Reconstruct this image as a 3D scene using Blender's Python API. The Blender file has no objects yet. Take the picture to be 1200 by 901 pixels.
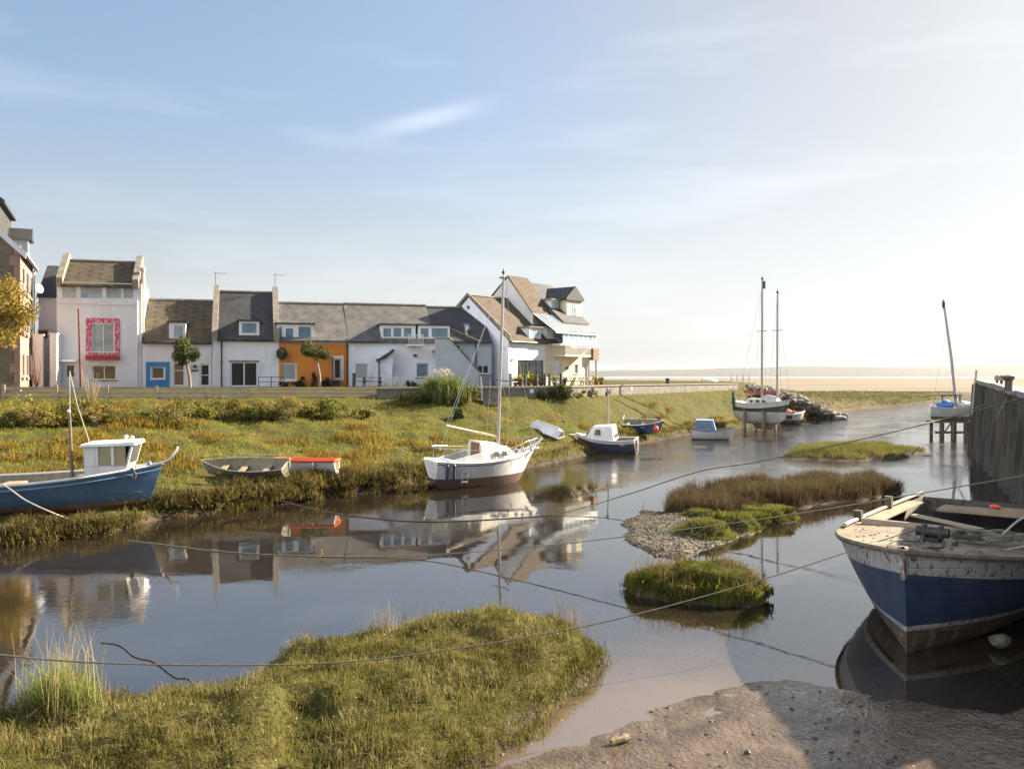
import bpy, bmesh, math, random
import numpy as np
from mathutils import Vector, Matrix
random.seed(7); RNG = np.random.default_rng(11)
scene = bpy.context.scene
COL = scene.collection
CAMH, F, HX, HY = 5.0, 1000.0, 600.0, 440.0     # eye height, focal length, horizon: used to survey distances off the photograph
R = math.radians

# ------------------------------------------------------------------ materials
MATS = {}
def nodes(name):
    m = bpy.data.materials.new(name); m.use_nodes = True
    nt = m.node_tree; b = nt.nodes['Principled BSDF']
    return m, nt, b
def N(nt, kind, **kw):
    n = nt.nodes.new(kind)
    for k, v in kw.items():
        if k in n.inputs.keys(): n.inputs[k].default_value = v
        else: setattr(n, k, v)
    return n
def ramp(nt, fac, stops):
    r = nt.nodes.new('ShaderNodeValToRGB'); nt.links.new(fac, r.inputs[0])
    e = r.color_ramp.elements
    while len(e) < len(stops): e.new(0.5)
    for el, (p, c) in zip(e, stops):
        el.position = p; el.color = (*c, 1) if len(c) == 3 else c
    return r.outputs[0]
def mixc(nt, fac, a, b, blend='MIX'):
    m = nt.nodes.new('ShaderNodeMix'); m.data_type = 'RGBA'; m.blend_type = blend
    for sock, val in ((0, fac), (6, a), (7, b)):
        if hasattr(val, 'is_output'): nt.links.new(val, m.inputs[sock])
        elif isinstance(val, (int, float)): m.inputs[sock].default_value = val
        else: m.inputs[sock].default_value = (*val, 1)
    return m.outputs[2]
def coords(nt, world=False, scale=(1, 1, 1)):
    if world:
        g = nt.nodes.new('ShaderNodeNewGeometry'); out = g.outputs['Position']
    else:
        t = nt.nodes.new('ShaderNodeTexCoord'); out = t.outputs['Object']
    if scale != (1, 1, 1):
        mp = nt.nodes.new('ShaderNodeMapping'); mp.inputs['Scale'].default_value = scale
        nt.links.new(out, mp.inputs[0]); out = mp.outputs[0]
    return out
def noise(nt, vec, scale, detail=4, rough=.55, dist=0):
    n = nt.nodes.new('ShaderNodeTexNoise'); n.inputs['Scale'].default_value = scale
    n.inputs['Detail'].default_value = detail; n.inputs['Roughness'].default_value = rough
    n.inputs['Distortion'].default_value = dist
    nt.links.new(vec, n.inputs['Vector']); return n.outputs[0]
def bump(nt, b, h, strength, dist=.02):
    n = nt.nodes.new('ShaderNodeBump'); n.inputs['Strength'].default_value = strength; n.inputs['Distance'].default_value = dist
    nt.links.new(h, n.inputs['Height']); nt.links.new(n.outputs[0], b.inputs['Normal']); return n
def pm(name, c1, c2=None, scale=3., rough=.7, bmp=.15, bscale=None, metal=0., spec=.5, lo=.35, hi=.65, stretch=(1, 1, 1), c3=None, s3=1.2, lo3=.55, hi3=.7, bdist=.02):
    """two-tone noise paint with an optional third tone in larger stains"""
    if name in MATS: return MATS[name]
    m, nt, b = nodes(name)
    v = coords(nt, scale=stretch)
    if c2 is None: c2 = tuple(x * .8 for x in c1)
    f = noise(nt, v, scale, 5)
    col = ramp(nt, f, [(lo, c1), (hi, c2)])
    if c3 is not None:
        f3 = noise(nt, v, s3, 6, .65)
        col = mixc(nt, ramp(nt, f3, [(lo3, (0, 0, 0)), (hi3, (1, 1, 1))]), col, c3)
    nt.links.new(col, b.inputs['Base Color'])
    b.inputs['Roughness'].default_value = rough; b.inputs['Metallic'].default_value = metal
    b.inputs['Specular IOR Level'].default_value = spec
    if bmp: bump(nt, b, noise(nt, v, bscale or scale * 6, 4), bmp, bdist)
    MATS[name] = m; return m
def brickm(name, c1, c2, mortar, sx, sz, bw=.5, bh=.25, msize=.02, rough=.85, bmp=.4, axis='xz', moss=None, mlo=.5, mhi=.65, wob=.0, mscale=.9):
    if name in MATS: return MATS[name]
    m, nt, b = nodes(name)
    v = coords(nt)
    s = nt.nodes.new('ShaderNodeSeparateXYZ'); nt.links.new(v, s.inputs[0])
    add = nt.nodes.new('ShaderNodeMath'); add.operation = 'ADD'
    nt.links.new(s.outputs[0], add.inputs[0]); nt.links.new(s.outputs[1], add.inputs[1])
    c = nt.nodes.new('ShaderNodeCombineXYZ')
    nt.links.new(add.outputs[0] if axis == 'xyz' else s.outputs[0], c.inputs[0]); nt.links.new(s.outputs[2], c.inputs[1])
    vec = c.outputs[0]
    if wob:
        nn = nt.nodes.new('ShaderNodeTexNoise'); nn.inputs['Scale'].default_value = 2.5; nt.links.new(v, nn.inputs['Vector'])
        ma = nt.nodes.new('ShaderNodeVectorMath'); ma.operation = 'MULTIPLY_ADD'
        nt.links.new(nn.outputs[1], ma.inputs[0]); ma.inputs[1].default_value = (wob, wob, 0); nt.links.new(vec, ma.inputs[2]); vec = ma.outputs[0]
    mp = nt.nodes.new('ShaderNodeMapping'); mp.inputs['Scale'].default_value = (sx, sz, 1); nt.links.new(vec, mp.inputs[0])
    t = nt.nodes.new('ShaderNodeTexBrick'); nt.links.new(mp.outputs[0], t.inputs['Vector'])
    t.inputs['Color1'].default_value = (*c1, 1); t.inputs['Color2'].default_value = (*c2, 1); t.inputs['Mortar'].default_value = (*mortar, 1)
    t.inputs['Scale'].default_value = 1; t.inputs['Mortar Size'].default_value = msize
    t.inputs['Brick Width'].default_value = bw; t.inputs['Row Height'].default_value = bh; t.inputs['Mortar Smooth'].default_value = .2
    col = mixc(nt, .35, t.outputs['Color'], ramp(nt, noise(nt, v, 1.7, 6), [(.3, tuple(x * .6 for x in c1)), (.7, tuple(min(1, x * 1.35) for x in c2))]))
    if moss is not None:
        col = mixc(nt, ramp(nt, noise(nt, v, mscale, 6, .7), [(mlo, (0, 0, 0)), (mhi, (1, 1, 1))]), col, moss)
    nt.links.new(col, b.inputs['Base Color']); b.inputs['Roughness'].default_value = rough
    bump(nt, b, t.outputs['Fac'], -bmp, .03)
    MATS[name] = m; return m
def planked(m, period=.15, strength=.5):
    """add horizontal plank seams to a painted material"""
    nt = m.node_tree; b = nt.nodes['Principled BSDF']; s = nt.nodes.new('ShaderNodeSeparateXYZ'); nt.links.new(coords(nt), s.inputs[0])
    q = nt.nodes.new('ShaderNodeMath'); q.operation = 'MULTIPLY_ADD'; nt.links.new(s.outputs[0], q.inputs[0]); q.inputs[1].default_value = -.045; nt.links.new(s.outputs[2], q.inputs[2])
    d = nt.nodes.new('ShaderNodeMath'); d.operation = 'DIVIDE'; nt.links.new(q.outputs[0], d.inputs[0]); d.inputs[1].default_value = period
    f = nt.nodes.new('ShaderNodeMath'); f.operation = 'FRACT'; nt.links.new(d.outputs[0], f.inputs[0])
    g = ramp(nt, f.outputs[0], [(0, (0, 0, 0)), (.09, (1, 1, 1)), (.93, (.9, .9, .9)), (1, (0, 0, 0))])
    bp = nt.nodes.new('ShaderNodeBump'); bp.inputs['Strength'].default_value = strength; bp.inputs['Distance'].default_value = .015; nt.links.new(g, bp.inputs['Height'])
    old = b.inputs['Normal'].links[0].from_socket if b.inputs['Normal'].links else None
    if old: nt.links.new(old, bp.inputs['Normal'])
    nt.links.new(bp.outputs[0], b.inputs['Normal']); return m
def leafm(name, stops, transl=.35, pscale=.35, patch=None, plo=.45, phi=.6, rough=.6):
    """leaf / grass blade: a colour per blade, drifting in patches across the ground, light passing through"""
    if name in MATS: return MATS[name]
    m, nt, b = nodes(name)
    g = nt.nodes.new('ShaderNodeNewGeometry')
    n1 = noise(nt, g.outputs['Position'], pscale, 4)
    ad = nt.nodes.new('ShaderNodeMath'); ad.operation = 'MULTIPLY_ADD'
    nt.links.new(g.outputs['Random Per Island'], ad.inputs[0]); ad.inputs[1].default_value = .55
    mu = nt.nodes.new('ShaderNodeMath'); mu.operation = 'MULTIPLY_ADD'; nt.links.new(n1, mu.inputs[0]); mu.inputs[1].default_value = 1.3; mu.inputs[2].default_value = -.4
    nt.links.new(mu.outputs[0], ad.inputs[2])
    col = ramp(nt, ad.outputs[0], stops)
    if patch is not None:
        n2 = noise(nt, g.outputs['Position'], pscale * .8 + .05, 4)
        col = mixc(nt, ramp(nt, n2, [(plo, (0, 0, 0)), (phi, (1, 1, 1))]), col, patch)
    nt.links.new(col, b.inputs['Base Color']); b.inputs['Roughness'].default_value = rough; b.inputs['Specular IOR Level'].default_value = .08
    tr = nt.nodes.new('ShaderNodeBsdfTranslucent'); nt.links.new(col, tr.inputs[0])
    mx = nt.nodes.new('ShaderNodeMixShader'); mx.inputs[0].default_value = transl
    nt.links.new(b.outputs[0], mx.inputs[1]); nt.links.new(tr.outputs[0], mx.inputs[2])
    nt.links.new(mx.outputs[0], nt.nodes['Material Output'].inputs[0])
    MATS[name] = m; return m
def glassm(name, tint=(.05, .06, .07), rough=.06, spec=.9):
    if name in MATS: return MATS[name]
    m, nt, b = nodes(name)
    v = coords(nt); col = ramp(nt, noise(nt, v, 1.3, 3), [(.35, tint), (.7, tuple(x * 1.7 for x in tint))])
    nt.links.new(col, b.inputs['Base Color']); b.inputs['Roughness'].default_value = rough
    b.inputs['IOR'].default_value = 1.55; b.inputs['Specular IOR Level'].default_value = spec
    bump(nt, b, noise(nt, v, 1.2, 2), .05, .05)
    MATS[name] = m; return m

# ------------------------------------------------------------------ mesh building
class MB:
    def __init__(s): s.v = []; s.f = []; s.m = []
    def poly(s, pts, mi=0):
        i = len(s.v); s.v += [tuple(p) for p in pts]; s.f.append(tuple(range(i, i + len(pts)))); s.m.append(mi); return s
    def box(s, x0, x1, y0, y1, z0, z1, mi=0):
        return s.hexa([(x0, y0, z0), (x1, y0, z0), (x1, y1, z0), (x0, y1, z0)], [(x0, y0, z1), (x1, y0, z1), (x1, y1, z1), (x0, y1, z1)], mi)
    def hexa(s, A, B, mi=0):
        i = len(s.v); n = len(A); s.v += [tuple(p) for p in A] + [tuple(p) for p in B]
        s.f.append(tuple(range(i + n - 1, i - 1, -1))); s.f.append(tuple(range(i + n, i + 2 * n)))
        for k in range(n): s.f.append((i + k, i + (k + 1) % n, i + n + (k + 1) % n, i + n + k))
        s.m += [mi] * (n + 2); return s
    def prism(s, prof, u0, u1, mi=0):          # profile in (v, w), extruded along u
        return s.hexa([(u0, a, b) for a, b in prof], [(u1, a, b) for a, b in prof], mi)
    def prismv(s, prof, v0, v1, mi=0):         # profile in (u, w), extruded along v
        return s.hexa([(a, v0, b) for a, b in prof], [(a, v1, b) for a, b in prof], mi)
    def tube(s, pts, r, n=6, mi=0):
        pts = [Vector(p) for p in pts]; rr = r if isinstance(r, (list, tuple)) else [r] * len(pts)
        base = len(s.v); up = Vector((0, 0, 1)); a = None
        for k, p in enumerate(pts):
            d = (pts[min(k + 1, len(pts) - 1)] - pts[max(k - 1, 0)])
            d = d.normalized() if d.length > 1e-9 else Vector((0, 0, 1))
            if a is None: a = d.cross(up if abs(d.z) < .9 else Vector((1, 0, 0))).normalized()
            a = (a - d * a.dot(d)).normalized(); b = d.cross(a)
            for j in range(n):
                t = 2 * math.pi * j / n; q = p + a * (rr[k] * math.cos(t)) + b * (rr[k] * math.sin(t)); s.v.append(tuple(q))
        for k in range(len(pts) - 1):
            for j in range(n):
                s.f.append((base + k * n + j, base + k * n + (j + 1) % n, base + (k + 1) * n + (j + 1) % n, base + (k + 1) * n + j)); s.m.append(mi)
        s.f.append(tuple(base + j for j in range(n - 1, -1, -1))); s.m.append(mi)
        e = base + (len(pts) - 1) * n; s.f.append(tuple(e + j for j in range(n))); s.m.append(mi); return s
    def lathe(s, prof, n=12, c=(0, 0, 0), mi=0):   # prof: (r, z)
        return s.tube([(c[0], c[1], c[2] + z) for r_, z in prof], [max(r_, 1e-4) for r_, z in prof], n, mi)
    def blob(s, c, r, seed=0, rough=.25, sub=2, mi=0, flat=1.):
        bm = bmesh.new(); bmesh.ops.create_icosphere(bm, subdivisions=sub, radius=1)
        rg = random.Random(seed); ph = [rg.uniform(0, 6.28) for _ in range(6)]; fr = [rg.uniform(1.5, 4) for _ in range(6)]
        i = len(s.v); rr = r if isinstance(r, (tuple, list)) else (r, r, r)
        for v in bm.verts:
            d = v.co; k = 1 + rough * (math.sin(d.x * fr[0] + ph[0]) * math.sin(d.y * fr[1] + ph[1]) + .6 * math.sin(d.z * fr[2] * 2 + ph[2]) * math.sin(d.x * fr[3] * 2 + ph[3]))
            s.v.append((c[0] + d.x * k * rr[0], c[1] + d.y * k * rr[1], c[2] + d.z * k * rr[2] * flat))
        for f in bm.faces: s.f.append(tuple(i + v.index for v in f.verts)); s.m.append(mi)
        bm.free(); return s
    def build(s, name, mats, parent=None, smooth=False, bevel=0., recalc=True):
        me = bpy.data.meshes.new(name); me.from_pydata(s.v, [], s.f)
        if not isinstance(mats, (list, tuple)): mats = [mats]
        for m in mats: me.materials.append(m)
        me.polygons.foreach_set('material_index', s.m)
        if recalc:
            bm = bmesh.new(); bm.from_mesh(me)
            bmesh.ops.recalc_face_normals(bm, faces=bm.faces); bm.to_mesh(me); bm.free()
        if smooth: me.polygons.foreach_set('use_smooth', [True] * len(me.polygons))
        o = bpy.data.objects.new(name, me); COL.objects.link(o)
        if parent: o.parent = parent
        if bevel:
            bv = o.modifiers.new('bevel', 'BEVEL'); bv.width = bevel; bv.segments = 2; bv.limit_method = 'ANGLE'
        if smooth:
            try:
                bm = bmesh.new(); bm.from_mesh(me)
                for e in bm.edges:
                    if len(e.link_faces) == 2 and e.calc_face_angle(0) > R(38): e.smooth = False
                bm.to_mesh(me); bm.free()
            except Exception: pass
        return o
def npmesh(name, V, T, mats, parent=None, smooth=False):
    """fast mesh of triangles (or quads) from numpy arrays"""
    me = bpy.data.meshes.new(name); k = T.shape[1]
    me.vertices.add(len(V)); me.vertices.foreach_set('co', V.astype(np.float32).ravel())
    me.loops.add(T.size); me.loops.foreach_set('vertex_index', T.astype(np.int32).ravel())
    me.polygons.add(len(T)); me.polygons.foreach_set('loop_start', np.arange(0, T.size, k, dtype=np.int32))
    if smooth: me.polygons.foreach_set('use_smooth', np.ones(len(T), dtype=bool))
    me.update(calc_edges=True)
    me.materials.append(mats)
    o = bpy.data.objects.new(name, me); COL.objects.link(o)
    if parent: o.parent = parent
    return o
def tag(o, label, cat=None, group=None, kind=None):
    o['label'] = label
    if cat: o['category'] = cat
    if group: o['group'] = group
    if kind: o['kind'] = kind
    return o
def thing(name, label, cat, loc=(0, 0, 0), rz=0, group=None, rx=0, ry=0):
    o = bpy.data.objects.new(name, None); COL.objects.link(o); o.location = loc
    o.rotation_mode = 'XYZ'; o.rotation_euler = (rx, ry, rz); o.empty_display_size = .3
    return tag(o, label, cat, group)
def copy_tree(o, parent=None):
    c = o.copy(); COL.objects.link(c)
    if parent: c.parent = parent
    for ch in list(o.children): copy_tree(ch, c)
    return c

# ------------------------------------------------------------------ terrain function (metres; x right, y away, z up; water level 0)
def vnoise(x, y, sc, seed=0):
    x = np.asarray(x, float) / sc + seed * 17.3; y = np.asarray(y, float) / sc + seed * 9.7
    xi = np.floor(x); yi = np.floor(y); fx = x - xi; fy = y - yi
    fx = fx * fx * (3 - 2 * fx); fy = fy * fy * (3 - 2 * fy)
    def h(a, b):
        s = np.sin(a * 127.1 + b * 311.7 + seed * 74.7) * 43758.5453; return s - np.floor(s)
    return (h(xi, yi) * (1 - fx) + h(xi + 1, yi) * fx) * (1 - fy) + (h(xi, yi + 1) * (1 - fx) + h(xi + 1, yi + 1) * fx) * fy
def fbm(x, y, sc, seed=0): return .55 * vnoise(x, y, sc, seed) + .3 * vnoise(x, y, sc * .45, seed + 1) + .15 * vnoise(x, y, sc * .2, seed + 2)
def sdpoly(x, y, poly):
    """signed distance to a polygon, positive inside"""
    P = np.array(poly, float); d = np.full(x.shape, 1e18); ins = np.zeros(x.shape, bool)
    for (ax, ay), (bx, by) in zip(P, np.roll(P, -1, 0)):
        ex, ey = bx - ax, by - ay; wx, wy = x - ax, y - ay
        t = np.clip((wx * ex + wy * ey) / (ex * ex + ey * ey), 0, 1)
        d = np.minimum(d, (wx - t * ex) ** 2 + (wy - t * ey) ** 2)
        c = ((ay > y) != (by > y))
        with np.errstate(divide='ignore', invalid='ignore'):
            ins ^= c & (x < ex * (y - ay) / (ey if ey else 1e-12) + ax)
    return np.where(ins, 1, -1) * np.sqrt(d)
def smooth(a, b, t):
    t = np.clip((t - a) / (b - a), 0, 1); return t * t * (3 - 2 * t)
SHORE = [(-60, 14), (-30, 20), (-19, 23.6), (-15, 25), (-13, 26.6), (-12.1, 29.4), (-9, 33), (-6.5, 36), (-3.6, 40.5), (-1, 43.8), (1.2, 46.3), (5.6, 55.4), (9, 61.5), (13.2, 69.4), (22.5, 83), (32.7, 96), (47.6, 119), (70.6, 147), (95, 182), (150, 200), (400, 230), (9000, 300)]
LAND = SHORE + [(9500, 12000), (-9500, 12000), (-9000, 300), (-200, 14)]
WALL = [(-9.2, 58), (-1.5, 60), (4.2, 63.5), (10.2, 73), (24.9, 95)]
FENCE = [(-44, 47.5), (-30, 50.4), (-19.5, 54), (-9.2, 58)]
PLAT = [(-90, 40), (-60, 44)] + FENCE + WALL[1:] + [(30, 104), (33, 125), (36, 140), (20, 165), (-90, 175)]
MOUND = [(-12, 10.9), (-9, 11.3), (-7.0, 11.9), (-5.8, 12.5), (-4.9, 12.9), (-4.15, 13.05), (-3.8, 13.4), (-4.2, 14.55), (-3, 15.4), (-1.9, 16.2), (-.66, 16.9), (.5, 16.8), (1.4, 15.9), (1.65, 15.1), (1.42, 14.4), (.9, 13.25), (.4, 12.15), (-.3, 11.2), (-.9, 10.3), (-1.5, 9), (-2, 6), (-12, 6)]
MUD = [(-.5, 10.4), (.0, 10.95), (1.05, 11.65), (2.2, 12.7), (3.5, 13.8), (4.5, 14.05), (5.4, 13.4), (6.4, 12.9), (7.6, 12.4), (15, 12.4), (15, 4), (-1, 4)]
REEDS = [(5.0, 31.2), (7, 30.6), (9.4, 31), (12.8, 33.1), (16.2, 36), (16.8, 38.6), (13, 39.6), (9.3, 37), (6, 33.5)]
GRAVEL = [(3.85, 29.2), (5, 31), (7.3, 31.5), (8.8, 30.2), (7.6, 27.2), (6.2, 25.2), (4.7, 22.9), (3.9, 23.7), (3.4, 26)]
MOSS = [(5.9, 26.4, .95, .85, .42), (7.2, 27.6, 1.0, 1.0, .46), (8.9, 29.4, 1.15, .9, .42), (8.1, 28.7, .7, .6, .34), (6.6, 29.6, .6, .5, .3)]
ISLET = [(2.72, 20.0), (2.9, 19.3), (3.6, 18.9), (4.6, 18.5), (5.4, 18.6), (5.75, 19.2), (5.6, 20.2), (4.7, 20.7), (3.6, 20.7)]
FARISLE = [(16.5, 51.5), (19, 50), (23, 50.5), (25, 54), (28, 55), (26, 59), (20, 58), (18, 55)]
def hgt(x, y, detail=True):
    x = np.asarray(x, float); y = np.asarray(y, float)
    wob = (fbm(x, y, 1.6, 3) - .5) * .9 + (fbm(x, y, 5, 4) - .5) * 1.1
    bed = -.42 + .1 * fbm(x, y, 2.5, 5)
    near = smooth(22, 13, y) * smooth(-1.5, 2.5, x); bed = bed + near * .36
    far = smooth(44, 52, y); bed = bed * (1 - far) + far * (-.07 + .34 * (fbm(x, y, 2.2, 31) - .56))
    far2 = smooth(-1, 3, x - y * .5 + 8) * smooth(30, 36, y); bed = bed + far2 * (1 - far) * .3
    h = bed
    sw = np.clip(1 - np.maximum(y - 40, 0) / 80, .35, 1)
    d1 = sdpoly(x, y, LAND) + wob * .55 * sw
    d2 = -sdpoly(x, y, PLAT)
    rr = np.clip(1 - np.maximum(d2, 0) / np.minimum(np.maximum(d1, 0) + np.maximum(d2, .001), 26), 0, 1)
    dip = np.exp(-(((x + 16.5) / 5.5) ** 2 + ((y - 27.4) / 1.7) ** 2)) * .45
    bank = -.4 + .88 * smooth(-.28, .3, d1) + .12 * smooth(.3, 2., d1) - dip + 2.95 * rr ** 1.12 * smooth(0, 3, d1)
    bank = bank + smooth(.3, 1.5, d1) * smooth(0, 2, d2) * ((fbm(x, y, 3.2, 6) - .5) * .75 + (fbm(x, y, 1.2, 8) - .5) * .5)
    pl = 3.5 + .62 * np.where(x > -9.3, smooth(.05, .4, -d2), smooth(0, 7, -d2))
    bank = np.where(d2 < 0, pl, bank)
    sand = smooth(215, 250, y + 40 * (fbm(x, y, 40, 9) - .5)); bank = bank * (1 - sand) + sand * .22
    h = np.maximum(h, bank)
    m = sdpoly(x, y, MOUND) + (fbm(x, y, .9, 12) - .5) * .45
    mh = -.35 + .5 * smooth(-.16, .1, m) + .3 * smooth(.05, .55, m) + .28 * smooth(.4, 2.6, m) + smooth(.1, .8, m) * ((fbm(x, y, 1.5, 13) - .5) * .5 + (fbm(x, y, .6, 14) - .5) * .36)
    h = np.maximum(h, mh)
    mu = sdpoly(x, y, MUD) + (fbm(x, y, 1.4, 15) - .5) * .4
    muh = -.09 + .105 * smooth(-1.5, .5, mu) + .07 * smooth(.2, 2.6, mu) + smooth(-.2, .4, mu) * ((vnoise(x, y, .14, 16) - .5) * .03 + (fbm(x, y, .5, 17) - .5) * .05)
    h = np.maximum(h, np.where(mu > -1.6, muh, -9))
    r = sdpoly(x, y, REEDS) + (fbm(x, y, 1.7, 18) - .5) * 1.8
    h = np.maximum(h, -.35 + .62 * smooth(-.8, .8, r))
    g = sdpoly(x, y, GRAVEL) + (fbm(x, y, 1.2, 19) - .5) * .7
    h = np.maximum(h, -.3 + .36 * smooth(-.6, .25, g) + .1 * smooth(0, 1.6, g) + smooth(0, .4, g) * (vnoise(x, y, .2, 20) - .5) * .05)
    for (cx, cy, a, b, hh) in MOSS:
        q = np.sqrt(((x - cx) / a) ** 2 + ((y - cy) / b) ** 2) + (fbm(x, y, .6, 21) - .5) * .7
        h = np.maximum(h, -.3 + (hh + .3) * smooth(1.12, .5, q))
    i = sdpoly(x, y, ISLET) + (fbm(x, y, .8, 22) - .5) * .75
    h = np.maximum(h, -.35 + .6 * smooth(-.12, .1, i) + .22 * smooth(.1, .8, i) + smooth(0, .4, i) * (fbm(x, y, .7, 23) - .5) * .5)
    fi = sdpoly(x, y, FARISLE) + (fbm(x, y, 2.5, 24) - .5) * 3.5
    h = np.maximum(h, -.3 + .45 * smooth(-.8, .6, fi) + .3 * smooth(.4, 2, fi))
    return h
def hz(x, y): return float(hgt(np.array([x]), np.array([y]))[0])
def at(px, py, Y):            # point at distance Y on the sight line through a photo pixel
    return Vector(((px - HX) / F * Y, Y, CAMH - (py - HY) / F * Y))
def ground(px, py, y0=8, y1=240):   # where a sight line meets the ground or the water
    Y = np.geomspace(y0, y1, 1500); X = (px - HX) / F * Y; Z = CAMH - (py - HY) / F * Y
    h = np.maximum(hgt(X, Y), 0); k = int(np.argmax(Z <= h))
    return Vector((X[k], Y[k], float(h[k])))

# ------------------------------------------------------------------ setting
def terrain_mat():
    m, nt, b = nodes('ground')
    p = coords(nt, True)
    sp = nt.nodes.new('ShaderNodeSeparateXYZ'); nt.links.new(p, sp.inputs[0])
    n1 = noise(nt, p, .35, 5); n2 = noise(nt, p, 2.2, 5); n3 = noise(nt, p, 9, 4)
    soil = ramp(nt, n1, [(.3, (.045, .055, .014)), (.47, (.075, .075, .02)), (.62, (.1, .075, .028))])
    soil = mixc(nt, .35, soil, ramp(nt, n2, [(.35, (.02, .02, .008)), (.65, (.09, .075, .032))]))
    mud = ramp(nt, n2, [(.3, (.045, .034, .024)), (.7, (.1, .075, .055))])
    spit = nt.nodes.new('ShaderNodeVectorMath'); spit.operation = 'DISTANCE'; nt.links.new(p, spit.inputs[0]); spit.inputs[1].default_value = (6.3, 9.8, 0)
    def mr(sock, a, c):
        q = nt.nodes.new('ShaderNodeMapRange'); nt.links.new(sock, q.inputs[0]); q.inputs[1].default_value = a; q.inputs[2].default_value = c; return q.outputs[0]
    ad = nt.nodes.new('ShaderNodeMath'); ad.operation = 'MULTIPLY_ADD'; nt.links.new(n2, ad.inputs[0]); ad.inputs[1].default_value = -.12; nt.links.new(sp.outputs[2], ad.inputs[2])
    n5 = noise(nt, p, 1.1, 6, .65)
    sm = ramp(nt, n5, [(.3, (.045, .032, .021)), (.5, (.095, .066, .043)), (.7, (.145, .104, .07))])
    mud = mixc(nt, mr(spit.outputs['Value'], 6.6, 5.0), mud, sm)
    col = mixc(nt, mr(ad.outputs[0], .08, .22), mud, soil)
    # gravel bank and pebbly shallows
    vo = nt.nodes.new('ShaderNodeTexVoronoi'); vo.inputs['Scale'].default_value = 16; nt.links.new(p, vo.inputs['Vector'])
    peb = ramp(nt, vo.outputs['Color'], [(.2, (.05, .042, .03)), (.55, (.13, .11, .08)), (.9, (.22, .2, .16))])
    gm = nt.nodes.new('ShaderNodeVectorMath'); gm.operation = 'DISTANCE'; nt.links.new(p, gm.inputs[0]); gm.inputs[1].default_value = (5.6, 27.2, 0)
    gmask = ramp(nt, mr(gm.outputs['Value'], 4.6, 3.2), [(0, (0, 0, 0)), (1, (1, 1, 1))])
    col = mixc(nt, gmask, col, peb)
    # marsh turning to sand beyond the harbour, sand to the far shore
    nf = noise(nt, p, .02, 5)
    fy = nt.nodes.new('ShaderNodeMath'); fy.operation = 'MULTIPLY_ADD'; nt.links.new(nf, fy.inputs[0]); fy.inputs[1].default_value = 60; nt.links.new(sp.outputs[1], fy.inputs[2])
    marsh = ramp(nt, noise(nt, p, .06, 6), [(.35, (.06, .065, .02)), (.5, (.085, .075, .028)), (.65, (.12, .085, .04))])
    col = mixc(nt, mr(fy.outputs[0], 125, 140), col, mixc(nt, mr(ad.outputs[0], .12, .3), mud, marsh))
    mps = coords(nt, True, (.0006, .006, 1))
    sandc = ramp(nt, noise(nt, mps, 2.5, 6), [(.35, (.19, .16, .12)), (.5, (.24, .2, .15)), (.6, (.14, .12, .095)), (.66, (.3, .29, .27)), (.72, (.2, .165, .125))])
    col = mixc(nt, mr(fy.outputs[0], 255, 290), col, sandc)
    nt.links.new(col, b.inputs['Base Color'])
    wet = mr(ad.outputs[0], .14, -.04)
    rg = nt.nodes.new('ShaderNodeMath'); rg.operation = 'MULTIPLY_ADD'; nt.links.new(n2, rg.inputs[0]); rg.inputs[1].default_value = .6; rg.inputs[2].default_value = .08
    rmix = nt.nodes.new('ShaderNodeMix'); nt.links.new(wet, rmix.inputs[0]); rmix.inputs[2].default_value = .95; nt.links.new(rg.outputs[0], rmix.inputs[3])
    rs = nt.nodes.new('ShaderNodeMix'); wl = nt.nodes.new('ShaderNodeMath'); wl.operation = 'MULTIPLY'; nt.links.new(mr(spit.outputs['Value'], 6.6, 5.0), wl.inputs[0]); nt.links.new(mr(ad.outputs[0], .16, .08), wl.inputs[1])
    nt.links.new(wl.outputs[0], rs.inputs[0]); rs.inputs[2].default_value = .85
    sl = nt.nodes.new('ShaderNodeMath'); sl.operation = 'MULTIPLY_ADD'; nt.links.new(wl.outputs[0], sl.inputs[0]); sl.inputs[1].default_value = .5; sl.inputs[2].default_value = .06; nt.links.new(sl.outputs[0], b.inputs['Specular IOR Level'])
    rn = ramp(nt, noise(nt, p, 1.2, 5, .6), [(.4, (.09, .09, .09)), (.65, (.38, .38, .38))]); nt.links.new(rn, rs.inputs[3]); nt.links.new(rs.outputs[0], b.inputs['Roughness'])
    hsum = nt.nodes.new('ShaderNodeMath'); hsum.operation = 'MULTIPLY_ADD'; nt.links.new(vo.outputs['Distance'], hsum.inputs[0]); hsum.inputs[1].default_value = -.35; nt.links.new(n3, hsum.inputs[2])
    bump(nt, b, hsum.outputs[0], .55, .06)
    return m
def make_terrain():
    ys = np.concatenate([np.geomspace(4, 130, 330), np.geomspace(132, 11500, 90)])
    ss = np.linspace(-1.15, 1.15, 400)
    Y, S = np.meshgrid(ys, ss, indexing='ij'); X = Y * S
    Z = np.where(Y < 400, hgt(X, Y), .22)
    Z = np.where((Y > 900), Z - .0, Z)
    V = np.stack([X.ravel(), Y.ravel(), Z.ravel()], 1)
    n, m = len(ys), len(ss); idx = np.arange(n * m).reshape(n, m)
    T = np.stack([idx[:-1, :-1].ravel(), idx[:-1, 1:].ravel(), idx[1:, 1:].ravel(), idx[1:, :-1].ravel()], 1)
    o = npmesh('ground', V, T, terrain_mat(), smooth=True)
    tag(o, 'muddy creek bed, grassy banks and sand flats reaching to the far shore', kind='structure')
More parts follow.
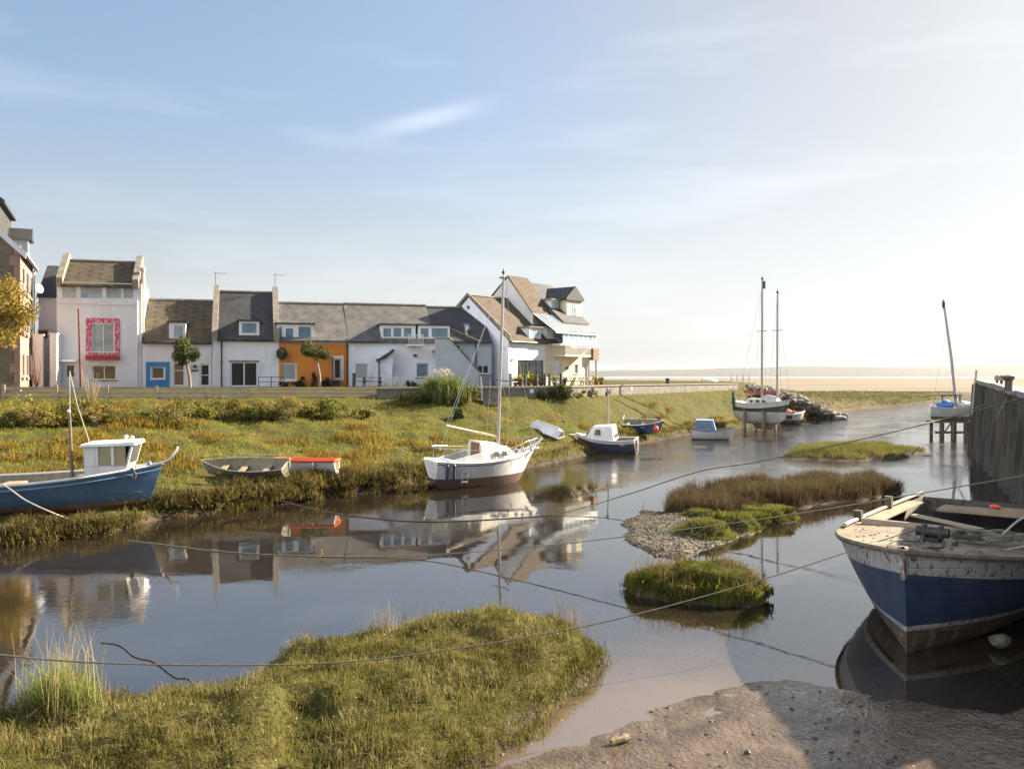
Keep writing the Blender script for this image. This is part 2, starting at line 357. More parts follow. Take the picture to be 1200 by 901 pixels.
def water_mat():
    m, nt, b = nodes('creek_water'); nt.nodes.remove(b)
    p = coords(nt, True)
    sp = nt.nodes.new('ShaderNodeSeparateXYZ'); nt.links.new(p, sp.inputs[0])
    mp = nt.nodes.new('ShaderNodeMapping'); mp.inputs['Scale'].default_value = (.8, .8, 1); nt.links.new(p, mp.inputs[0])
    calm = noise(nt, mp.outputs[0], 1.3, 2, .4)
    rip = noise(nt, p, 5.5, 4, .6)
    # the riffle over the shallows downstream
    q = nt.nodes.new('ShaderNodeMapRange'); nt.links.new(sp.outputs[1], q.inputs[0]); q.inputs[1].default_value = 38; q.inputs[2].default_value = 60; q.inputs[3].default_value = 0; q.inputs[4].default_value = 1
    pat = ramp(nt, noise(nt, p, .25, 4), [(.4, (.25, .25, .25)), (.6, (1, 1, 1))])
    pat2 = ramp(nt, noise(nt, p, .13, 3), [(.5, (.012, .012, .012)), (.68, (.1, .1, .1))]); qa = nt.nodes.new('ShaderNodeMath'); qa.operation = 'ADD'; nt.links.new(q.outputs[0], qa.inputs[0]); nt.links.new(pat2, qa.inputs[1])
    mm = nt.nodes.new('ShaderNodeMath'); mm.operation = 'MULTIPLY'; nt.links.new(qa.outputs[0], mm.inputs[0]); nt.links.new(pat, mm.inputs[1])
    m2 = nt.nodes.new('ShaderNodeMath'); m2.operation = 'MULTIPLY'; nt.links.new(mm.outputs[0], m2.inputs[0]); nt.links.new(rip, m2.inputs[1])
    b1 = nt.nodes.new('ShaderNodeBump'); b1.inputs['Strength'].default_value = .05; b1.inputs['Distance'].default_value = .05; nt.links.new(calm, b1.inputs['Height'])
    b2 = nt.nodes.new('ShaderNodeBump'); b2.inputs['Strength'].default_value = .8; b2.inputs['Distance'].default_value = .06; nt.links.new(m2.outputs[0], b2.inputs['Height']); nt.links.new(b1.outputs[0], b2.inputs['Normal'])
    gl = nt.nodes.new('ShaderNodeBsdfGlossy'); gl.inputs['Roughness'].default_value = .015; nt.links.new(b2.outputs[0], gl.inputs['Normal'])
    tr = nt.nodes.new('ShaderNodeBsdfTransparent'); tr.inputs[0].default_value = (.72, .6, .46, 1)
    di = nt.nodes.new('ShaderNodeBsdfDiffuse'); di.inputs[0].default_value = (.06, .046, .032, 1)   # silt in the water
    ms = nt.nodes.new('ShaderNodeMixShader')
    # cloudy plume of silt over the shallows off the mud spit
    pd = nt.nodes.new('ShaderNodeVectorMath'); pd.operation = 'DISTANCE'; nt.links.new(p, pd.inputs[0]); pd.inputs[1].default_value = (2.4, 11.6, 0)
    pn = nt.nodes.new('ShaderNodeMath'); pn.operation = 'MULTIPLY_ADD'; nt.links.new(noise(nt, p, .6, 4), pn.inputs[0]); pn.inputs[1].default_value = 2.4; nt.links.new(pd.outputs['Value'], pn.inputs[2])
    pq = nt.nodes.new('ShaderNodeMapRange'); pq.interpolation_type = 'SMOOTHSTEP'; nt.links.new(pn.outputs[0], pq.inputs[0]); pq.inputs[1].default_value = 7.4; pq.inputs[2].default_value = 2.6; pq.inputs[3].default_value = 0; pq.inputs[4].default_value = 1
    pr = nt.nodes.new('ShaderNodeMath'); pr.operation = 'MULTIPLY_ADD'; nt.links.new(pq.outputs[0], pr.inputs[0]); pr.inputs[1].default_value = .45; pr.inputs[2].default_value = .42; nt.links.new(pr.outputs[0], ms.inputs[0])
    nt.links.new(mixc(nt, pq.outputs[0], (.05, .038, .026), (.155, .112, .076)), di.inputs[0])
    nt.links.new(tr.outputs[0], ms.inputs[1]); nt.links.new(di.outputs[0], ms.inputs[2])
    fr = nt.nodes.new('ShaderNodeFresnel'); fr.inputs[0].default_value = 1.75; nt.links.new(b2.outputs[0], fr.inputs['Normal'])
    fm = nt.nodes.new('ShaderNodeMath'); fm.operation = 'MULTIPLY_ADD'; nt.links.new(fr.outputs[0], fm.inputs[0]); fm.inputs[1].default_value = .82; fm.inputs[2].default_value = .18
    mx = nt.nodes.new('ShaderNodeMixShader'); nt.links.new(fm.outputs[0], mx.inputs[0]); nt.links.new(ms.outputs[0], mx.inputs[1]); nt.links.new(gl.outputs[0], mx.inputs[2])
    nt.links.new(mx.outputs[0], nt.nodes['Material Output'].inputs[0])
    return m
def make_water():
    b = MB(); b.poly([(-120, 3, 0), (60, 3, 0), (420, 240, 0), (-160, 240, 0)])
    o = b.build('water', water_mat(), recalc=False)
    tag(o, 'still brown creek water mirroring houses and sky', kind='structure')
    m, nt, bs = nodes('far_water'); v = coords(nt)
    nt.links.new(ramp(nt, noise(nt, v, .01, 3), [(.4, (.3, .33, .36)), (.6, (.4, .42, .44))]), bs.inputs['Base Color']); bs.inputs['Roughness'].default_value = .12
    b = MB(); rg = random.Random(3); A = []; Bp = []
    for i in range(41):
        x = -2500 + i * 200; A.append((x, 1500 + 260 * math.sin(i * .9) + rg.uniform(-90, 90), .3)); Bp.append((x, 3600 + rg.uniform(-200, 200), .3))
    for i in range(40): b.poly([A[i], A[i + 1], Bp[i + 1], Bp[i]])
    tag(b.build('estuary_channel', m, recalc=False), 'pale strip of open water below the far hills', kind='structure')
def make_hills():
    m = pm('hill_fields', (.018, .026, .022), (.04, .042, .028), .004, .95, 0, lo=.4, hi=.6, c3=(.03, .045, .02), s3=.006, lo3=.52, hi3=.6)
    xs = np.linspace(-6500, 7500, 260); vs = np.linspace(0, 1, 26)
    Xg, Vg = np.meshgrid(xs, vs, indexing='ij')
    Yg = 4600 + Vg * 3000 + 150 * np.sin(Xg * .002)
    env = 24 + 48 * smooth(-400, 2600, Xg) + 20 * smooth(2600, 5000, Xg) + 22 * (fbm(Xg, Xg * 0, 900, 41) - .4)
    Zg = .2 + env * np.sin(np.clip(Vg * 1.15, 0, 1) * math.pi * .5) ** 1.2 * (1 + .35 * (fbm(Xg, Yg, 500, 42) - .5)) + 6 * smooth(.55, .75, fbm(Xg, Yg, 160, 43)) * Vg
    V = np.stack([Xg.ravel(), Yg.ravel(), Zg.ravel()], 1); n, k = Xg.shape; idx = np.arange(n * k).reshape(n, k)
    T = np.stack([idx[:-1, :-1].ravel(), idx[1:, :-1].ravel(), idx[1:, 1:].ravel(), idx[:-1, 1:].ravel()], 1)
    tag(npmesh('hills', V, T, m, smooth=True), 'low hazy hills along the horizon', kind='structure')
make_terrain(); make_water(); make_hills()

# ------------------------------------------------------------------ grass and leaves
def blades(P, per, spread, hlo, hhi, w, lean, hfun=None, seg=2, seed=1, sink=.02):
    """blade geometry growing at points P (n,3)"""
    rg = np.random.default_rng(seed); n = len(P) * per
    B = np.repeat(P, per, 0).astype(float)
    B[:, 0] += rg.normal(0, spread, n); B[:, 1] += rg.normal(0, spread, n)
    h = rg.uniform(hlo, hhi, n)
    if hfun is not None: h *= np.repeat(hfun, per)
    a = rg.uniform(0, 2 * np.pi, n); d = np.stack([np.cos(a), np.sin(a), 0 * a], 1)
    s = np.stack([-np.sin(a), np.cos(a), 0 * a], 1)
    ln = rg.uniform(.15, 1, n) * lean * h
    ww = w * rg.uniform(.6, 1.3, n); B[:, 2] -= sink
    up = np.zeros((n, 3)); up[:, 2] = 1
    tw = rg.uniform(0, 2 * np.pi, n); s2 = np.stack([np.cos(tw), np.sin(tw), 0 * tw], 1)
    L, Rr = B - s2 * ww[:, None] / 2, B + s2 * ww[:, None] / 2
    tip = B + up * h[:, None] + d * ln[:, None]
    if seg == 1:
        V = np.stack([L, Rr, tip], 1).reshape(-1, 3); i = np.arange(n) * 3; return V, np.stack([i, i + 1, i + 2], 1)
    mid = B + up * (h * .6)[:, None] + d * (ln * .3)[:, None]
    tip = tip - up * (ln * .35)[:, None]
    V = np.stack([L, Rr, mid - s2 * ww[:, None] * .38, mid + s2 * ww[:, None] * .38, tip], 1).reshape(-1, 3); i = np.arange(n) * 5
    T = np.concatenate([np.stack([i, i + 1, i + 3], 1), np.stack([i, i + 3, i + 2], 1), np.stack([i + 2, i + 3, i + 4], 1)])
    return V, T
def leaves(C, size, seed=1, up=.3):
    """leaf quads (as two triangles) at points C (n,3)"""
    rg = np.random.default_rng(seed); n = len(C)
    a = rg.normal(0, 1, (n, 3)); a /= np.linalg.norm(a, axis=1)[:, None]
    c = rg.normal(0, 1, (n, 3)); c[:, 2] += up; c = np.cross(a, c); c /= np.linalg.norm(c, axis=1)[:, None]
    sz = size * rg.uniform(.6, 1.4, n)[:, None]
    V = np.stack([C - a * sz, C + c * sz * .45, C + a * sz, C - c * sz * .45], 1).reshape(-1, 3); i = np.arange(n) * 4
    return V, np.concatenate([np.stack([i, i + 1, i + 2], 1), np.stack([i, i + 2, i + 3], 1)])
def join(*parts):
    V, T, o = [], [], 0
    for v, t in parts: V.append(v); T.append(t + o); o += len(v)
    return np.concatenate(V), np.concatenate(T)
def scatter(n, x0, x1, y0, y1, cond, seed):
    rg = np.random.default_rng(seed); x = rg.uniform(x0, x1, n); y = rg.uniform(y0, y1, n)
    z = hgt(x, y); k = cond(x, y, z); return np.stack([x[k], y[k], z[k]], 1)
# ------------------------------------------------------------------ houses
WHITE = pm('white_render', (.83, .83, .85), (.74, .74, .77), .7, .85, .12, 9, c3=(.44, .43, .4), s3=.9, lo3=.53, hi3=.85, stretch=(1, 1, .45))
CREAM = pm('cream_render', (.75, .66, .47), (.66, .57, .4), .8, .85, .12, 9)
PALE = pm('pale_render', (.7, .68, .62), (.6, .58, .53), .7, .85, .12, 9, c3=(.48, .46, .42), s3=.6, lo3=.55, hi3=.75)
ORANGE = pm('orange_render', (.72, .27, .05), (.58, .21, .04), .9, .85, .12, 9, c3=(.45, .2, .07), s3=.7, lo3=.58, hi3=.8)
GREYB = pm('blue_grey_render', (.42, .47, .5), (.36, .4, .43), .7, .85, .12, 9)
BLUEP = pm('blue_paint', (.05, .25, .55), (.04, .2, .46), 3, .6, .05)
UPVC = pm('white_frame', (.78, .78, .77), (.7, .7, .69), 4, .45, .03)
DARKF = pm('dark_frame', (.03, .033, .036), (.05, .05, .05), 4, .4, .03)
PIPE = pm('black_pipe', (.02, .02, .022), (.035, .035, .035), 6, .5, .05)
GREYP = pm('grey_pipe', (.3, .27, .22), (.4, .37, .31), 4, .7, .1)
COPING = pm('coping_stone', (.27, .24, .19), (.17, .15, .12), 3, .9, .4, 12)
SLATE = brickm('slate_roof', (.026, .028, .032), (.05, .05, .052), (.02, .02, .02), 2.2, 4.6, rough=.75, moss=(.08, .072, .05), mlo=.5, mhi=.75)
OLDSLATE = brickm('old_slate_roof', (.055, .053, .052), (.11, .105, .1), (.03, .03, .03), 2.2, 4.6, rough=.8, moss=(.16, .145, .12), mlo=.42, mhi=.72)
TILE = brickm('brown_tile_roof', (.075, .055, .04), (.1, .075, .052), (.02, .016, .012), .35, 1.7, bh=.35, msize=.05, rough=.9, bmp=.9, moss=(.12, .095, .025), mlo=.48, mhi=.7)
TILE2 = brickm('tan_tile_roof', (.075, .05, .033), (.105, .073, .046), (.03, .022, .015), .35, 1.7, bh=.35, msize=.05, rough=.9, bmp=.9, moss=(.1, .075, .045), mlo=.48, mhi=.7)
SANDST = brickm('red_sandstone', (.27, .18, .14), (.34, .23, .18), (.3, .24, .19), 1.3, 1.3, bw=.6, bh=.3, rough=.9, axis='xyz', wob=.05)
RUBBLE = brickm('grey_stone', (.13, .115, .1), (.24, .215, .18), (.1, .09, .075), 1.6, 1.9, bw=.6, bh=.32, msize=.035, rough=.95, axis='xyz', wob=.12, bmp=.7)
PALEGL = glassm('pale_glass', (.24, .3, .33), .06, .6)
SKYGL = glassm('sky_glass', (.1, .16, .2), .05, .6)
DARKGL = glassm('dark_glass', (.014, .017, .012), .03, .45)
WARMGL = glassm('warm_glass', (.13, .095, .045), .05, .5)
WOODG = pm('weathered_wood', (.31, .25, .18), (.44, .36, .27), 2.5, .9, .4, 30, stretch=(1, 1, 6))
RED = pm('red_paint', (.4, .03, .04), (.3, .03, .03), 5, .5, .05)
RUST = pm('rusty_steel', (.19, .07, .04), (.11, .045, .03), 5, .85, .3, 20)

class Front:
    """a building line: a vertical plane in the world, u along it, v into the building, w up"""
    def __init__(s, X0, Y0, deg, zg): s.X0, s.Y0, s.t, s.zg = X0, Y0, R(deg), zg; s.c, s.s = math.cos(s.t), math.sin(s.t)
    def U(s, px, v=0):
        k = (px - HX) / F; X, Y = s.X0 - s.s * v, s.Y0 + s.c * v
        return (k * Y - X) / (s.c - k * s.s)
    def W(s, px, py, v=0): return CAMH - (py - HY) / F * (s.Y0 + s.c * v + s.U(px, v) * s.s) - s.zg
    def root(s, name, label, cat, u0, group=None):
        return thing(name, label, cat, (s.X0 + u0 * s.c, s.Y0 + u0 * s.s, s.zg), s.t, group)
class House:
    def __init__(s, fr, name, label, px0, px1, group='houses in the waterfront row'):
        s.f = fr; s.u0 = fr.U(px0); s.w = fr.U(px1) - s.u0; s.px0, s.px1 = px0, px1
        s.pc = (px0 + px1) / 2; s.root = fr.root(name, label, 'house', s.u0, group)
    def u(s, px, v=0): return s.f.U(px, v) - s.u0
    def z(s, py, px=None, v=0): return s.f.W(px if px is not None else s.pc, py, v)
    def rect(s, x0, x1, y0, y1, v=0):
        xm = (x0 + x1) / 2; return s.u(x0, v), s.u(x1, v), s.z(y1, xm, v), s.z(y0, xm, v)
    def part(s, name, mb, m, parent=None, **k): return mb.build(name, m, parent or s.root, **k)
    def wall(s, w1, holes, mat, D=8, wr=None, u0=0, u1=None, v=0, name='wall', ends=True, dep=.18, end_mat=None):
        u1 = s.w if u1 is None else u1; b = MB()
        us = sorted({u0, u1, *[h[0] for h in holes], *[h[1] for h in holes]}); ws = sorted({-.6, w1, *[h[2] for h in holes], *[h[3] for h in holes]})
        us = [x for x in us if u0 - 1e-6 <= x <= u1 + 1e-6]; ws = [x for x in ws if x <= w1 + 1e-6]
        for a, c in zip(us, us[1:]):
            for d, e in zip(ws, ws[1:]):
                m_, n_ = (a + c) / 2, (d + e) / 2
                if not any(h[0] < m_ < h[1] and h[2] < n_ < h[3] for h in holes): b.poly([(a, v, d), (c, v, d), (c, v, e), (a, v, e)])
        for (a, c, d, e) in holes:
            q = v + dep
            b.poly([(a, v, d), (a, q, d), (a, q, e), (a, v, e)]); b.poly([(c, v, d), (c, q, d), (c, q, e), (c, v, e)])
            b.poly([(a, v, d), (c, v, d), (c, q, d), (a, q, d)]); b.poly([(a, v, e), (c, v, e), (c, q, e), (a, q, e)])
        if ends:
            top = [(D, w1), (D / 2, wr - .12), (v + .01, w1)] if wr else [(D, w1), (v + .01, w1)]
            for a in (u0 + .01, u1 - .22): b.prism([(v + .01, -.6), (D, -.6)] + top, a, a + .21)
            b.box(u0 + .23, u1 - .23, D - .2, D, -.6, w1 - .01)
        return s.part(name, b, mat, recalc=False)
    def roof(s, we, wr, D, mat, u0=0, u1=None, ov=.22, th=.16, v0=0, name='roof', ridge=True):
        u1 = s.w if u1 is None else u1; k = (wr - we) / (D / 2)
        b = MB(); b.prism([(v0 - ov, we - ov * k), (v0 + D / 2, wr), (v0 + D + ov, we - ov * k), (v0 + D + ov, we - ov * k - th), (v0 + D / 2, wr - th), (v0 - ov, we - ov * k - th)], u0, u1)
        r = s.part(name, b, mat)
        if ridge: g = MB(); g.tube([(u0 + i * (u1 - u0) / 24, v0 + D / 2, wr + .03 + .012 * (i % 2)) for i in range(25)], .1, 6); s.part('ridge_tiles', g, COPING, r)
        return r
    def gutter(s, u0, u1, w, v=-.3):
        b = MB(); b.tube([(u0, v, w), (u1, v, w)], .065, 6); return s.part('gutter', b, PIPE)
    def pipe(s, px, y0, y1, m=None, r=.05, v=-.09, name='downpipe'):
        b = MB(); u = s.u(px); z0, z1 = s.z(y1, px), s.z(y0, px); b.tube([(u, v, z0), (u, v, z1)], r, 7)
        for k in range(3): zz = z0 + (z1 - z0) * (.15 + .35 * k); b.box(u - .08, u + .08, v - .03, v + .1, zz, zz + .05)
        return s.part(name, b, m or PIPE)
    def window(s, hole, v=0, cols=1, rows=1, glass=None, frame=None, sill=True, name='window', fw=.07, label=None, handle=False, base=0, blind=False):
        a, c, d, e = hole; frame = frame or UPVC; glass = glass or SKYGL; q0, q1 = v + .07, v + .14; b = MB()
        if base: b.box(a + .01, c - .01, q0 + .01, q1, d + .01, d + base)
        b.box(a + .004, a + fw, q0, q1, d + .004, e - .004); b.box(c - fw, c - .004, q0, q1, d + .004, e - .004)
        b.box(a + fw, c - fw, q0, q1, e - fw, e - .004); b.box(a + fw, c - fw, q0, q1, d + .004, d + fw)
        for i in range(1, cols): u = a + (c - a) * i / cols; b.box(u - fw / 2, u + fw / 2, q0 + .005, q1, d + fw, e - fw)
        if rows > 1:
            hh = d + (e - d) * (.66 if rows == 2 else .5)
            for i in range(cols):
                x0 = a + (c - a) * i / cols + fw * (1 if i == 0 else .5); x1 = a + (c - a) * (i + 1) / cols - fw * (1 if i == cols - 1 else .5)
                b.box(x0, x1, q0 + .007, q1, hh - .03, hh + .03)
        o = s.part(name, b, frame)
        if label: o['label'] = label
        g = MB(); g.box(a + .03, c - .03, q0 + .035, q0 + .05, d + .03, e - .03); s.part('pane', g, glass, o)
        if blind:
            g = MB(); n = 9
            for i in range(n): u = a + .1 + (c - a - .2) * i / (n - 1); g.box(u - .03, u + .03, q0 + .02, q0 + .034, d + .09, e - .09)
            s.part('curtain', g, pm('curtain', (.5, .5, .47), (.42, .42, .4), 4, .9, 0), o)
        if sill: g = MB(); g.box(a - .08, c + .08, v - .09, v + .068, d - .07, d - .004); s.part('sill', g, COPING if sill == 2 else UPVC, o)
        if handle: g = MB(); g.tube([(c - .14, q0 - .05, d + (e - d) * .48), (c - .14, q0 - .05, d + (e - d) * .55)], .018, 6); s.part('handle', g, DARKF, o)
        return o
    def dormer(s, x0, x1, y0, y1, we, slope, holes_px=(), wallm=None, roofm=None, v=.12, glass=None, cols=1, wpad=.16, oh=.16, frame=None):
        """flat-topped dormer standing on the roof: cheeks and front, roof slab, window with pane"""
        u0, u1, w0, w1 = s.rect(x0, x1, y0, y1, v); back = (w1 - we) / slope + .3
        hs = [s.rect(*h, v) for h in holes_px] or [(u0 + wpad, u1 - wpad, w0 + wpad, w1 - .1)]
        hs = [(max(a, u0 + .05), min(b_, u1 - .05), max(c_, w0 + .05), min(d_, w1 - .04)) for a, b_, c_, d_ in hs]
        b = MB(); us = sorted({u0, u1, *[h[0] for h in hs], *[h[1] for h in hs]}); ws = sorted({w0, w1, *[h[2] for h in hs], *[h[3] for h in hs]})
        for a, c in zip(us, us[1:]):
            for d, e in zip(ws, ws[1:]):
                if not any(h[0] < (a + c) / 2 < h[1] and h[2] < (d + e) / 2 < h[3] for h in hs): b.poly([(a, v, d), (c, v, d), (c, v, e), (a, v, e)])
        for uu in (u0, u1): b.poly([(uu, v, w0), (uu, back, w0), (uu, back, w1), (uu, v, w1)])
        o = s.part('dormer', b, wallm or UPVC, recalc=False)
        g = MB(); g.box(u0 - oh, u1 + oh, v - oh, back, w1, w1 + .11); s.part('dormer_roof', g, roofm or PIPE, o)
        for h in hs:
            a, c, d, e = h; g = MB(); fw = .06
            g.box(a, c, v - .02, v + .05, d, d + fw); g.box(a, c, v - .02, v + .05, e - fw, e); 
            for i in range(cols + 1):
                u = a + (c - a) * i / cols; lo, hi = (u, u + fw) if i == 0 else ((u - fw, u) if i == cols else (u - fw / 2, u + fw / 2)); g.box(lo, hi, v - .017, v + .05, d + fw, e - fw)
            q = MB(); q.box(a + .02, c - .02, v + .015, v + .03, d + .02, e - .02)
            wn = s.part('dormer_window', g, frame or UPVC, o); wn.name = 'dormer_window'
            q.build('dormer_pane', glass or SKYGL, o)
        return o
    def parapet(s, ua, ub, we, wr, D, mat=None, up=.34):
        k = (wr - we) / (D / 2); b = MB()
        b.prism([(-.3, we - .35), (-.3, we + up * .8), (D / 2 - .1, wr + up + .1), (D / 2 + .35, wr + up + .1), (D + .2, we + up * .7), (D + .2, we - .3), (D / 2, wr - .3)], ua, ub)
        return s.part('parapet', b, mat or COPING)
    def aerial(s, u, v, w):
        b = MB(); b.tube([(u, v, w), (u, v, w + 1.1)], .022, 5); b.tube([(u - .1, v, w + 1.0), (u + .9, v + .2, w + 1.0)], .014, 4)
        for i in range(6): b.tube([(u + .1 + i * .14, v - .22, w + 1.0), (u + .1 + i * .14, v + .28, w + 1.0)], .009, 4)
        return s.part('aerial', b, DARKF)

ROW = Front(-34.72, 62, 17, 4.1)

# --- far left sandstone house: gable end to the creek, long front facing right
def sandstone():
    zg = 4.0; Y0, Y1 = 54.2, 63; X0, X1 = (23 - HX) / F * Y0, (38.5 - HX) / F * Y1
    rt = thing('sandstone_house', 'tall red sandstone house with dark roof and dormers at the left edge', 'house', (X0, Y0, zg), math.atan2(Y1 - Y0, X1 - X0), 'houses in the waterfront row')
    # local: u runs from the near corner away along the right-hand front, v goes left into the house
    L = math.hypot(X1 - X0, Y1 - Y0); we = 9.1; wr = 13.2; D = 8.5
    P = lambda n, b, m, par=None, **k: b.build(n, m, par or rt, **k)
    b = MB(); b.box(0, L, 0, D, -.6, we); b.prism([(.0, we), (D, we), (D / 2, wr - .2)], .01, .3); b.prism([(.0, we), (D, we), (D / 2, wr - .2)], L - .3, L - .01); P('wall', b, SANDST)
    b = MB(); b.box(-.02, .012, .35, D, -.55, we - .02); b.prism([(.35, we - .02), (D, we - .02), (D / 2, wr - .25)], -.02, .008); P('gable_wall', b, brickm('brown_stone', (.13, .1, .07), (.2, .155, .11), (.17, .14, .1), 1.3, 1.5, bw=.6, bh=.3, rough=.92, axis='xyz', wob=.08))
    k = (wr - we) / (D / 2); b = MB(); b.prism([(-.3, we - .3 * k), (D / 2, wr), (D + .3, we - .3 * k), (D + .3, we - .3 * k - .18), (D / 2, wr - .18), (-.3, we - .3 * k - .18)], .05, L + .1)
    P('roof', b, SLATE)
    b = MB(); b.prism([(-.35, we - .3 * k + .04), (D / 2, wr + .04), (D + .35, we - .3 * k + .04), (D + .35, we - .3 * k - .4), (D / 2, wr - .42), (-.35, we - .3 * k - .4)], -.12, .04); P('bargeboard', b, UPVC)
    b = MB(); b.box(1.0, 7.6, 1.2, D - 1, we - .5, we + 2.9); P('upper_storey', b, SLATE)
    b = MB(); b.box(.7, 7.9, .9, D - .7, we + 2.9, we + 3.1); b.prism([(.9, we + 3.101), (D / 2, wr + 1.5), (D - .7, we + 3.101)], .7, 7.9); P('upper_roof', b, SLATE)
    for u in (5.6,):
        b = MB(); b.box(u, u + 1.6, -.02, 2.4, we - .3, we + 1.3); d = P('dormer', b, UPVC)
        b = MB(); b.prismv([(u - .15, we + 1.301), (u + 1.75, we + 1.301), (u + .8, we + 2.2)], -.25, 2.6); P('dormer_roof', b, SLATE, d)
        b = MB(); b.box(u + .35, u + 1.25, -.05, -.025, we + .2, we + 1.15); P('dormer_pane', b, SKYGL, d)
    for u in (1.3, 4.2, 6.9):
        for w in (.9, 3.8, 6.5):
            b = MB(); b.box(u, u + 1.1, -.06, -.01, w, w + 1.6); b.box(u + .5, u + .6, -.075, -.061, w + .1, w + 1.5); o = P('window', b, UPVC)
            b = MB(); b.box(u + .1, u + .49, -.085, -.062, w + .1, w + 1.5); b.box(u + .61, u + 1.0, -.085, -.062, w + .1, w + 1.5); P('pane', b, DARKGL, o)
            b = MB(); b.box(u - .15, u + 1.25, -.14, -.0, w - .18, w - .01); P('sill', b, COPING, o)
    b = MB()
    for i in range(14): b.box(-.04, .35 + .2 * (i % 2), -.04, .3 + .25 * ((i + 1) % 2), i * .68 - .2, i * .68 + .42)
    P('quoins', b, pm('pink_sandstone', (.36, .22, .17), (.3, .18, .13), 2, .9, .3))
    b = MB(); b.tube([(-.2, -.35, we - .32), (L, -.35, we - .32)], .07, 6); b.tube([(L - .4, -.12, 0), (L - .4, -.12, we - .4)], .05, 6); P('gutter', b, UPVC)
    b = MB(); b.lathe([(0.02, 0), (.18, .03), (.33, .1), (.36, .14), (.33, .12), (.02, .02)], 14); o = P('satellite_dish', b, pm('dish_grey', (.2, .2, .2), (.28, .28, .27), 3, .5, .05))
    o.location = (7.4, -.5, 7.2); o.rotation_euler = (R(80), 0, R(-40))
sandstone()

# --- tall white house with the pink window surround
def tall_house():
    h = House(ROW, 'tall_white_house', 'tall white house with pink spotted surround round its upper window', 39, 166)
    uL, uR = h.u(66.5), h.w; we = h.z(331, 115); D = 8; wr = h.z(306.5, 115, 2.4); k = (wr - we) / 2.4
    win1 = h.rect(108, 134, 379, 413); win2 = h.rect(108, 136, 428, 445); door = h.rect(75, 90, 425, 453); strips = [h.rect(a, b_, 334, 350) for a, b_ in ((73, 90.5), (94.5, 120.5), (124.5, 143), (144.5, 157))]
    COOL = pm('cool_white_render', (.76, .8, .86), (.68, .72, .78), .7, .85, .12, 9, c3=(.42, .43, .43), s3=.9, lo3=.53, hi3=.85, stretch=(1, 1, .45))
    h.wall(we, [win1, win2, door] + strips, COOL, D=4.8, wr=None, u0=uL, u1=uR)
    h.roof(we, wr, 4.8, TILE, uL + .3, uR - .6, ov=.3)
    b = MB(); b.box(uL + .2, uR - .5, -.1, 0 - .005, we - 1.62, we - 1.5); b.box(uL + .2, uR - .5, -.12, -.005, we - .17, we - .02); h.part('window_band', b, UPVC)
    for a in (uL, uR - .62): h.parapet(a, a + .42, we - .1, wr, 4.8, up=.45)
    h.window(win1, cols=2, glass=PALEGL, sill=False, label='tall window framed by pink spotted border')
    h.window(win2, cols=2, glass=WARMGL, sill=2); h.window(door, glass=DARKGL, name='door', fw=.2, sill=False, handle=True, base=.7)
    for s_ in strips: h.window(s_, glass=PALEGL, sill=False, name='window', fw=.06)
    m, nt, bs = nodes('pink_spots'); v = coords(nt); vo = nt.nodes.new('ShaderNodeTexVoronoi'); vo.inputs['Scale'].default_value = 6.5; vo.feature = 'F1'; nt.links.new(v, vo.inputs['Vector'])
    nt.links.new(ramp(nt, vo.outputs['Distance'], [(.28, (.75, .55, .6)), (.5, (.5, .06, .17))]), bs.inputs['Base Color']); bs.inputs['Roughness'].default_value = .5
    a, c, d, e = h.rect(101, 140.5, 373, 417); b = MB(); A, Cc, Dd, E = win1
    b.box(a, A - .03, -.05, -.004, d, e); b.box(Cc + .03, c, -.05, -.004, d, e); b.box(A - .03, Cc + .03, -.05, -.004, E + .03, e); b.box(A - .03, Cc + .03, -.05, -.004, d, Dd - .03); h.part('window_surround', b, m)
    b = MB(); q = h.z(417, 120); b.box(a, c, -.42, -.02, q - .3, q); h.part('window_box', b, RED)
    b = MB(); b.box(a, c, -.44, -.4, q + .28, q + .32)
    for i in range(14): u = a + (c - a) * i / 13; b.box(u - .012, u + .012, -.43, -.41, q + .02, q + .28)
    h.part('rail', b, UPVC)
    b = MB(); u0, u1, w0, w1 = h.rect(64.5, 72, 393, 454); b.box(u0, u1, -1.7, -.006, -.4, w1); b.box(u0 - .06, u1 + .06, -1.76, -.006, w1, w1 + .09); h.part('porch_wall', b, WHITE)
    b = MB(); u0, u1, w0, w1 = h.rect(73, 92, 421, 424); b.box(u0, u1, -.7, -.005, w0, w0 + .14); h.part('porch_canopy', b, UPVC)
    # lower wing on the left
    wl = h.z(347, 52, 1.6); wwin = h.rect(44, 57, 386, 398, 1.6)
    h.wall(wl, [wwin], WHITE, D=7, wr=None, u0=0, u1=uL - .01, v=1.6, name='wing_wall', ends=False)
    b = MB(); b.prism([(1.3, wl - .1), (5, h.z(311, 52, 5)), (5, wl - .2)], -.1, uL - .01); h.part('wing_roof', b, SLATE)
    h.window(wwin, v=1.6, glass=WARMGL, sill=True)
    b = MB(); u0, u1, w0, w1 = h.rect(39, 51, 393, 452, -1.5); b.box(u0, u1, -1.7, -1.4, -.4, w1); b.box(u0 - .05, u1 + .05, -1.75, -1.35, w1, w1 + .08); h.part('yard_wall', b, WHITE)
    h.pipe(161, 352, 452, UPVC)
    b = MB(); u = h.u(167.2, .4); b.tube([(u, .4, h.z(399, 167, .4)), (u, .4, h.z(316, 167, .4))], .13, 8); b.tube([(u, .4, h.z(318, 167, .4)), (u, .4, h.z(314, 167, .4))], .19, 8)
    h.part('flue', b, GREYP)
tall_house()

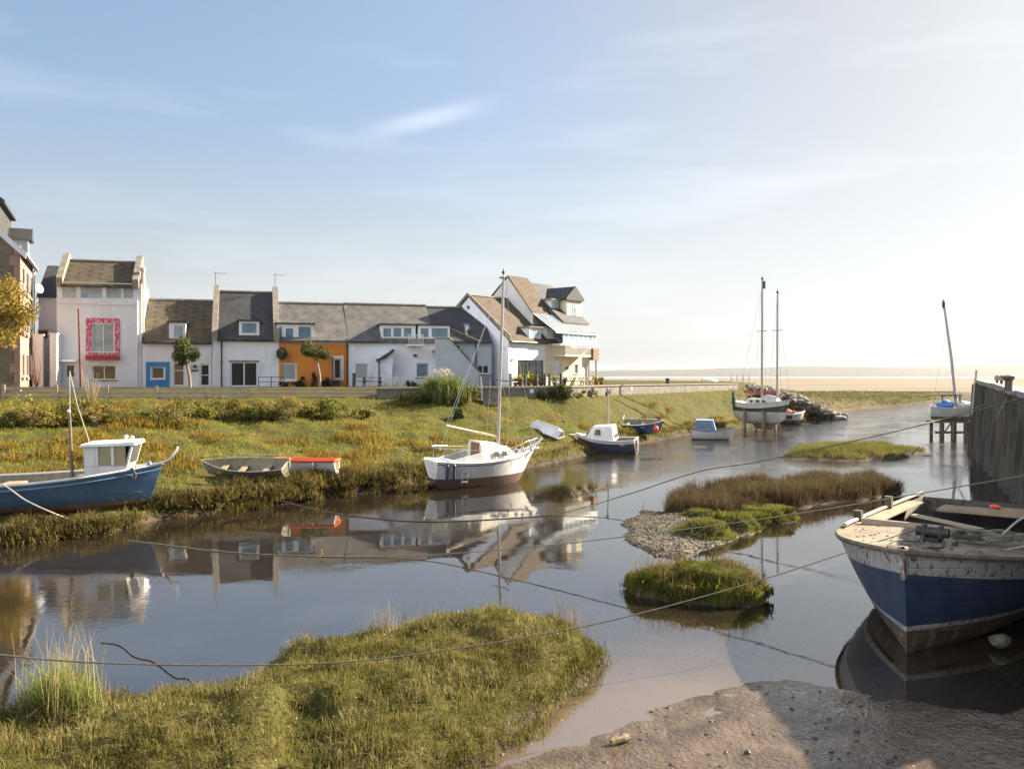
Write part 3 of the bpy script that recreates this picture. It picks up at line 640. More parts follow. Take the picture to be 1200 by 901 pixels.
def low_house():
    h = House(ROW, 'low_white_house', 'low white house with brown tiled roof and blue window surround', 166.6, 248)
    we = h.z(398); D = 8; wr = h.z(352, None, 4); k = (wr - we) / 4
    w1 = h.rect(177.5, 192.5, 430, 444); w2 = h.rect(203.5, 216, 425, 452); w3 = h.rect(234, 247, 426, 453); tall = h.rect(203, 215, 399, 407)
    h.wall(we, [w1, w2, w3, tall], WHITE, D, wr); h.roof(we, wr, D, TILE); h.gutter(0, h.w, we - .28)
    h.window(w1, glass=WARMGL); h.window(w2, glass=WARMGL, rows=2, name='glazed_door', sill=False, handle=True); h.window(w3, glass=DARKGL, rows=3, name='door', sill=False, handle=True, fw=.13); h.window(tall, glass=PALEGL, sill=False)
    a, c, d, e = h.rect(171, 198.5, 424, 453); A, Cc, Dd, E = w1; b = MB(); y0, y1 = -.04, -.004
    b.box(a, A - .09, y0, y1, d, e); b.box(Cc + .09, c, y0, y1, d, e); b.box(A - .09, Cc + .09, y0, y1, E + .02, e); b.box(A - .09, Cc + .09, y0, y1, d, Dd - .08); h.part('window_surround', b, BLUEP)
    h.dormer(198, 217.5, 378, 399, we, k, holes_px=((203, 215.5, 381, 397),), glass=PALEGL)
    b = MB(); u, w = h.u(228.5), h.z(431, 228); b.box(u - .12, u + .12, -.14, -.004, w, w + .2); h.part('wall_lamp', b, DARKF)
    b = MB(); w = h.z(435.3, 228); b.box(u - .26, u + .24, -.03, -.004, w, w + .12); h.part('name_plate', b, DARKF)
    h.pipe(204.8, 405, 424, PIPE, .03)
low_house()

def gable_house():
    h = House(ROW, 'slate_gable_house', 'white house with dark slate roof between two raised stone gables', 248.6, 327)
    we = h.z(394.5); D = 8; wr = h.z(342.5, None, 4); k = (wr - we) / 4
    w1 = h.rect(270, 302, 424, 453)
    h.wall(we, [w1], WHITE, D, wr); h.roof(we, wr, D, SLATE, .35, h.w - .35); h.gutter(.4, h.w - .4, we - .28)
    h.window(w1, cols=2, glass=DARKGL, sill=False, name='patio_window', fw=.1)
    b = MB(); a, c, d, e = w1; b.box(a - .12, c + .12, -.05, -.004, e + .01, e + .12); h.part('lintel', b, COPING)
    h.parapet(-.02, .4, we, wr, D, up=.42); h.parapet(h.w - .42, h.w + .02, we, wr, D, up=.42)
    h.dormer(280, 304, 376.5, 393.5, we, k, glass=SKYGL); h.pipe(259.6, 396, 453)
    h.aerial(.1, 4, wr + .5); h.aerial(h.w - .2, 4, wr + .5)
gable_house()

def orange_house():
    h = House(ROW, 'orange_house', 'orange rendered house with a wide white dormer under old slates', 327, 408.5)
    we = h.z(396.5); D = 8; wr = h.z(356, None, 4); k = (wr - we) / 4
    w1 = h.rect(328.5, 348, 425, 446); w2 = h.rect(391, 400, 420.5, 444)
    h.wall(we, [w1, w2], ORANGE, D, wr); h.roof(we, wr, D, OLDSLATE)
    b = MB(); b.box(h.u(370), h.w, -.06, -.004, we - .42, we - .12); h.part('fascia', b, UPVC)
    h.window(w1, cols=1, glass=PALEGL, fw=.14, blind=True); h.window(w2, glass=DARKGL, fw=.1, name='window')
    a, c, d, e = h.rect(388.5, 402.5, 417, 446); A, Cc, Dd, E = w2; b = MB(); b.box(a, A - .01, -.05, -.004, d, e); b.box(Cc + .01, c, -.05, -.004, d, e); b.box(A - .01, Cc + .01, -.05, -.004, E + .01, e); h.part('window_surround', b, UPVC)
    h.dormer(324.5, 367, 380, 398, we, k, holes_px=((326.5, 331, 382, 396), (334, 344.5, 384, 397), (349, 365, 382, 396)), glass=SKYGL)
    h.pipe(406.7, 397, 453)
    b = MB(); b.prismv([(h.u(372), h.z(452, 380)), (h.u(388.7), h.z(452, 380)), (h.u(388.7), h.z(419, 380)), (h.u(381), h.z(414, 380)), (h.u(372), h.z(414, 380))], -.55, -.008); h.part('bay_wall', b, ORANGE)
    b = MB(); b.tube([(h.u(389), -.6, h.z(418, 389)), (h.u(389), -.6, 0)], .05, 6); b.box(h.u(390), h.u(397), -.5, -.02, 0, h.z(446, 393)); h.part('bin_store', b, DARKF)
    b = MB(); u = h.u(329); b.blob((u, -.25, h.z(414.5, 329)), .42, 5, .3); b.box(u - .02, u + .02, -.25, -.004, h.z(407, 329), h.z(406, 329)); h.part('hanging_basket', b, pm('dark_leaf', (.02, .035, .012), (.05, .06, .02), 9, .9, .5))
orange_house()

def long_house():
    h = House(ROW, 'long_white_house', 'long white house with porch roof and strip dormer of windows', 408.5, 510)
    we = h.z(397.5); D = 8; wr = h.z(357.5, None, 4); k = (wr - we) / 4
    w1 = h.rect(416.5, 431.5, 426, 444); w2 = h.rect(488, 502.5, 425.5, 442)
    h.wall(we, [w1, w2], WHITE, D, wr); h.roof(we, wr, D, OLDSLATE); h.gutter(0, h.u(446), we - .28)
    h.window(w1, glass=PALEGL, blind=True); h.window(w2, glass=SKYGL, sill=2)
    h.dormer(447, 487, 381, 399, we, k, holes_px=((448.5, 459, 384, 395.5), (460.5, 471, 383.5, 395.5), (472.5, 483, 383.5, 395.5)), glass=SKYGL)
    a, c, d, e = h.rect(443, 452, 416, 454); b = MB(); b.prismv([(a, -.3), (c + .3, -.3), (h.u(459), h.z(411, 459)), (a, e)], -.9, -.008); h.part('porch_wall', b, WHITE)
    b = MB(); p = [(h.u(440.5), h.z(421.5, 441)), (h.u(446.5), h.z(417.5, 446)), (h.u(459.5), h.z(409.5, 459)), (h.u(459.5), h.z(412, 459)), (h.u(449), h.z(420.5, 449)), (h.u(440.5), h.z(423.5, 441))]
    b.prismv(p, -1.15, -.006); h.part('porch_roof', b, SLATE); h.pipe(442, 421, 453, v=-1.0)
    a, c, d, e = h.rect(476, 494, 392.5, 404); b = MB(); b.box(a, c, -.9, -.01, d - .12, d); bl = h.part('balcony', b, WHITE)
    b = MB(); b.box(a, c, -.9, -.86, e - .05, e); b.box(a, a + .05, -.859, -.02, e - .05, e); b.box(c - .05, c, -.859, -.02, e - .05, e)
    for i in range(13): u = a + .02 + (c - a - .05) * i / 12; b.box(u, u + .025, -.89, -.87, d, e - .05)
    h.part('rail', b, UPVC, bl); b = MB(); b.box(a + .35, c - .4, -.75, -.1, d, d + .42); h.part('planter', b, DARKF, bl)
    b = MB(); b.box(h.u(484.5), h.u(488), -.16, -.004, h.z(418, 486), h.z(415.2, 486)); h.part('wall_vent', b, DARKF)
long_house()

def stair_house():
    h = House(ROW, 'stair_house', 'blue grey house with solid outside stair wall and dark roof', 510, 576)
    we = h.z(397.5); D = 8; wr = h.z(361, None, 4); k = (wr - we) / 4
    w1 = h.rect(559, 573, 428, 438); w2 = h.rect(529, 540, 404, 424)
    h.wall(we, [w1, w2], GREYB, D, wr); h.roof(we, wr, D, SLATE)
    h.window(w1, cols=2, glass=DARKGL); h.window(w2, glass=DARKGL, name='upper_door', sill=False)
    h.dormer(490, 527, 381.5, 398, we, k, holes_px=((492, 503, 384, 396), (505, 525.5, 384, 396)), glass=SKYGL, cols=1)
    b = MB(); v0, v1 = -1.5, -1.3; p = [(h.u(510, -1.4), -.5), (h.u(561.5, -1.4), -.5), (h.u(561.5, -1.4), h.z(437, 561, -1.4)), (h.u(526, -1.4), h.z(397, 526, -1.4)), (h.u(510, -1.4), h.z(397, 510, -1.4))]
    b.prismv(p, v0, v1); st = h.part('stair_wall', b, GREYB)
    b = MB(); (ua, wa), (ub, wb) = p[3], p[2]; b.prismv([(ua - .05, wa), (ub + .1, wb), (ub + .1, wb + .1), (ua - .05, wa + .1)], -1.56, -1.24); b.box(p[4][0] - .02, ua - .06, -1.55, -1.25, wa, wa + .09); h.part('coping', b, COPING, st)
    b = MB(); n = 14
    for i in range(n): t0 = i / n; b.box(ub - (ub - ua) * (t0 + 1 / n), ub - (ub - ua) * t0, v1 + .01, -.01, -.3, (wa - .9) * (i + 1) / n)
    b.box(p[4][0], ua - .01, v1 + .01, -.01, wa - 1.05, wa - .9); h.part('steps', b, COPING, st)
    b = MB(); b.box(h.u(511), h.u(512), -1.28, -.02, -.3, wa - 1.06); h.part('stair_side', b, GREYB, st)
    b = MB(); b.tube([(ua + .3, -.15, wa + .25), (ub + .2, -.15, wb + .35)], .03, 5); h.part('handrail', b, DARKF, st)
    b = MB(); u = h.u(548.5); b.tube([(u, .6, we + .2), (u, .6, we + 1.15)], .12, 8); h.part('flue', b, GREYP)
    b = MB(); vv = 1.5; b.prism([(vv - .35, we + (vv - .35) * k + .02), (vv + .35, we + (vv + .35) * k + .02), (vv + .35, we + (vv + .35) * k + .09), (vv - .35, we + (vv - .35) * k + .09)], h.u(549), h.u(556)); h.part('skylight', b, SKYGL)
    h.pipe(557.5, 398, 452); h.gutter(h.u(529), h.w, we - .28)
stair_house()

# --- the corner group on the right, turned towards the sun
G = Front(-.29, 72, 50, 4.1)
def corner_house():
    h = House(G, 'white_corner_house', 'white corner house with tall gable end, tan roof and glass doors', 596, 639.5, 'houses in the corner group')
    we = h.z(397, 610); D = 9.2; wr = h.z(347, 549, 4.6) if False else 7.95; k = (wr - we) / 4.6
    gd = h.rect(606.5, 637, 422, 451.5)
    h.wall(we, [gd], WHITE, D, wr); h.roof(we, wr, D, TILE2, -.05, h.w, ov=.25); h.gutter(0, h.w, we - .3)
    h.window(gd, cols=4, glass=DARKGL, frame=DARKF, sill=False, name='glass_doors', fw=.09, handle=True)
    b = MB(); b.prism([(-.3, we - .1), (-.3, we + .22), (D / 2, wr + .24), (D + .25, we + .22), (D + .25, we - .05), (D / 2, wr - .03)], -.16, -.051); h.part('bargeboard', b, COPING)
    h.dormer(620.5, 634, 384, 398, we, k, glass=PALEGL, wallm=UPVC, roofm=COPING)
    b = MB(); u = -.03; b.lathe([(.02, 0), (.13, .01), (.15, .05)], 10); o = h.part('round_vent', b, DARKF); o.location = (-.03, 4.6, 6.9); o.rotation_euler = (0, R(-90), 0)
    b = MB(); b.box(h.u(602), h.u(603), -.02, -.005, h.z(412, 602), h.z(405, 602)); b.box(h.u(600), h.u(602), -.12, -.004, h.z(422, 601), h.z(420, 601)); h.part('wall_lamp', b, UPVC)
    b = MB(); b.tube([(-.08, .5, h.z(409, 596)), (h.u(603), -.25, h.z(407, 603))], .02, 5); h.part('cable', b, DARKF)
corner_house()
def cream_house():
    h = House(G, 'cream_house', 'cream house with a railed balcony above its terrace doors', 639.7, 668, 'houses in the corner group')
    we = h.z(398, 645); D = 9.2; wr = 7.95; k = (wr - we) / 4.6
    gd = h.rect(646, 658.5, 423, 451.5)
    h.wall(we, [gd], CREAM, D, wr, ends=False); h.roof(we, wr, D, TILE2, 0, h.u(652)); h.window(gd, cols=2, glass=PALEGL, sill=False, name='glass_doors', frame=UPVC, fw=.09)
    h.dormer(640.5, 660, 385, 399, we, k, holes_px=((647.5, 659, 387, 398),), glass=PALEGL, wallm=UPVC, roofm=COPING)
    # the taller gabled block behind
    v0 = 1.6; we2, wr2 = 6.4, 10.05
    b = MB(); b.prism([(v0, -.5), (v0 + 7, -.5), (v0 + 7, we2), (v0 + 3.0, wr2 - .1), (v0, we2)], h.u(641), h.u(664)); h.part('upper_block', b, PALE)
    b = MB(); kk = (wr2 - we2) / 3; b.prism([(v0 - .3, we2 - .3 * kk + .12), (v0 + 3, wr2 + .12), (v0 + 7.3, we2 + .1), (v0 + 7.3, we2 - .06), (v0 + 3, wr2 - .04), (v0 - .3, we2 - .3 * kk - .04)], h.u(641) + .0, h.u(664)); h.part('upper_roof', b, TILE2)
    a = h.u(655, v0); b = MB(); b.box(a - .9, a + .25, v0 + .25, v0 + 2.2, we2 + .1, we2 + 1.55); d = h.part('dormer', b, UPVC)
    b = MB(); b.box(a - 1.1, a + .4, v0 + .05, v0 + 2.4, we2 + 1.55, we2 + 1.68); h.part('dormer_roof', b, COPING, d)
    b = MB(); b.box(a - .75, a - .37, v0 + .22, v0 + .248, we2 + .5, we2 + 1.4); b.box(a - .28, a + .1, v0 + .22, v0 + .248, we2 + .5, we2 + 1.4); h.part('dormer_pane', b, PALEGL, d)
    a, c = h.u(649), h.u(679); w = h.z(416, 660); b = MB(); b.box(a, c, -1.3, -.01, w - .16, w); bl = h.part('balcony', b, PALE)
    b = MB(); b.box(a, c, -1.3, -1.25, w + .9, w + .96); b.box(a, a + .05, -1.249, -.02, w + .9, w + .96)
    n = int((c - a) / .14)
    for i in range(n): u = a + .02 + (c - a - .05) * i / (n - 1); b.box(u, u + .022, -1.285, -1.262, w, w + .9)
    h.part('rail', b, UPVC, bl)
    b = MB(); u = h.u(664); b.box(u - .12, u + .12, -.16, -.004, h.z(433, 664), h.z(430, 664)); h.part('wall_lamp', b, DARKF)
cream_house()
def end_house():
    h = House(G, 'end_house', 'last house of the row with sloping glass roof and black gable roof', 668.3, 690, 'houses in the corner group')
    w1 = h.rect(673.5, 677.5, 427, 438); we = h.z(408, 680); gd = h.rect(684, 688.5, 424, 451.5)
    h.wall(we, [w1, gd], CREAM, 3, None, dep=.12); h.window(w1, glass=WARMGL, fw=.05); h.window(gd, glass=PALEGL, sill=False, name='door', fw=.08, frame=UPVC)
    # conservatory with the sloping glass roof
    a, c = -3.6, h.w - .02; wt, wb = 6.5, h.z(391, 680); v1, v0 = 1.55, -1.0
    b = MB(); b.prism([(v0, wb), (v1, wt), (v1, wt - .06), (v0, wb - .06)], a, c); g = h.part('glass_roof', b, glassm('roof_glass', (.16, .2, .22), .12))
    b = MB(); n = 12
    for i in range(n + 1): u = a + (c - a) * i / n; b.prism([(v0 - .02, wb + .002), (v1, wt + .002), (v1, wt + .06), (v0 - .02, wb + .06)], u - .025, u + .025)
    b.box(a, c, v0 - .1, v0 + .02, wb - .16, wb - .065); h.part('glazing_bars', b, UPVC, g)
    b = MB(); q0, q1 = we + .3, wb - .17
    b.box(a + 1.2, c, v0 + .02, v0 + .1, q0, q0 + .35); b.box(c - .1, c, v0 + .11, v1, q0, q1)
    for i in range(8): u = a + 1.2 + (c - a - 1.3) * i / 7; b.box(u, u + .1, v0 + .025, v0 + .095, q0 + .351, q1)
    cs = h.part('conservatory_wall', b, UPVC); b = MB(); b.box(a + 1.2, c - .1, v0 + .05, v0 + .07, q0 + .36, q1 - .01); h.part('pane', b, PALEGL, cs)
    b = MB(); b.box(a + .6, c + .1, v0 - .15, 0 - .01, we + .1, we + .29); h.part('balcony_floor', b, PALE)
    # black gabled roof block
    p0 = h.u(665.5); we3, wr3 = 5.7, 9.7; v = .2
    b = MB(); b.prism([(v + 1.5, 0), (v + 8, 0), (v + 8, we3), (v + 4.7, wr3 - .1), (v + 1.5, we3 + 1.3)], p0, h.w + .4); h.part('rear_block', b, CREAM)
    kk = (wr3 - we3) / 4.7; b = MB(); b.prism([(v + .0, we3 + .1), (v + 4.7, wr3 + .12), (v + 9, we3 + .2), (v + 9, we3), (v + 4.7, wr3 - .1), (v + .0, we3 - .1)], p0 - .35, h.w + .45); h.part('roof', b, SLATE)
    b = MB(); u = h.w - .2; b.box(u - 1.8, u + .6, 1.1, 6, 5.0, 8.15); d = h.part('cross_gable', b, CREAM)
    b = MB(); b.prismv([(u - 2.1, 8.0), (u + .75, 8.0), (u + .75, 8.2), (u - .65, 9.35), (u - 2.1, 8.2)], .9, 6.2); h.part('cross_roof', b, SLATE, d)
    b = MB(); b.box(u - 1.0, u - .3, 1.07, 1.098, 6.6, 7.7); h.part('pane', b, PALEGL, d)
    b = MB(); b.box(h.w + .0, h.w + .6, 3.2, 4.1, 5.5, 8.4); b.box(h.w - .07, h.w + .67, 3.13, 4.17, 8.4, 8.55); b.tube([(h.w + .3, 3.65, 8.55), (h.w + .3, 3.65, 8.95)], .13, 8); h.part('chimney', b, COPING)
    b = MB(); z0, z1 = h.z(422, 696), h.z(409, 696); b.box(h.w + .05, h.w + .95, -.5, .9, z0, z1); o = h.part('timber_bay', b, pm('bay_timber', (.2, .13, .08), (.28, .19, .12), 3, .8, .3, stretch=(8, 8, 1)))
    b = MB(); b.tube([(h.w + .75, -.3, -.4), (h.w + .75, -.3, z0)], .06, 7); h.part('bay_post', b, DARKF, o)
    b = MB(); b.box(h.w - .03, h.w + .04, -.05, .02, 0, we3); h.part('downpipe', b, UPVC)
end_house()
# ------------------------------------------------------------------ boats
def paint(name, c, chip=(.25, .2, .16), rough=.45, lo=.62, hi=.68, sc=3.):
    return pm(name, c, tuple(x * .82 for x in c), 1.5, rough, .08, 14, c3=chip, s3=sc, lo3=lo, hi3=hi, stretch=(1.25, 1.25, .6))
BLUE = paint('boat_blue', (.1, .19, .33), (.25, .27, .3)); NAVY = paint('boat_navy', (.03, .04, .075), (.1, .1, .11))
GEL = paint('boat_white', (.74, .73, .7), (.42, .38, .3), .35); GRIME = paint('grimy_white', (.6, .58, .53), (.27, .22, .17), .5, .52, .62)
ANTI = paint('antifoul_brown', (.13, .075, .055), (.07, .062, .04), .8, .46, .65, 2.2); MUDDY = paint('muddy_bottom', (.1, .08, .055), (.16, .13, .09), .85, .5, .65)
SAND = paint('faded_red_bottom', (.36, .17, .12), (.22, .14, .1), .8, .55, .7)
GREYGRN = paint('grey_green', (.24, .23, .17), (.13, .12, .08), .7, .5, .65); INSIDE = paint('boat_inside', (.23, .2, .13), (.12, .11, .07), .8, .5, .65)
ORG = paint('orange_plastic', (.75, .1, .02), (.5, .08, .02), .45); BLACKP = paint('boat_black', (.015, .016, .018), (.08, .08, .07), .5)
STEEL = pm('stainless', (.55, .55, .55), (.4, .4, .4), 6, .3, .05, metal=.8); MASTM = pm('mast_grey', (.3, .29, .26), (.38, .36, .32), 3, .5, .05, stretch=(1, 1, .2))
WOODM = pm('varnished_wood', (.2, .09, .04), (.28, .13, .06), 3, .5, .15, stretch=(1, 6, 6)); PLY = pm('bare_ply', (.36, .27, .17), (.27, .2, .125), 1.6, .75, .25, 22, c3=(.14, .105, .07), s3=2.2, lo3=.52, hi3=.72)
ROPE = pm('rope', (.28, .26, .22), (.16, .15, .12), 12, .9, .5, 60); ROPEW = pm('pale_rope', (.5, .49, .44), (.36, .34, .3), 12, .9, .5, 60); ROPEG = pm('green_rope', (.13, .15, .1), (.2, .2, .15), 12, .9, .5, 60)
BGLASS = glassm('boat_glass', (.05, .055, .06), .06)
ROPEB = pm('dark_rope', (.09, .08, .065), (.05, .045, .035), 12, .9, .5, 60)

class Hull:
    def __init__(s, L, B, D, sb=.3, ss=.1, kb=.35, ks=.1, tr=.75, tm=.4, e=2., p0=.45, p1=.8, rake=.3, trake=-.05, n=26):
        s.__dict__.update(locals())
    def b(s, t):
        if t < s.tm: return s.B / 2 * (s.tr + (1 - s.tr) * (1 - ((s.tm - t) / s.tm) ** 2))
        return s.B / 2 * max(0., 1 - ((t - s.tm) / (1 - s.tm)) ** s.e)
    def zs(s, t): return s.D + (s.sb * ((t - .35) / .65) ** 2 if t > .35 else s.ss * ((.35 - t) / .35) ** 2)
    def zk(s, t): return (s.ks * ((.3 - t) / .3) ** 2 if t < .3 else 0) + (s.kb * ((t - .6) / .4) ** 2.5 if t > .6 else 0)
    def pt(s, t, q, side, inset=0.):
        p = s.p0 + (s.p1 - s.p0) * t ** 3; y = s.b(t) * (q ** p if q > 0 else 0); y = max(y - inset, 0)
        x = s.L * (t - .5) + s.rake * (q - 1) * t ** 4 + s.trake * (1 - q) * (1 - t) ** 6
        return (x, side * max(y, .012 if t > .02 else .012), s.zk(t) + (s.zs(t) - s.zk(t)) * q)
    def sheer(s, t, side, up=0., out=0.):
        x, y, z = s.pt(t, 1, side); return (x, y + side * out, z + up)
    def make(s, bands, mats, parent, inner=None, th=.045, name='hull', transom=None):
        """bands: (top(zk, zs) height, material index, rows), keel upwards"""
        ts = [i / s.n for i in range(s.n + 1)]; ts = [t ** .9 if False else t for t in ts]
        rows = []; 
        for t in ts:
            zk, zs = s.zk(t), s.zs(t); q = 0.; qs = [0.]
            for top, mi, k in bands:
                q1 = min(1., max(q, (top(zk, zs) - zk) / (zs - zk)))
                for j in range(k):
                    f = (j + 1) / k; f = f * f if q == 0 and k > 2 else f
                    qs.append(q + (q1 - q) * f)
                q = q1
            rows.append(qs)
        mi_row = [mi for _, mi, k in bands for _ in range(k)]
        V, Fa, M = [], [], []
        nr = len(rows[0])
        for side in (1, -1):
            base = len(V)
            for t, qs in zip(ts, rows): V += [s.pt(t, q, side) for q in qs]
            for i in range(s.n):
                for j in range(nr - 1):
                    a, b_, c, d = base + i * nr + j, base + (i + 1) * nr + j, base + (i + 1) * nr + j + 1, base + i * nr + j + 1
                    Fa.append((a, b_, c, d) if side < 0 else (d, c, b_, a)); M.append(mi_row[j])
            if inner is not None:
                bi = len(V)
                for t, qs in zip(ts, rows): V += [s.pt(t, max(q, .14), side, th) for q in qs]
                for i in range(s.n):
                    for j in range(nr - 1):
                        a, b_, c, d = bi + i * nr + j, bi + (i + 1) * nr + j, bi + (i + 1) * nr + j + 1, bi + i * nr + j + 1
                        Fa.append((d, c, b_, a) if side < 0 else (a, b_, c, d)); M.append(inner)
                for i in range(s.n):
                    a, b_, c, d = base + i * nr + nr - 1, base + (i + 1) * nr + nr - 1, bi + (i + 1) * nr + nr - 1, bi + i * nr + nr - 1
                    Fa.append((a, b_, c, d)); M.append(inner)
        # transom, and a narrow stem and keel strip
        h = len(V) // 2
        for off in ((0,) if inner is None else (0, (s.n + 1) * nr)):
            for j in range(nr - 1): Fa.append((off + j, off + j + 1, h + off + j + 1, h + off + j)); M.append(mi_row[j] if off == 0 and transom is None else (transom if off == 0 else inner))
        for i in range(s.n): Fa.append((i * nr, (i + 1) * nr, h + (i + 1) * nr, h + i * nr)); M.append(mi_row[0])
        e0 = s.n * nr
        for j in range(nr - 1): Fa.append((e0 + j, e0 + j + 1, h + e0 + j + 1, h + e0 + j)); M.append(mi_row[j])
        mb = MB(); mb.v, mb.f, mb.m = V, Fa, M
        return mb.build(name, mats, parent, smooth=True, recalc=False)
    def deck(s, t0, t1, drop, mat, parent, camber=.05, name='deck', inset=.02, n=18, thick=0):
        mb = MB(); P = []
        for i in range(n + 1):
            t = t0 + (t1 - t0) * i / n; b = max(s.b(t) - inset, .01); x = s.pt(t, 1, 1)[0]; z = s.zs(t) - drop; P.append([(x, b * k, z + camber * (1 - k * k)) for k in (-1, -.6, -.2, .2, .6, 1)])
        for i in range(n):
            for k in range(5): mb.poly([P[i][k], P[i + 1][k], P[i + 1][k + 1], P[i][k + 1]])
        for e_ in ((P[0],) if t1 > .97 else (P[0], P[-1])): mb.poly(e_ + [(e_[-1][0], e_[-1][1], e_[-1][2] - .09), (e_[0][0], e_[0][1], e_[0][2] - .09)])
        return mb.build(name, mat, parent, recalc=False)
    def floor(s, z, mat, parent, t0=.02, t1=.93, name='floor'):
        mb = MB(); P = []
        for i in range(19):
            t = t0 + (t1 - t0) * i / 18; zk, zs = s.zk(t), s.zs(t); q = max(.02, (z - zk) / (zs - zk)); P.append((s.pt(t, 1, 1)[0], s.pt(t, q, 1)[1] - .02))
        for (xa, ba), (xb, bb) in zip(P, P[1:]): mb.poly([(xa, -ba, z), (xb, -bb, z), (xb, bb, z), (xa, ba, z)])
        return mb.build(name, mat, parent, recalc=False)
    def rail(s, t0, t1, r, mat, parent, up=0., out=.0, name='gunwale', n=24, side=None, closed=False):
        mb = MB()
        for sd in ((1, -1) if side is None else (side,)): mb.tube([s.sheer(t0 + (t1 - t0) * i / n, sd, up, out) for i in range(n + 1)], r, 6)
        if closed: mb.tube([s.sheer(t0, 1, up), s.sheer(t0, -1, up)], r, 6)
        return mb.build(name, mat, parent, smooth=True)
    def thwart(s, t, drop, w, mat, parent, name='seat'):
        b = s.b(t) - .05; x = s.pt(t, 1, 1)[0]; z = s.zs(t) - drop; mb = MB(); mb.box(x - w / 2, x + w / 2, -b, b, z - .04, z); return mb.build(name, mat, parent)
def curve(pts, n=24):
    """smooth curve through points"""
    pts = [Vector(p) for p in pts]; out = []
    for i in range(len(pts) - 1):
        a, b, c, d = pts[max(i - 1, 0)], pts[i], pts[i + 1], pts[min(i + 2, len(pts) - 1)]
        for k in range(n):
            t = k / n; out.append(.5 * ((2 * b) + (c - a) * t + (2 * a - 5 * b + 4 * c - d) * t * t + (3 * b - a - 3 * c + d) * t ** 3))
    return out + [pts[-1]]
def tubepart(name, pts, r, mat, parent=None, n=6): return MB().tube(pts, r, n).build(name, mat, parent, smooth=True)
def boat(name, label, cat, px, py, heading, sink=.1, roll=0, pitch=0, group='boats moored along the creek', loc=None):
    p = loc if loc is not None else ground(px, py); p = Vector(p); p.z -= sink
    return thing(name, label, cat, p, R(heading), group, R(roll), R(pitch))
def absz(z): return lambda zk, zs: z
def below(d): return lambda zk, zs: zs - d
TOP = lambda zk, zs: zs

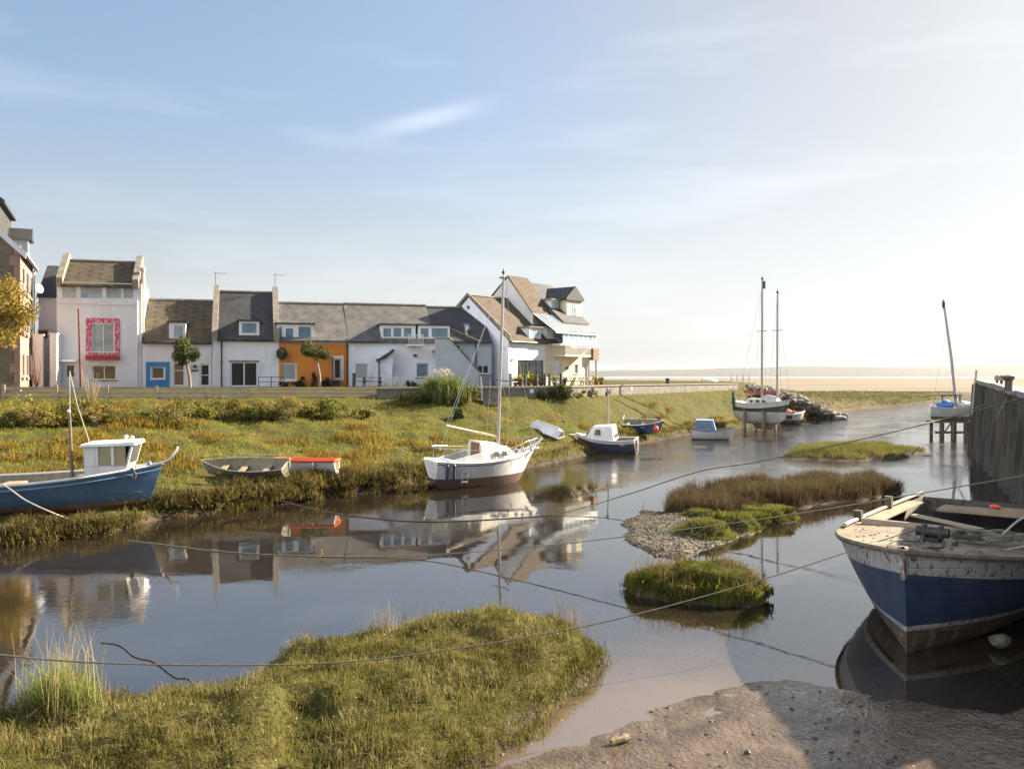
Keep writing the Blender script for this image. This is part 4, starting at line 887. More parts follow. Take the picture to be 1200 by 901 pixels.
# --- blue fishing boat with wheelhouse, left bank
def blue_boat():
    t = boat('fishing_boat', 'faded blue wooden fishing boat with white wheelhouse on the left bank', 'fishing boat', 0, 0, 9, loc=(-16.55, 28.95, .42), roll=1.5, pitch=-1)
    h = Hull(9, 2.9, 1.12, sb=.42, ss=.25, kb=.3, ks=.25, tr=.72, e=2.4, p0=.34, p1=.55, rake=.42)
    h.make([(absz(.33), 0, 5), (below(.16), 1, 4), (below(.09), 2, 1), (TOP, 1, 1)], [SAND, BLUE, paint('pale_blue_strip', (.16, .25, .4), (.3, .3, .32)), INSIDE], t, inner=3)
    h.rail(0, 1, .05, GEL, t, up=.02); h.rail(0.02, .99, .035, BLUE, t, up=-.16, out=.03, name='rubbing_strake')
    h.floor(.62, INSIDE, t); h.deck(.67, .99, .1, PLY, t)
    x0, x1, w, z0, z1 = 2.15, 3.4, .64, 1.16, 2.42
    P = [(x0, -w), (x1, -w * .9), (x1, w * .9), (x0, w)]
    b = MB()
    zb = 1.62; zt = 2.26; xr = x1 + .26
    b.hexa([(x0, -w, z0), (x1, -w * .85, z0), (x1, w * .85, z0), (x0, w, z0)], [(x0, -w, zb), (x1 + .1, -w * .85, zb), (x1 + .1, w * .85, zb), (x0, w, zb)])
    for sy in (-1, 1):
        for xa in (x0 + .36, x0 + .86): b.box(xa, xa + .09, sy * w - .04 * (sy > 0) - .0 * (sy < 0), sy * w + .04 * (sy < 0), zb, zt)
        b.box(x0, x0 + .35, *(sorted((sy * w, sy * (w - .04)))), zb, zt)
        b.hexa([(x1 + .04, sy * w * .86 - .04, zb), (x1 + .12, sy * w * .86 - .04, zb), (x1 + .12, sy * w * .86 + .04, zb), (x1 + .04, sy * w * .86 + .04, zb)], [(xr - .04, sy * w * .86 - .04, zt), (xr + .04, sy * w * .86 - .04, zt), (xr + .04, sy * w * .86 + .04, zt), (xr - .04, sy * w * .86 + .04, zt)])
    b.box(x0 - .01, x0 + .04, -w + .05, w - .05, zb, zt)
    wh = b.build('wheelhouse', GEL, t)
    b = MB(); b.hexa([(x0 - .12, -w - .1, zt), (xr + .14, -w * .95 - .05, zt), (xr + .14, w * .95 + .05, zt), (x0 - .12, w + .1, zt)], [(x0 - .1, -w - .06, zt + .09), (xr + .1, -w * .95, zt + .13), (xr + .1, w * .95, zt + .13), (x0 - .1, w + .06, zt + .09)]); b.build('roof', GEL, wh, bevel=.02)
    for sy in (-1, 1):
        b = MB(); b.box(x0 + .42, x1 + .07, sy * w * .955 - .01, sy * w * .955 + .01, zb, zt); b.build('window', glassm('cab_glass', (.22, .18, .08), .08), wh)
    b = MB(); b.hexa([(x1 + .08, -w * .8, zb), (x1 + .1, -w * .8, zb), (x1 + .1, w * .8, zb), (x1 + .08, w * .8, zb)], [(xr, -w * .8, zt), (xr + .02, -w * .8, zt), (xr + .02, w * .8, zt), (xr, w * .8, zt)]); b.build('windscreen', BGLASS, wh)
    b = MB(); b.box(x0 - .03, x0 - .012, -.3, .34, z0 + .1, zt - .08); b.build('door', pm('pale_door', (.55, .55, .5), (.45, .45, .4), 3, .6, .1), wh)
    b = MB(); b.lathe([(.05, 0), (.07, .05), (.07, .16), (.03, .2)], 8, (xr - .05, -.3, zt + .12)); b.build('roof_lamp', GEL, wh); b = MB(); b.lathe([(.04, 0), (.04, .1), (.09, .14), (.02, .2)], 8, (xr - .35, .1, zt + .12)); b.build('roof_vent', GEL, wh)
    b = MB(); b.tube([(1.5, .2, .6), (1.46, .2, 3.2), (1.44, .2, 3.4)], [.06, .05, .045], 8); mst = b.build('mast', pm('weathered_pole', (.2, .15, .1), (.13, .1, .07), 3, .8, .2), t)
    b = MB(); b.lathe([(.045, 0), (.065, .03), (.06, .09), (.02, .11)], 8, (1.44, .2, 3.38)); b.build('mast_cap', GEL, mst)
    tubepart('stay', [(2.1, .1, 2.38), (1.75, .12, 3.6), (1.5, .2, 4.8)], .014, ROPEW, t); tubepart('aerial', [(1.46, .25, 3.2), (1.5, .2, 4.8)], .01, GEL, t)
    x, y, z = h.sheer(.995, 1); tubepart('bow_fender', curve([(x - .5, 0, z - .02), (x - .1, 0, z + .02), (x + .25, 0, z + .14), (x + .48, .05, z + .42), (x + .55, .1, z + .58)], 8), .045, GEL, t)
    b = MB(); b.blob((x - .4, 0, z + .03), .1, 4); b.lathe([(.06, 0), (.05, .2), (.08, .24)], 8, (x - 1.0, 0, z - .05)); b.build('bow_bitts', STEEL, t)
    b = MB(); b.tube(curve([(3.62, -.55, 1.5), (3.75, -.6, 1.3), (3.72, -.62, 1.15), (3.6, -.55, 1.2)], 6), .045, 6); b.build('rope_bundle', ROPEB, t)
    b = MB(); b.box(-3.0, -2.4, -.9, .9, .95, 1.0); b.box(-.8, -.2, -.9, .9, .62, 1.0); b.build('thwart', PLY, t)
    return t
blue_boat()

def row_boat():
    t = boat('rowing_boat', 'grey green open rowing boat with pale seats lying on the grass', 'rowing boat', 287, 558, 176, sink=.02, roll=-17)
    h = Hull(3.5, 1.45, .5, sb=.2, ss=.05, kb=.12, ks=.04, tr=.8, e=2.1, p0=.4, p1=.65, rake=.25)
    h.make([(absz(.12), 0, 4), (TOP, 1, 4)], [MUDDY, GREYGRN, INSIDE], t, inner=2, transom=1); h.rail(0, 1, .03, pm('worn_rail', (.16, .15, .11), (.3, .27, .2), 4, .7, .2), t, up=.01, closed=True)
    h.floor(.13, INSIDE, t)
    for q in (.24, .52, .74): h.thwart(q, .2, .24, PLY, t)
    b = MB(); x = h.pt(0, 1, 1)[0]; b.box(x + .03, x + .3, -.4, .4, .1, .4); b.build('stern_locker', GREYGRN, t)
row_boat()
def dinghy():
    t = boat('dinghy', 'white plastic dinghy with bright orange rim behind the rowing boat', 'dinghy', 358, 554, 178, sink=.04, roll=1)
    h = Hull(2.7, 1.25, .58, sb=.06, ss=.0, kb=.1, ks=.02, tr=.88, e=3., p0=.3, p1=.45, rake=.15)
    h.make([(absz(.1), 0, 4), (TOP, 0, 3)], [GEL, ORG], t, inner=1, th=.1); h.rail(0, 1, .06, ORG, t, up=.0, closed=True, name='rim'); h.floor(.14, ORG, t); h.thwart(.3, .14, .3, ORG, t)
    b = MB(); x = h.pt(.3, 1, 1)[0]; b.box(x, x + .08, -.66, -.58, .4, .56); b.box(x, x + .08, .58, .66, .4, .56); b.build('rowlock', GEL, t)
dinghy()

def yacht():
    t = boat('sailing_yacht', 'white sailing yacht with brown hatch doors and bare mast, grounded mid creek', 'yacht', 0, 0, 36, loc=(-1.3, 39.2, -.42), roll=3)
    h = Hull(5.75, 1.95, 1.68, sb=.42, ss=.12, kb=.8, ks=.8, tr=.62, e=2.2, p0=.46, p1=.72, rake=.75, trake=.12, n=30)
    h.make([(absz(1.0), 0, 6), (below(.13), 1, 4), (below(.08), 2, 1), (TOP, 1, 1)], [ANTI, GEL, NAVY], t); h.rail(0, 1, .03, GEL, t, up=.015, name='toe_rail')
    h.deck(.0, .99, .03, GEL, t)
    zd = 1.66; k = MB()
    k.hexa([(-.6, -.66, zd), (1.6, -.42, zd + .08), (1.6, .42, zd + .08), (-.6, .66, zd)], [(-.62, -.52, zd + .8), (1.05, -.32, zd + .6), (1.05, .32, zd + .6), (-.62, .52, zd + .8)])
    k.hexa([(-.62, -.5, zd + .801), (.5, -.36, zd + .69), (.5, .36, zd + .69), (-.62, .5, zd + .801)], [(-.6, -.42, zd + .92), (.4, -.3, zd + .8), (.4, .3, zd + .8), (-.6, .42, zd + .92)])
    cab = k.build('cabin', pm('cream_gelcoat', (.72, .68, .57), (.62, .58, .47), 2, .4, .05), t, bevel=.05)
    b = MB(); b.box(-.66, -.625, -.44, .2, zd + .02, zd + .84); b.build('hatch_door', WOODM, cab)
    b = MB(); b.box(-.65, -.626, .22, .4, zd + .1, zd + .6); b.build('hatch_board', GEL, cab)
    for sy in (-1, 1):
        for x in (.12, .58):
            y0 = .6 - .08 * (x - .12); b = MB(); b.hexa([(x, sy * (y0 + .0), zd + .2), (x + .3, sy * (y0 - .03), zd + .2), (x + .3, sy * (y0 - .02), zd + .2), (x, sy * (y0 + .02), zd + .2)], [(x, sy * (y0 - .07), zd + .42), (x + .3, sy * (y0 - .1), zd + .42), (x + .3, sy * (y0 - .08), zd + .42), (x, sy * (y0 - .04), zd + .42)])
            w = b.build('window', BGLASS, cab); w.modifiers.new('round', 'BEVEL').width = .02
    # cockpit: coamings, seats
    b = MB()
    for sy in (-1, 1): b.hexa([(-2.1, sy * .5, zd), (-.62, sy * .62, zd), (-.62, sy * .7, zd), (-2.1, sy * .58, zd)], [(-2.1, sy * .47, zd + .16), (-.62, sy * .57, zd + .42), (-.62, sy * .63, zd + .42), (-2.1, sy * .53, zd + .18)])
    b.box(-2.15, -2.05, -.5, .5, zd, zd + .17); b.build('coaming', GEL, t)
    b = MB(); b.box(-1.95, -.7, -.4, .4, zd + .03, zd + .06); b.build('cockpit_floor', pm('cockpit_grey', (.4, .38, .33), (.3, .28, .24), 3, .6, .1), t)  # floor in a mottled grey, darker than the gelcoat
    mx = .72; b = MB(); b.tube([(mx, 0, zd + .55), (mx, 0, 5.6), (mx + .02, 0, 10.05)], [.075, .07, .055], 9); ms = b.build('mast', MASTM, t)
    b = MB(); b.box(mx - .18, mx + .2, -.05, .05, 9.98, 10.05); b.tube([(mx, 0, 10.05), (mx, 0, 10.45)], .02, 5); b.lathe([(.06, 0), (.07, .1), (.02, .14)], 8, (mx, 0, 10.2)); b.tube([(mx, -.75, 5.3), (mx, .75, 5.3)], .025, 6); b.build('mast_fittings', DARKF, ms)
    b = MB(); b.tube([(mx - .05, 0, zd + 1.05), (-.6, .06, zd + 1.3), (-2.05, .12, zd + 1.62)], .065, 8); b.build('boom', pm('boom_wood', (.55, .43, .3), (.45, .35, .24), 3, .5, .1), t)
    for nm, a, c in (('forestay', (mx, 0, 9.9), (2.9, 0, 2.25)), ('backstay', (mx, 0, 9.95), (-2.55, 0, 1.9)), ('shroud', (mx, -.75, 5.3), (mx - .1, -.9, 1.75)), ('shroud', (mx, .75, 5.3), (mx - .1, .9, 1.75)), ('shroud', (mx, 0, 9.8), (mx, -.75, 5.3)), ('topping_lift', (mx, 0, 9.9), (-2.05, .12, zd + 1.65)), ('lower_stay', (mx, 0, 5.4), (1.9, -.4, 1.9))): tubepart(nm, [a, c], .008, STEEL, t, 4)
    # pulpit, pushpit, guard wires
    b = MB(); zb = 2.02; b.tube(curve([(1.6, -.62, zb - .12), (1.75, -.6, zb + .38), (2.55, -.3, zb + .5), (3.0, 0, zb + .52), (2.55, .3, zb + .5), (1.75, .6, zb + .38), (1.6, .62, zb - .12)], 8), .02, 6)
    for x, y in ((2.3, -.32), (2.3, .32), (2.72, -.1), (2.72, .1)): b.tube([(x, y, zb), (x + .1, y, zb + .5)], .016, 5)
    b.build('pulpit', STEEL, t)
    b = MB(); b.hexa([(2.35, -.09, zb + .02), (3.0, -.07, zb + .22), (3.0, .07, zb + .22), (2.35, .09, zb + .02)], [(2.35, -.09, zb + .08), (3.02, -.07, zb + .3), (3.02, .07, zb + .3), (2.35, .09, zb + .08)]); b.tube([(2.95, 0, zb + .24), (3.3, 0, zb + .52)], .055, 7); b.build('bowsprit', GEL, t)
    b = MB(); zp = 1.8; b.tube(curve([(-1.6, -.7, zp + .5), (-2.5, -.5, zp + .55), (-2.75, 0, zp + .55), (-2.5, .5, zp + .55), (-1.6, .7, zp + .5)], 8), .02, 6)
    for x, y in ((-1.6, -.7), (-1.6, .7), (-2.45, -.5), (-2.45, .5)): b.tube([(x, y, zp - .1), (x, y, zp + .53)], .016, 5)
    b.build('pushpit', STEEL, t)
    b = MB()
    for sy in (-1, 1):
        for x, y in ((-.6, .88), (.7, .9)): b.tube([(x, sy * y, 1.66), (x, sy * y, 2.25)], .014, 5)
        b.tube([(-1.6, sy * .7, 2.28), (-.6, sy * .88, 2.22), (.7, sy * .9, 2.24), (1.72, sy * .6, 2.38)], .007, 4)
    b.build('guard_rail', STEEL, t)
    b = MB(); x = -1.75
    for q in (x, x + .3): b.tube([(q, -.86, 1.68), (q, -.86, 1.1), (q, -.78, .78)], .018, 5)
    for i in range(4): b.tube([(x, -.86 + .02 * (i > 2), 1.55 - i * .22), (x + .3, -.86 + .02 * (i > 2), 1.55 - i * .22)], .016, 5)
    b.build('ladder', STEEL, t)
    for q in (-2.46, -2.16): b = MB(); yy = -.68 - .1 * (q > -2.3); b.tube([(q, yy - .03, 1.72), (q, yy - .06, 1.64), (q, yy - .05, 1.1), (q, yy + .03, 1.02)], [.03, .075, .075, .03], 8); b.build('fender', NAVY, t)
    b = MB(); b.hexa([(-.5, -.06, -.02), (1.3, -.06, -.02), (1.3, .06, -.02), (-.5, .06, -.02)], [(-1.0, -.1, .5), (1.9, -.1, .55), (1.9, .1, .55), (-1.0, .1, .5)]); b.build('keel', ANTI, t)
    b = MB(); b.hexa([(-2.3, -.03, .1), (-1.9, -.03, .1), (-1.9, .03, .1), (-2.3, .03, .1)], [(-2.6, -.03, 1.2), (-2.25, -.03, 1.1), (-2.25, .03, 1.1), (-2.6, .03, 1.2)]); b.build('rudder', ANTI, t)
    b = MB()
    for i in range(5): b.blob((1.5 + .3 * i, .2 - .15 * i, 1.98 + .03 * i), .1, i, .3)
    b.build('sail_bundle', GRIME, t)
yacht()

def upturned():
    p = ground(640, 506); t = boat('upturned_dinghy', 'white dinghy lying keel up on the green slope behind the yacht', 'dinghy', 0, 0, 142, loc=(p.x, p.y, p.z + .48), sink=0, roll=172, pitch=-14)
    h = Hull(2.5, 1.1, .46, sb=.1, kb=.14, tr=.7, e=2.2, p0=.4, p1=.6, rake=.2); h.make([(absz(.1), 0, 4), (TOP, 0, 3)], [GEL, INSIDE], t, inner=1); h.rail(0, 1, .03, GRIME, t, closed=True)
    b = MB(); b.box(-1.1, .8, -.02, .02, -.05, .02); b.build('keel', GRIME, t)
    p = Vector((29.1, 125, 4.55)); t = boat('upturned_boat', 'small white boat lying on the quay beyond the stone wall', 'boat', 0, 0, 5, loc=p, sink=0, roll=180)
    h.make([(absz(.1), 0, 4), (TOP, 0, 3)], [GEL, INSIDE], t, inner=1); h.rail(0, 1, .03, GRIME, t, closed=True)
upturned()

def cruiser():
    t = boat('cabin_cruiser', 'small navy hulled cruiser with white cabin and thin mast', 'motor boat', 0, 0, 160, loc=(6.1, 55.3, -.08), roll=-5)
    h = Hull(3.95, 1.8, 1.08, sb=.34, ss=.05, kb=.3, ks=.1, tr=.78, e=2.2, p0=.4, p1=.7, rake=.4)
    h.make([(absz(.3), 0, 4), (below(.2), 1, 3), (TOP, 2, 1)], [MUDDY, paint('grey_navy', (.06, .07, .1), (.16, .16, .17)), GEL, INSIDE], t, inner=3); h.rail(0, 1, .035, GEL, t, up=.01, closed=True); h.floor(.5, INSIDE, t); h.deck(.42, .99, .02, GEL, t)
    z = 1.0; b = MB(); cab_h = .3; b.hexa([(-.7, -.74, z), (1.3, -.5, z + .08), (1.3, .5, z + .08), (-.7, .74, z)], [(-.55, -.6, z + 1.0), (.75, -.42, z + .93), (.75, .42, z + .93), (-.55, .6, z + 1.0)]); cab = b.build('cabin', GEL, t, bevel=.06)
    for sy in (-1, 1):
        b = MB(); b.hexa([(.2, sy * .63, z + .42), (.62, sy * .585, z + .42), (.62, sy * .5, z + .42), (.2, sy * .54, z + .42)], [(.22, sy * .585, z + .76), (.55, sy * .545, z + .76), (.55, sy * .46, z + .76), (.22, sy * .5, z + .76)]); b.build('window', BGLASS, cab)
    for y0, y1 in ((-.58, -.12), (-.04, .42)):
        b = MB(); b.hexa([(-.69, y0, z + .2), (-.68, y0, z + .2), (-.68, y1, z + .2), (-.69, y1, z + .2)], [(-.6, y0, z + .58), (-.59, y0, z + .58), (-.59, y1, z + .58), (-.6, y1, z + .58)]); b.build('aft_window', BGLASS, cab)
    b = MB(); b.hexa([(1.18, -.36, z + .3), (1.25, -.36, z + .3), (1.25, .36, z + .3), (1.18, .36, z + .3)], [(.95, -.32, z + .68), (1.0, -.32, z + .68), (1.0, .32, z + .68), (.95, .32, z + .68)]); b.build('front_window', BGLASS, cab)
    b = MB(); b.box(1.6, 2.45, -.1, .1, 1.28, 1.34); b.build('bowsprit', GEL, t)
    b = MB(); b.tube([(-.2, 0, 1.7), (-.2, 0, 4.15)], .05, 6); b.lathe([(.05, 0), (.12, .05), (.12, .25), (.05, .3)], 8, (-.2, 0, 4.1)); b.build('mast', MASTM, t)
    b = MB(); x = h.pt(0, 1, 1)[0]; b.box(x - .12, x - .02, -.05, .05, .3, 1.1); b.build('rudder', GEL, t); h.thwart(.18, .25, .35, GRIME, t)
    b = MB(); b.box(-1.6, -.8, -.5, .5, .82, .9); b.build('cockpit_cover', pm('grey_cover', (.3, .29, .27), (.22, .21, .2), 3, .9, .2), t)
cruiser()

def blue_open():
    t = boat('work_boat', 'small open blue boat with round orange buoy on its bow', 'boat', 748, 508, -12, sink=.05, roll=12)
    h = Hull(3.8, 1.85, .92, sb=.16, ss=.1, kb=.25, ks=.1, tr=.8, e=2.4, p0=.42, p1=.6, rake=.3)
    h.make([(absz(.16), 0, 4), (TOP, 1, 4)], [MUDDY, paint('dusty_blue', (.04, .11, .23), (.2, .2, .2)), INSIDE], t, inner=2); h.rail(0, 1, .04, GRIME, t, up=.01, closed=True); h.floor(.3, GRIME, t)
    for q in (.3, .6): h.thwart(q, .2, .25, GRIME, t)
    b = MB(); b.tube([(-1.1, .75, .7), (-1.1, .75, 1.25), (-1.1, -.75, 1.3), (-1.1, -.75, .7)], .035, 6); b.tube([(-.1, .7, .7), (-.1, .7, 1.15)], .04, 6); b.build('gallows_frame', GRIME, t)
    b = MB(); b.tube([(.4, .3, .7), (.9, .35, 2.3)], .025, 5); b.build('pole', WOODM, t)
    b = MB(); b.box(1.5, 1.6, -.06, .06, .7, 1.35); b.blob((1.55, 0, 1.3), .13, 3); b.build('bow_post', RUST, t)
    b = MB(); b.blob((1.35, -.72, .62), (.2, .2, .24), 2, .03, 3); b.tube([(1.35, -.7, .85), (1.3, -.55, .95)], .02, 5); b.build('buoy', pm('orange_buoy', (.8, .09, .03), (.7, .07, .02), 3, .4, 0), t, smooth=True)
blue_open()

def cuddy():
    t = boat('cuddy_boat', 'white open boat with blue shelter cabin at its stern', 'boat', 0, 0, -14, loc=(15.8, 66.8, -.05), roll=2)
    h = Hull(3.3, 1.5, .85, sb=.32, ss=.1, kb=.3, ks=.1, tr=.7, e=2.2, p0=.4, p1=.65, rake=.35)
    h.make([(absz(.22), 0, 4), (TOP, 1, 4)], [MUDDY, GEL, INSIDE], t, inner=2); h.rail(0, 1, .035, WOODM, t, up=.01, closed=True); h.floor(.4, INSIDE, t); h.thwart(.75, .2, .25, PLY, t)
    z = .85; b = MB(); b.hexa([(-1.45, -.6, z), (.2, -.68, z), (.2, .68, z), (-1.45, .6, z)], [(-1.38, -.5, z + .75), (-.05, -.55, z + .8), (-.05, .55, z + .8), (-1.38, .5, z + .75)]); c = b.build('cabin', paint('cabin_blue', (.1, .2, .42), (.3, .33, .4)), t, bevel=.04)
    for sy in (-1, 1):
        b = MB(); b.hexa([(-1.3, sy * .592, z + .25), (-.15, sy * .64, z + .25), (-.15, sy * .63, z + .25), (-1.3, sy * .58, z + .25)], [(-1.26, sy * .54, z + .6), (-.2, sy * .588, z + .6), (-.2, sy * .57, z + .6), (-1.26, sy * .52, z + .6)]); b.build('window', BGLASS, c)
    b = MB(); b.box(-1.42, -.02, -.58, .58, z + .76, z + .84); b.build('roof', paint('roof_pale_blue', (.25, .35, .5), (.4, .42, .45)), c, bevel=.03)
cuddy()

def schooner():
    t = boat('two_masted_boat', 'black and white boat with two tall masts propped on legs', 'yacht', 0, 0, -48, loc=(22.9, 78, .66))
    h = Hull(5.5, 2.4, 1.85, sb=.4, ss=.25, kb=.5, ks=.5, tr=.65, e=2.2, p0=.42, p1=.7, rake=.6, n=28)
    h.make([(absz(1.15), 0, 5), (below(.4), 1, 3), (TOP, 2, 1)], [paint('pale_bottom', (.55, .52, .46), (.3, .27, .2)), paint('worn_black', (.05, .05, .05), (.16, .16, .15)), paint('green_white_strip', (.6, .62, .54), (.35, .35, .3))], t); h.rail(0, 1, .04, GRIME, t, up=.02); h.deck(0, .99, .03, GRIME, t)
    z = 1.85; b = MB(); b.hexa([(-1.3, -.8, z), (1.0, -.6, z + .05), (1.0, .6, z + .05), (-1.3, .8, z)], [(-1.2, -.7, z + .5), (.8, -.5, z + .45), (.8, .5, z + .45), (-1.2, .7, z + .5)]); c = b.build('cabin', GRIME, t, bevel=.05)
    for sy in (-1, 1):
        for x in (-.9, -.2, .4): b = MB(); b.box(x, x + .3, *sorted((sy * .7, sy * .74)), z + .15, z + .35); b.build('window', BGLASS, c)
    b = MB()
    for sgn in (-1, 1): b.tube(curve([(-2.6, sgn * .3, z + .2), (-2.1, sgn * .9, z + .75), (-1.5, sgn * .95, z + .8)], 6), .03, 5)
    for i in range(3): b.tube([(-2.7 + .5 * i, -.4 - .25 * i, z + .2), (-2.7 + .5 * i, -.4 - .25 * i, z + .75)], .02, 5); b.tube([(-2.7 + .5 * i, .4 + .25 * i, z + .2), (-2.7 + .5 * i, .4 + .25 * i, z + .75)], .02, 5)
    b.build('pushpit', STEEL, t)
    b = MB(); b.box(-2.6, -2.35, -1.0, -.9, z + .1, z + 1.1); b.blob((-2.45, -.95, z + .3), (.2, .1, .5), 3, .2); b.build('green_cover', pm('green_canvas', (.02, .1, .06), (.015, .07, .045), 4, .8, .2), t)
    # tarpaulin over the foredeck
    b = MB(); b.hexa([(.2, -.75, z + .1), (1.75, -.55, z + .15), (1.75, .55, z + .15), (.2, .75, z + .1)], [(.35, -.3, z + .85), (1.5, -.22, z + .7), (1.5, .22, z + .7), (.35, .3, z + .85)]); b.build('tarpaulin', pm('grey_tarpaulin', (.5, .5, .47), (.38, .38, .36), 3, .7, .3), t, bevel=.12)
    for x, top, r, nm in ((-.05, 13.85, .12, 'main'), (1.5, 12.5, .105, 'fore')):
        b = MB(); b.tube([(x, 0, z + .4), (x, 0, 8), (x + .03, 0, top - .6)], [r, r * .9, r * .7], 8); ms = b.build('mast', MASTM, t)
        b = MB(); b.blob((x + .05, 0, top - .55), .13, 3); b.tube([(x - .5, 0, 8.5), (x + .5, 0, 8.5)], .03, 5); b.tube([(x, 0, top - .6), (x, 0, top - .2)], .02, 4)
        if nm == 'main': b.box(x + .08, x + .35, -.02, .02, top - 1.5, top - .8)
        b.build('mast_fittings', DARKF, ms)
        for y in (-1.1, 1.1): tubepart('shroud', [(x, 0, top - .8), (x - .2, y, z)], .012, STEEL, t, 4)
        b = MB(); b.tube([(x - .1, 0, z + 1.0), (x - 1.9, .05, z + 1.1)], .14, 7); b.build('furled_sail', pm('red_canvas', (.4, .06, .04), (.28, .05, .04), 4, .8, .3), t)
    tubepart('forestay', [(1.52, 0, 11.6), (2.75, 0, 2.3)], .012, STEEL, t, 4); tubepart('backstay', [(-.05, 0, 12.4), (-2.65, 0, 2.2)], .012, STEEL, t, 4)
    for x, y in ((-1.2, -1.05), (-1.2, 1.05), (.7, -1.0), (.7, 1.0)): b = MB(); b.box(x - .1, x + .1, y - .09, y + .09, -.75, 1.3); b.build('prop_leg', pm('prop_timber', (.16, .12, .08), (.24, .19, .13), 3, .9, .3), t)
    b = MB(); b.hexa([(-.6, -.1, -.45), (.9, -.1, -.45), (.9, .1, -.45), (-.6, .1, -.45)], [(-1.2, -.14, .3), (1.6, -.14, .3), (1.6, .14, .3), (-1.2, .14, .3)]); b.build('keel', MUDDY, t)
    x, y, zz = h.sheer(.97, -1); b = MB(); b.tube(curve([(x, y, zz), (x - .6, y - .5, 1.1), (x - 1.8, y - .9, .9)], 6), .02, 5); b.build('bow_line', pm('green_line', (.05, .3, .18), (.04, .24, .14), 3, .7, 0), t)
schooner()

def small_white():
    t = boat('small_work_boat', 'small grimy white boat with black panel and red gear, below the rubble heap', 'boat', 0, 0, 8, loc=(28.8, 88, .05), roll=3)
    h = Hull(2.9, 1.4, 1.1, sb=.3, ss=.1, kb=.3, ks=.15, tr=.75, e=2.2, p0=.42, p1=.7, rake=.35)
    h.make([(absz(.5), 0, 4), (TOP, 1, 3)], [MUDDY, GRIME, INSIDE], t, inner=2); h.rail(0, 1, .035, GEL, t, closed=True); h.deck(.1, .95, .06, GRIME, t)
    b = MB(); b.box(-.95, -.25, -.73, -.69, .65, 1.0); b.build('side_panel', BLACKP, t)
    b = MB(); b.blob((-.4, 0, 1.3), (.4, .35, .25), 5, .3); b.blob((.25, .1, 1.25), (.25, .25, .2), 6, .3); b.build('red_gear', pm('red_cloth', (.45, .1, .07), (.35, .2, .16), 5, .8, .3), t)
small_white()

def trestle_boat():
    t = boat('trestle_yacht', 'small sailing boat with leaning mast and blue tarpaulin on a timber grid', 'yacht', 0, 0, -25, loc=(35.3, 68, 1.42), roll=4)
    h = Hull(3.4, 1.5, 1.15, sb=.3, ss=.12, kb=.35, ks=.2, tr=.7, e=2.2, p0=.42, p1=.7, rake=.4)
    h.make([(absz(.45), 0, 4), (TOP, 1, 3)], [MUDDY, paint('pale_grey_hull', (.4, .4, .4), (.25, .23, .2)), INSIDE], t, inner=2); h.rail(0, 1, .035, GRIME, t, closed=True); h.deck(.05, .97, .05, GRIME, t)
    b = MB(); b.blob((-.7, 0, 1.35), (.65, .6, .35), 4, .2, 3); b.build('blue_tarpaulin', pm('blue_tarp', (.06, .2, .5), (.1, .28, .55), 3, .6, .4), t, smooth=True)
    b = MB(); b.blob((.6, 0, 1.4), (.6, .5, .28), 9, .2, 3); b.build('sail_bag', GRIME, t, smooth=True)
    b = MB(); z = 1.3
    for x, y in ((-.9, -.5), (-.9, .5), (.35, -.45), (.35, .45)): b.tube([(x, y, z), (x, y, z + .85)], .04, 5)
    b.box(-1.05, .5, -.6, .6, z + .85, z + .92); b.build('shelter', DARKF, t)
    b = MB(); b.tube([(.1, 0, 1.2), (-.25, 0, 5), (-.82, 0, 9.5)], [.13, .12, .09], 8); m = b.build('mast', MASTM, t)
    b = MB(); b.blob((-.84, 0, 9.35), (.12, .12, .35), 3); b.build('mast_head', DARKF, m)
    tubepart('stay', [(-.6, 0, 7.5), (-1.6, 0, 1.4)], .01, STEEL, t, 4)
    g = thing('timber_grid', 'dark timber trestle standing in the water under the small boat', 'trestle', (35.5, 68.2, 0), R(0))
    for x in (-1.6, -.7, .3, 1.3): b = MB(); b.box(x - .1, x + .1, -.9, -.7, -.5, 1.35 - .1 * (x > 0)); b.build('post', MUDDY, g); b = MB(); b.box(x - .1, x + .1, .7, .9, -.5, 1.35); b.build('post', MUDDY, g)
    b = MB(); b.box(-2.0, 2.2, -.68, -.55, .4, .58); b.box(-2.0, 2.2, -.68, .8, 1.25, 1.4); b.tube([(-1.6, -.6, 0), (-.7, -.6, 1.3)], .06, 5); b.tube([(.3, -.6, 1.2), (1.3, -.6, 0)], .06, 5); b.build('beam', MUDDY, g)
trestle_boat()

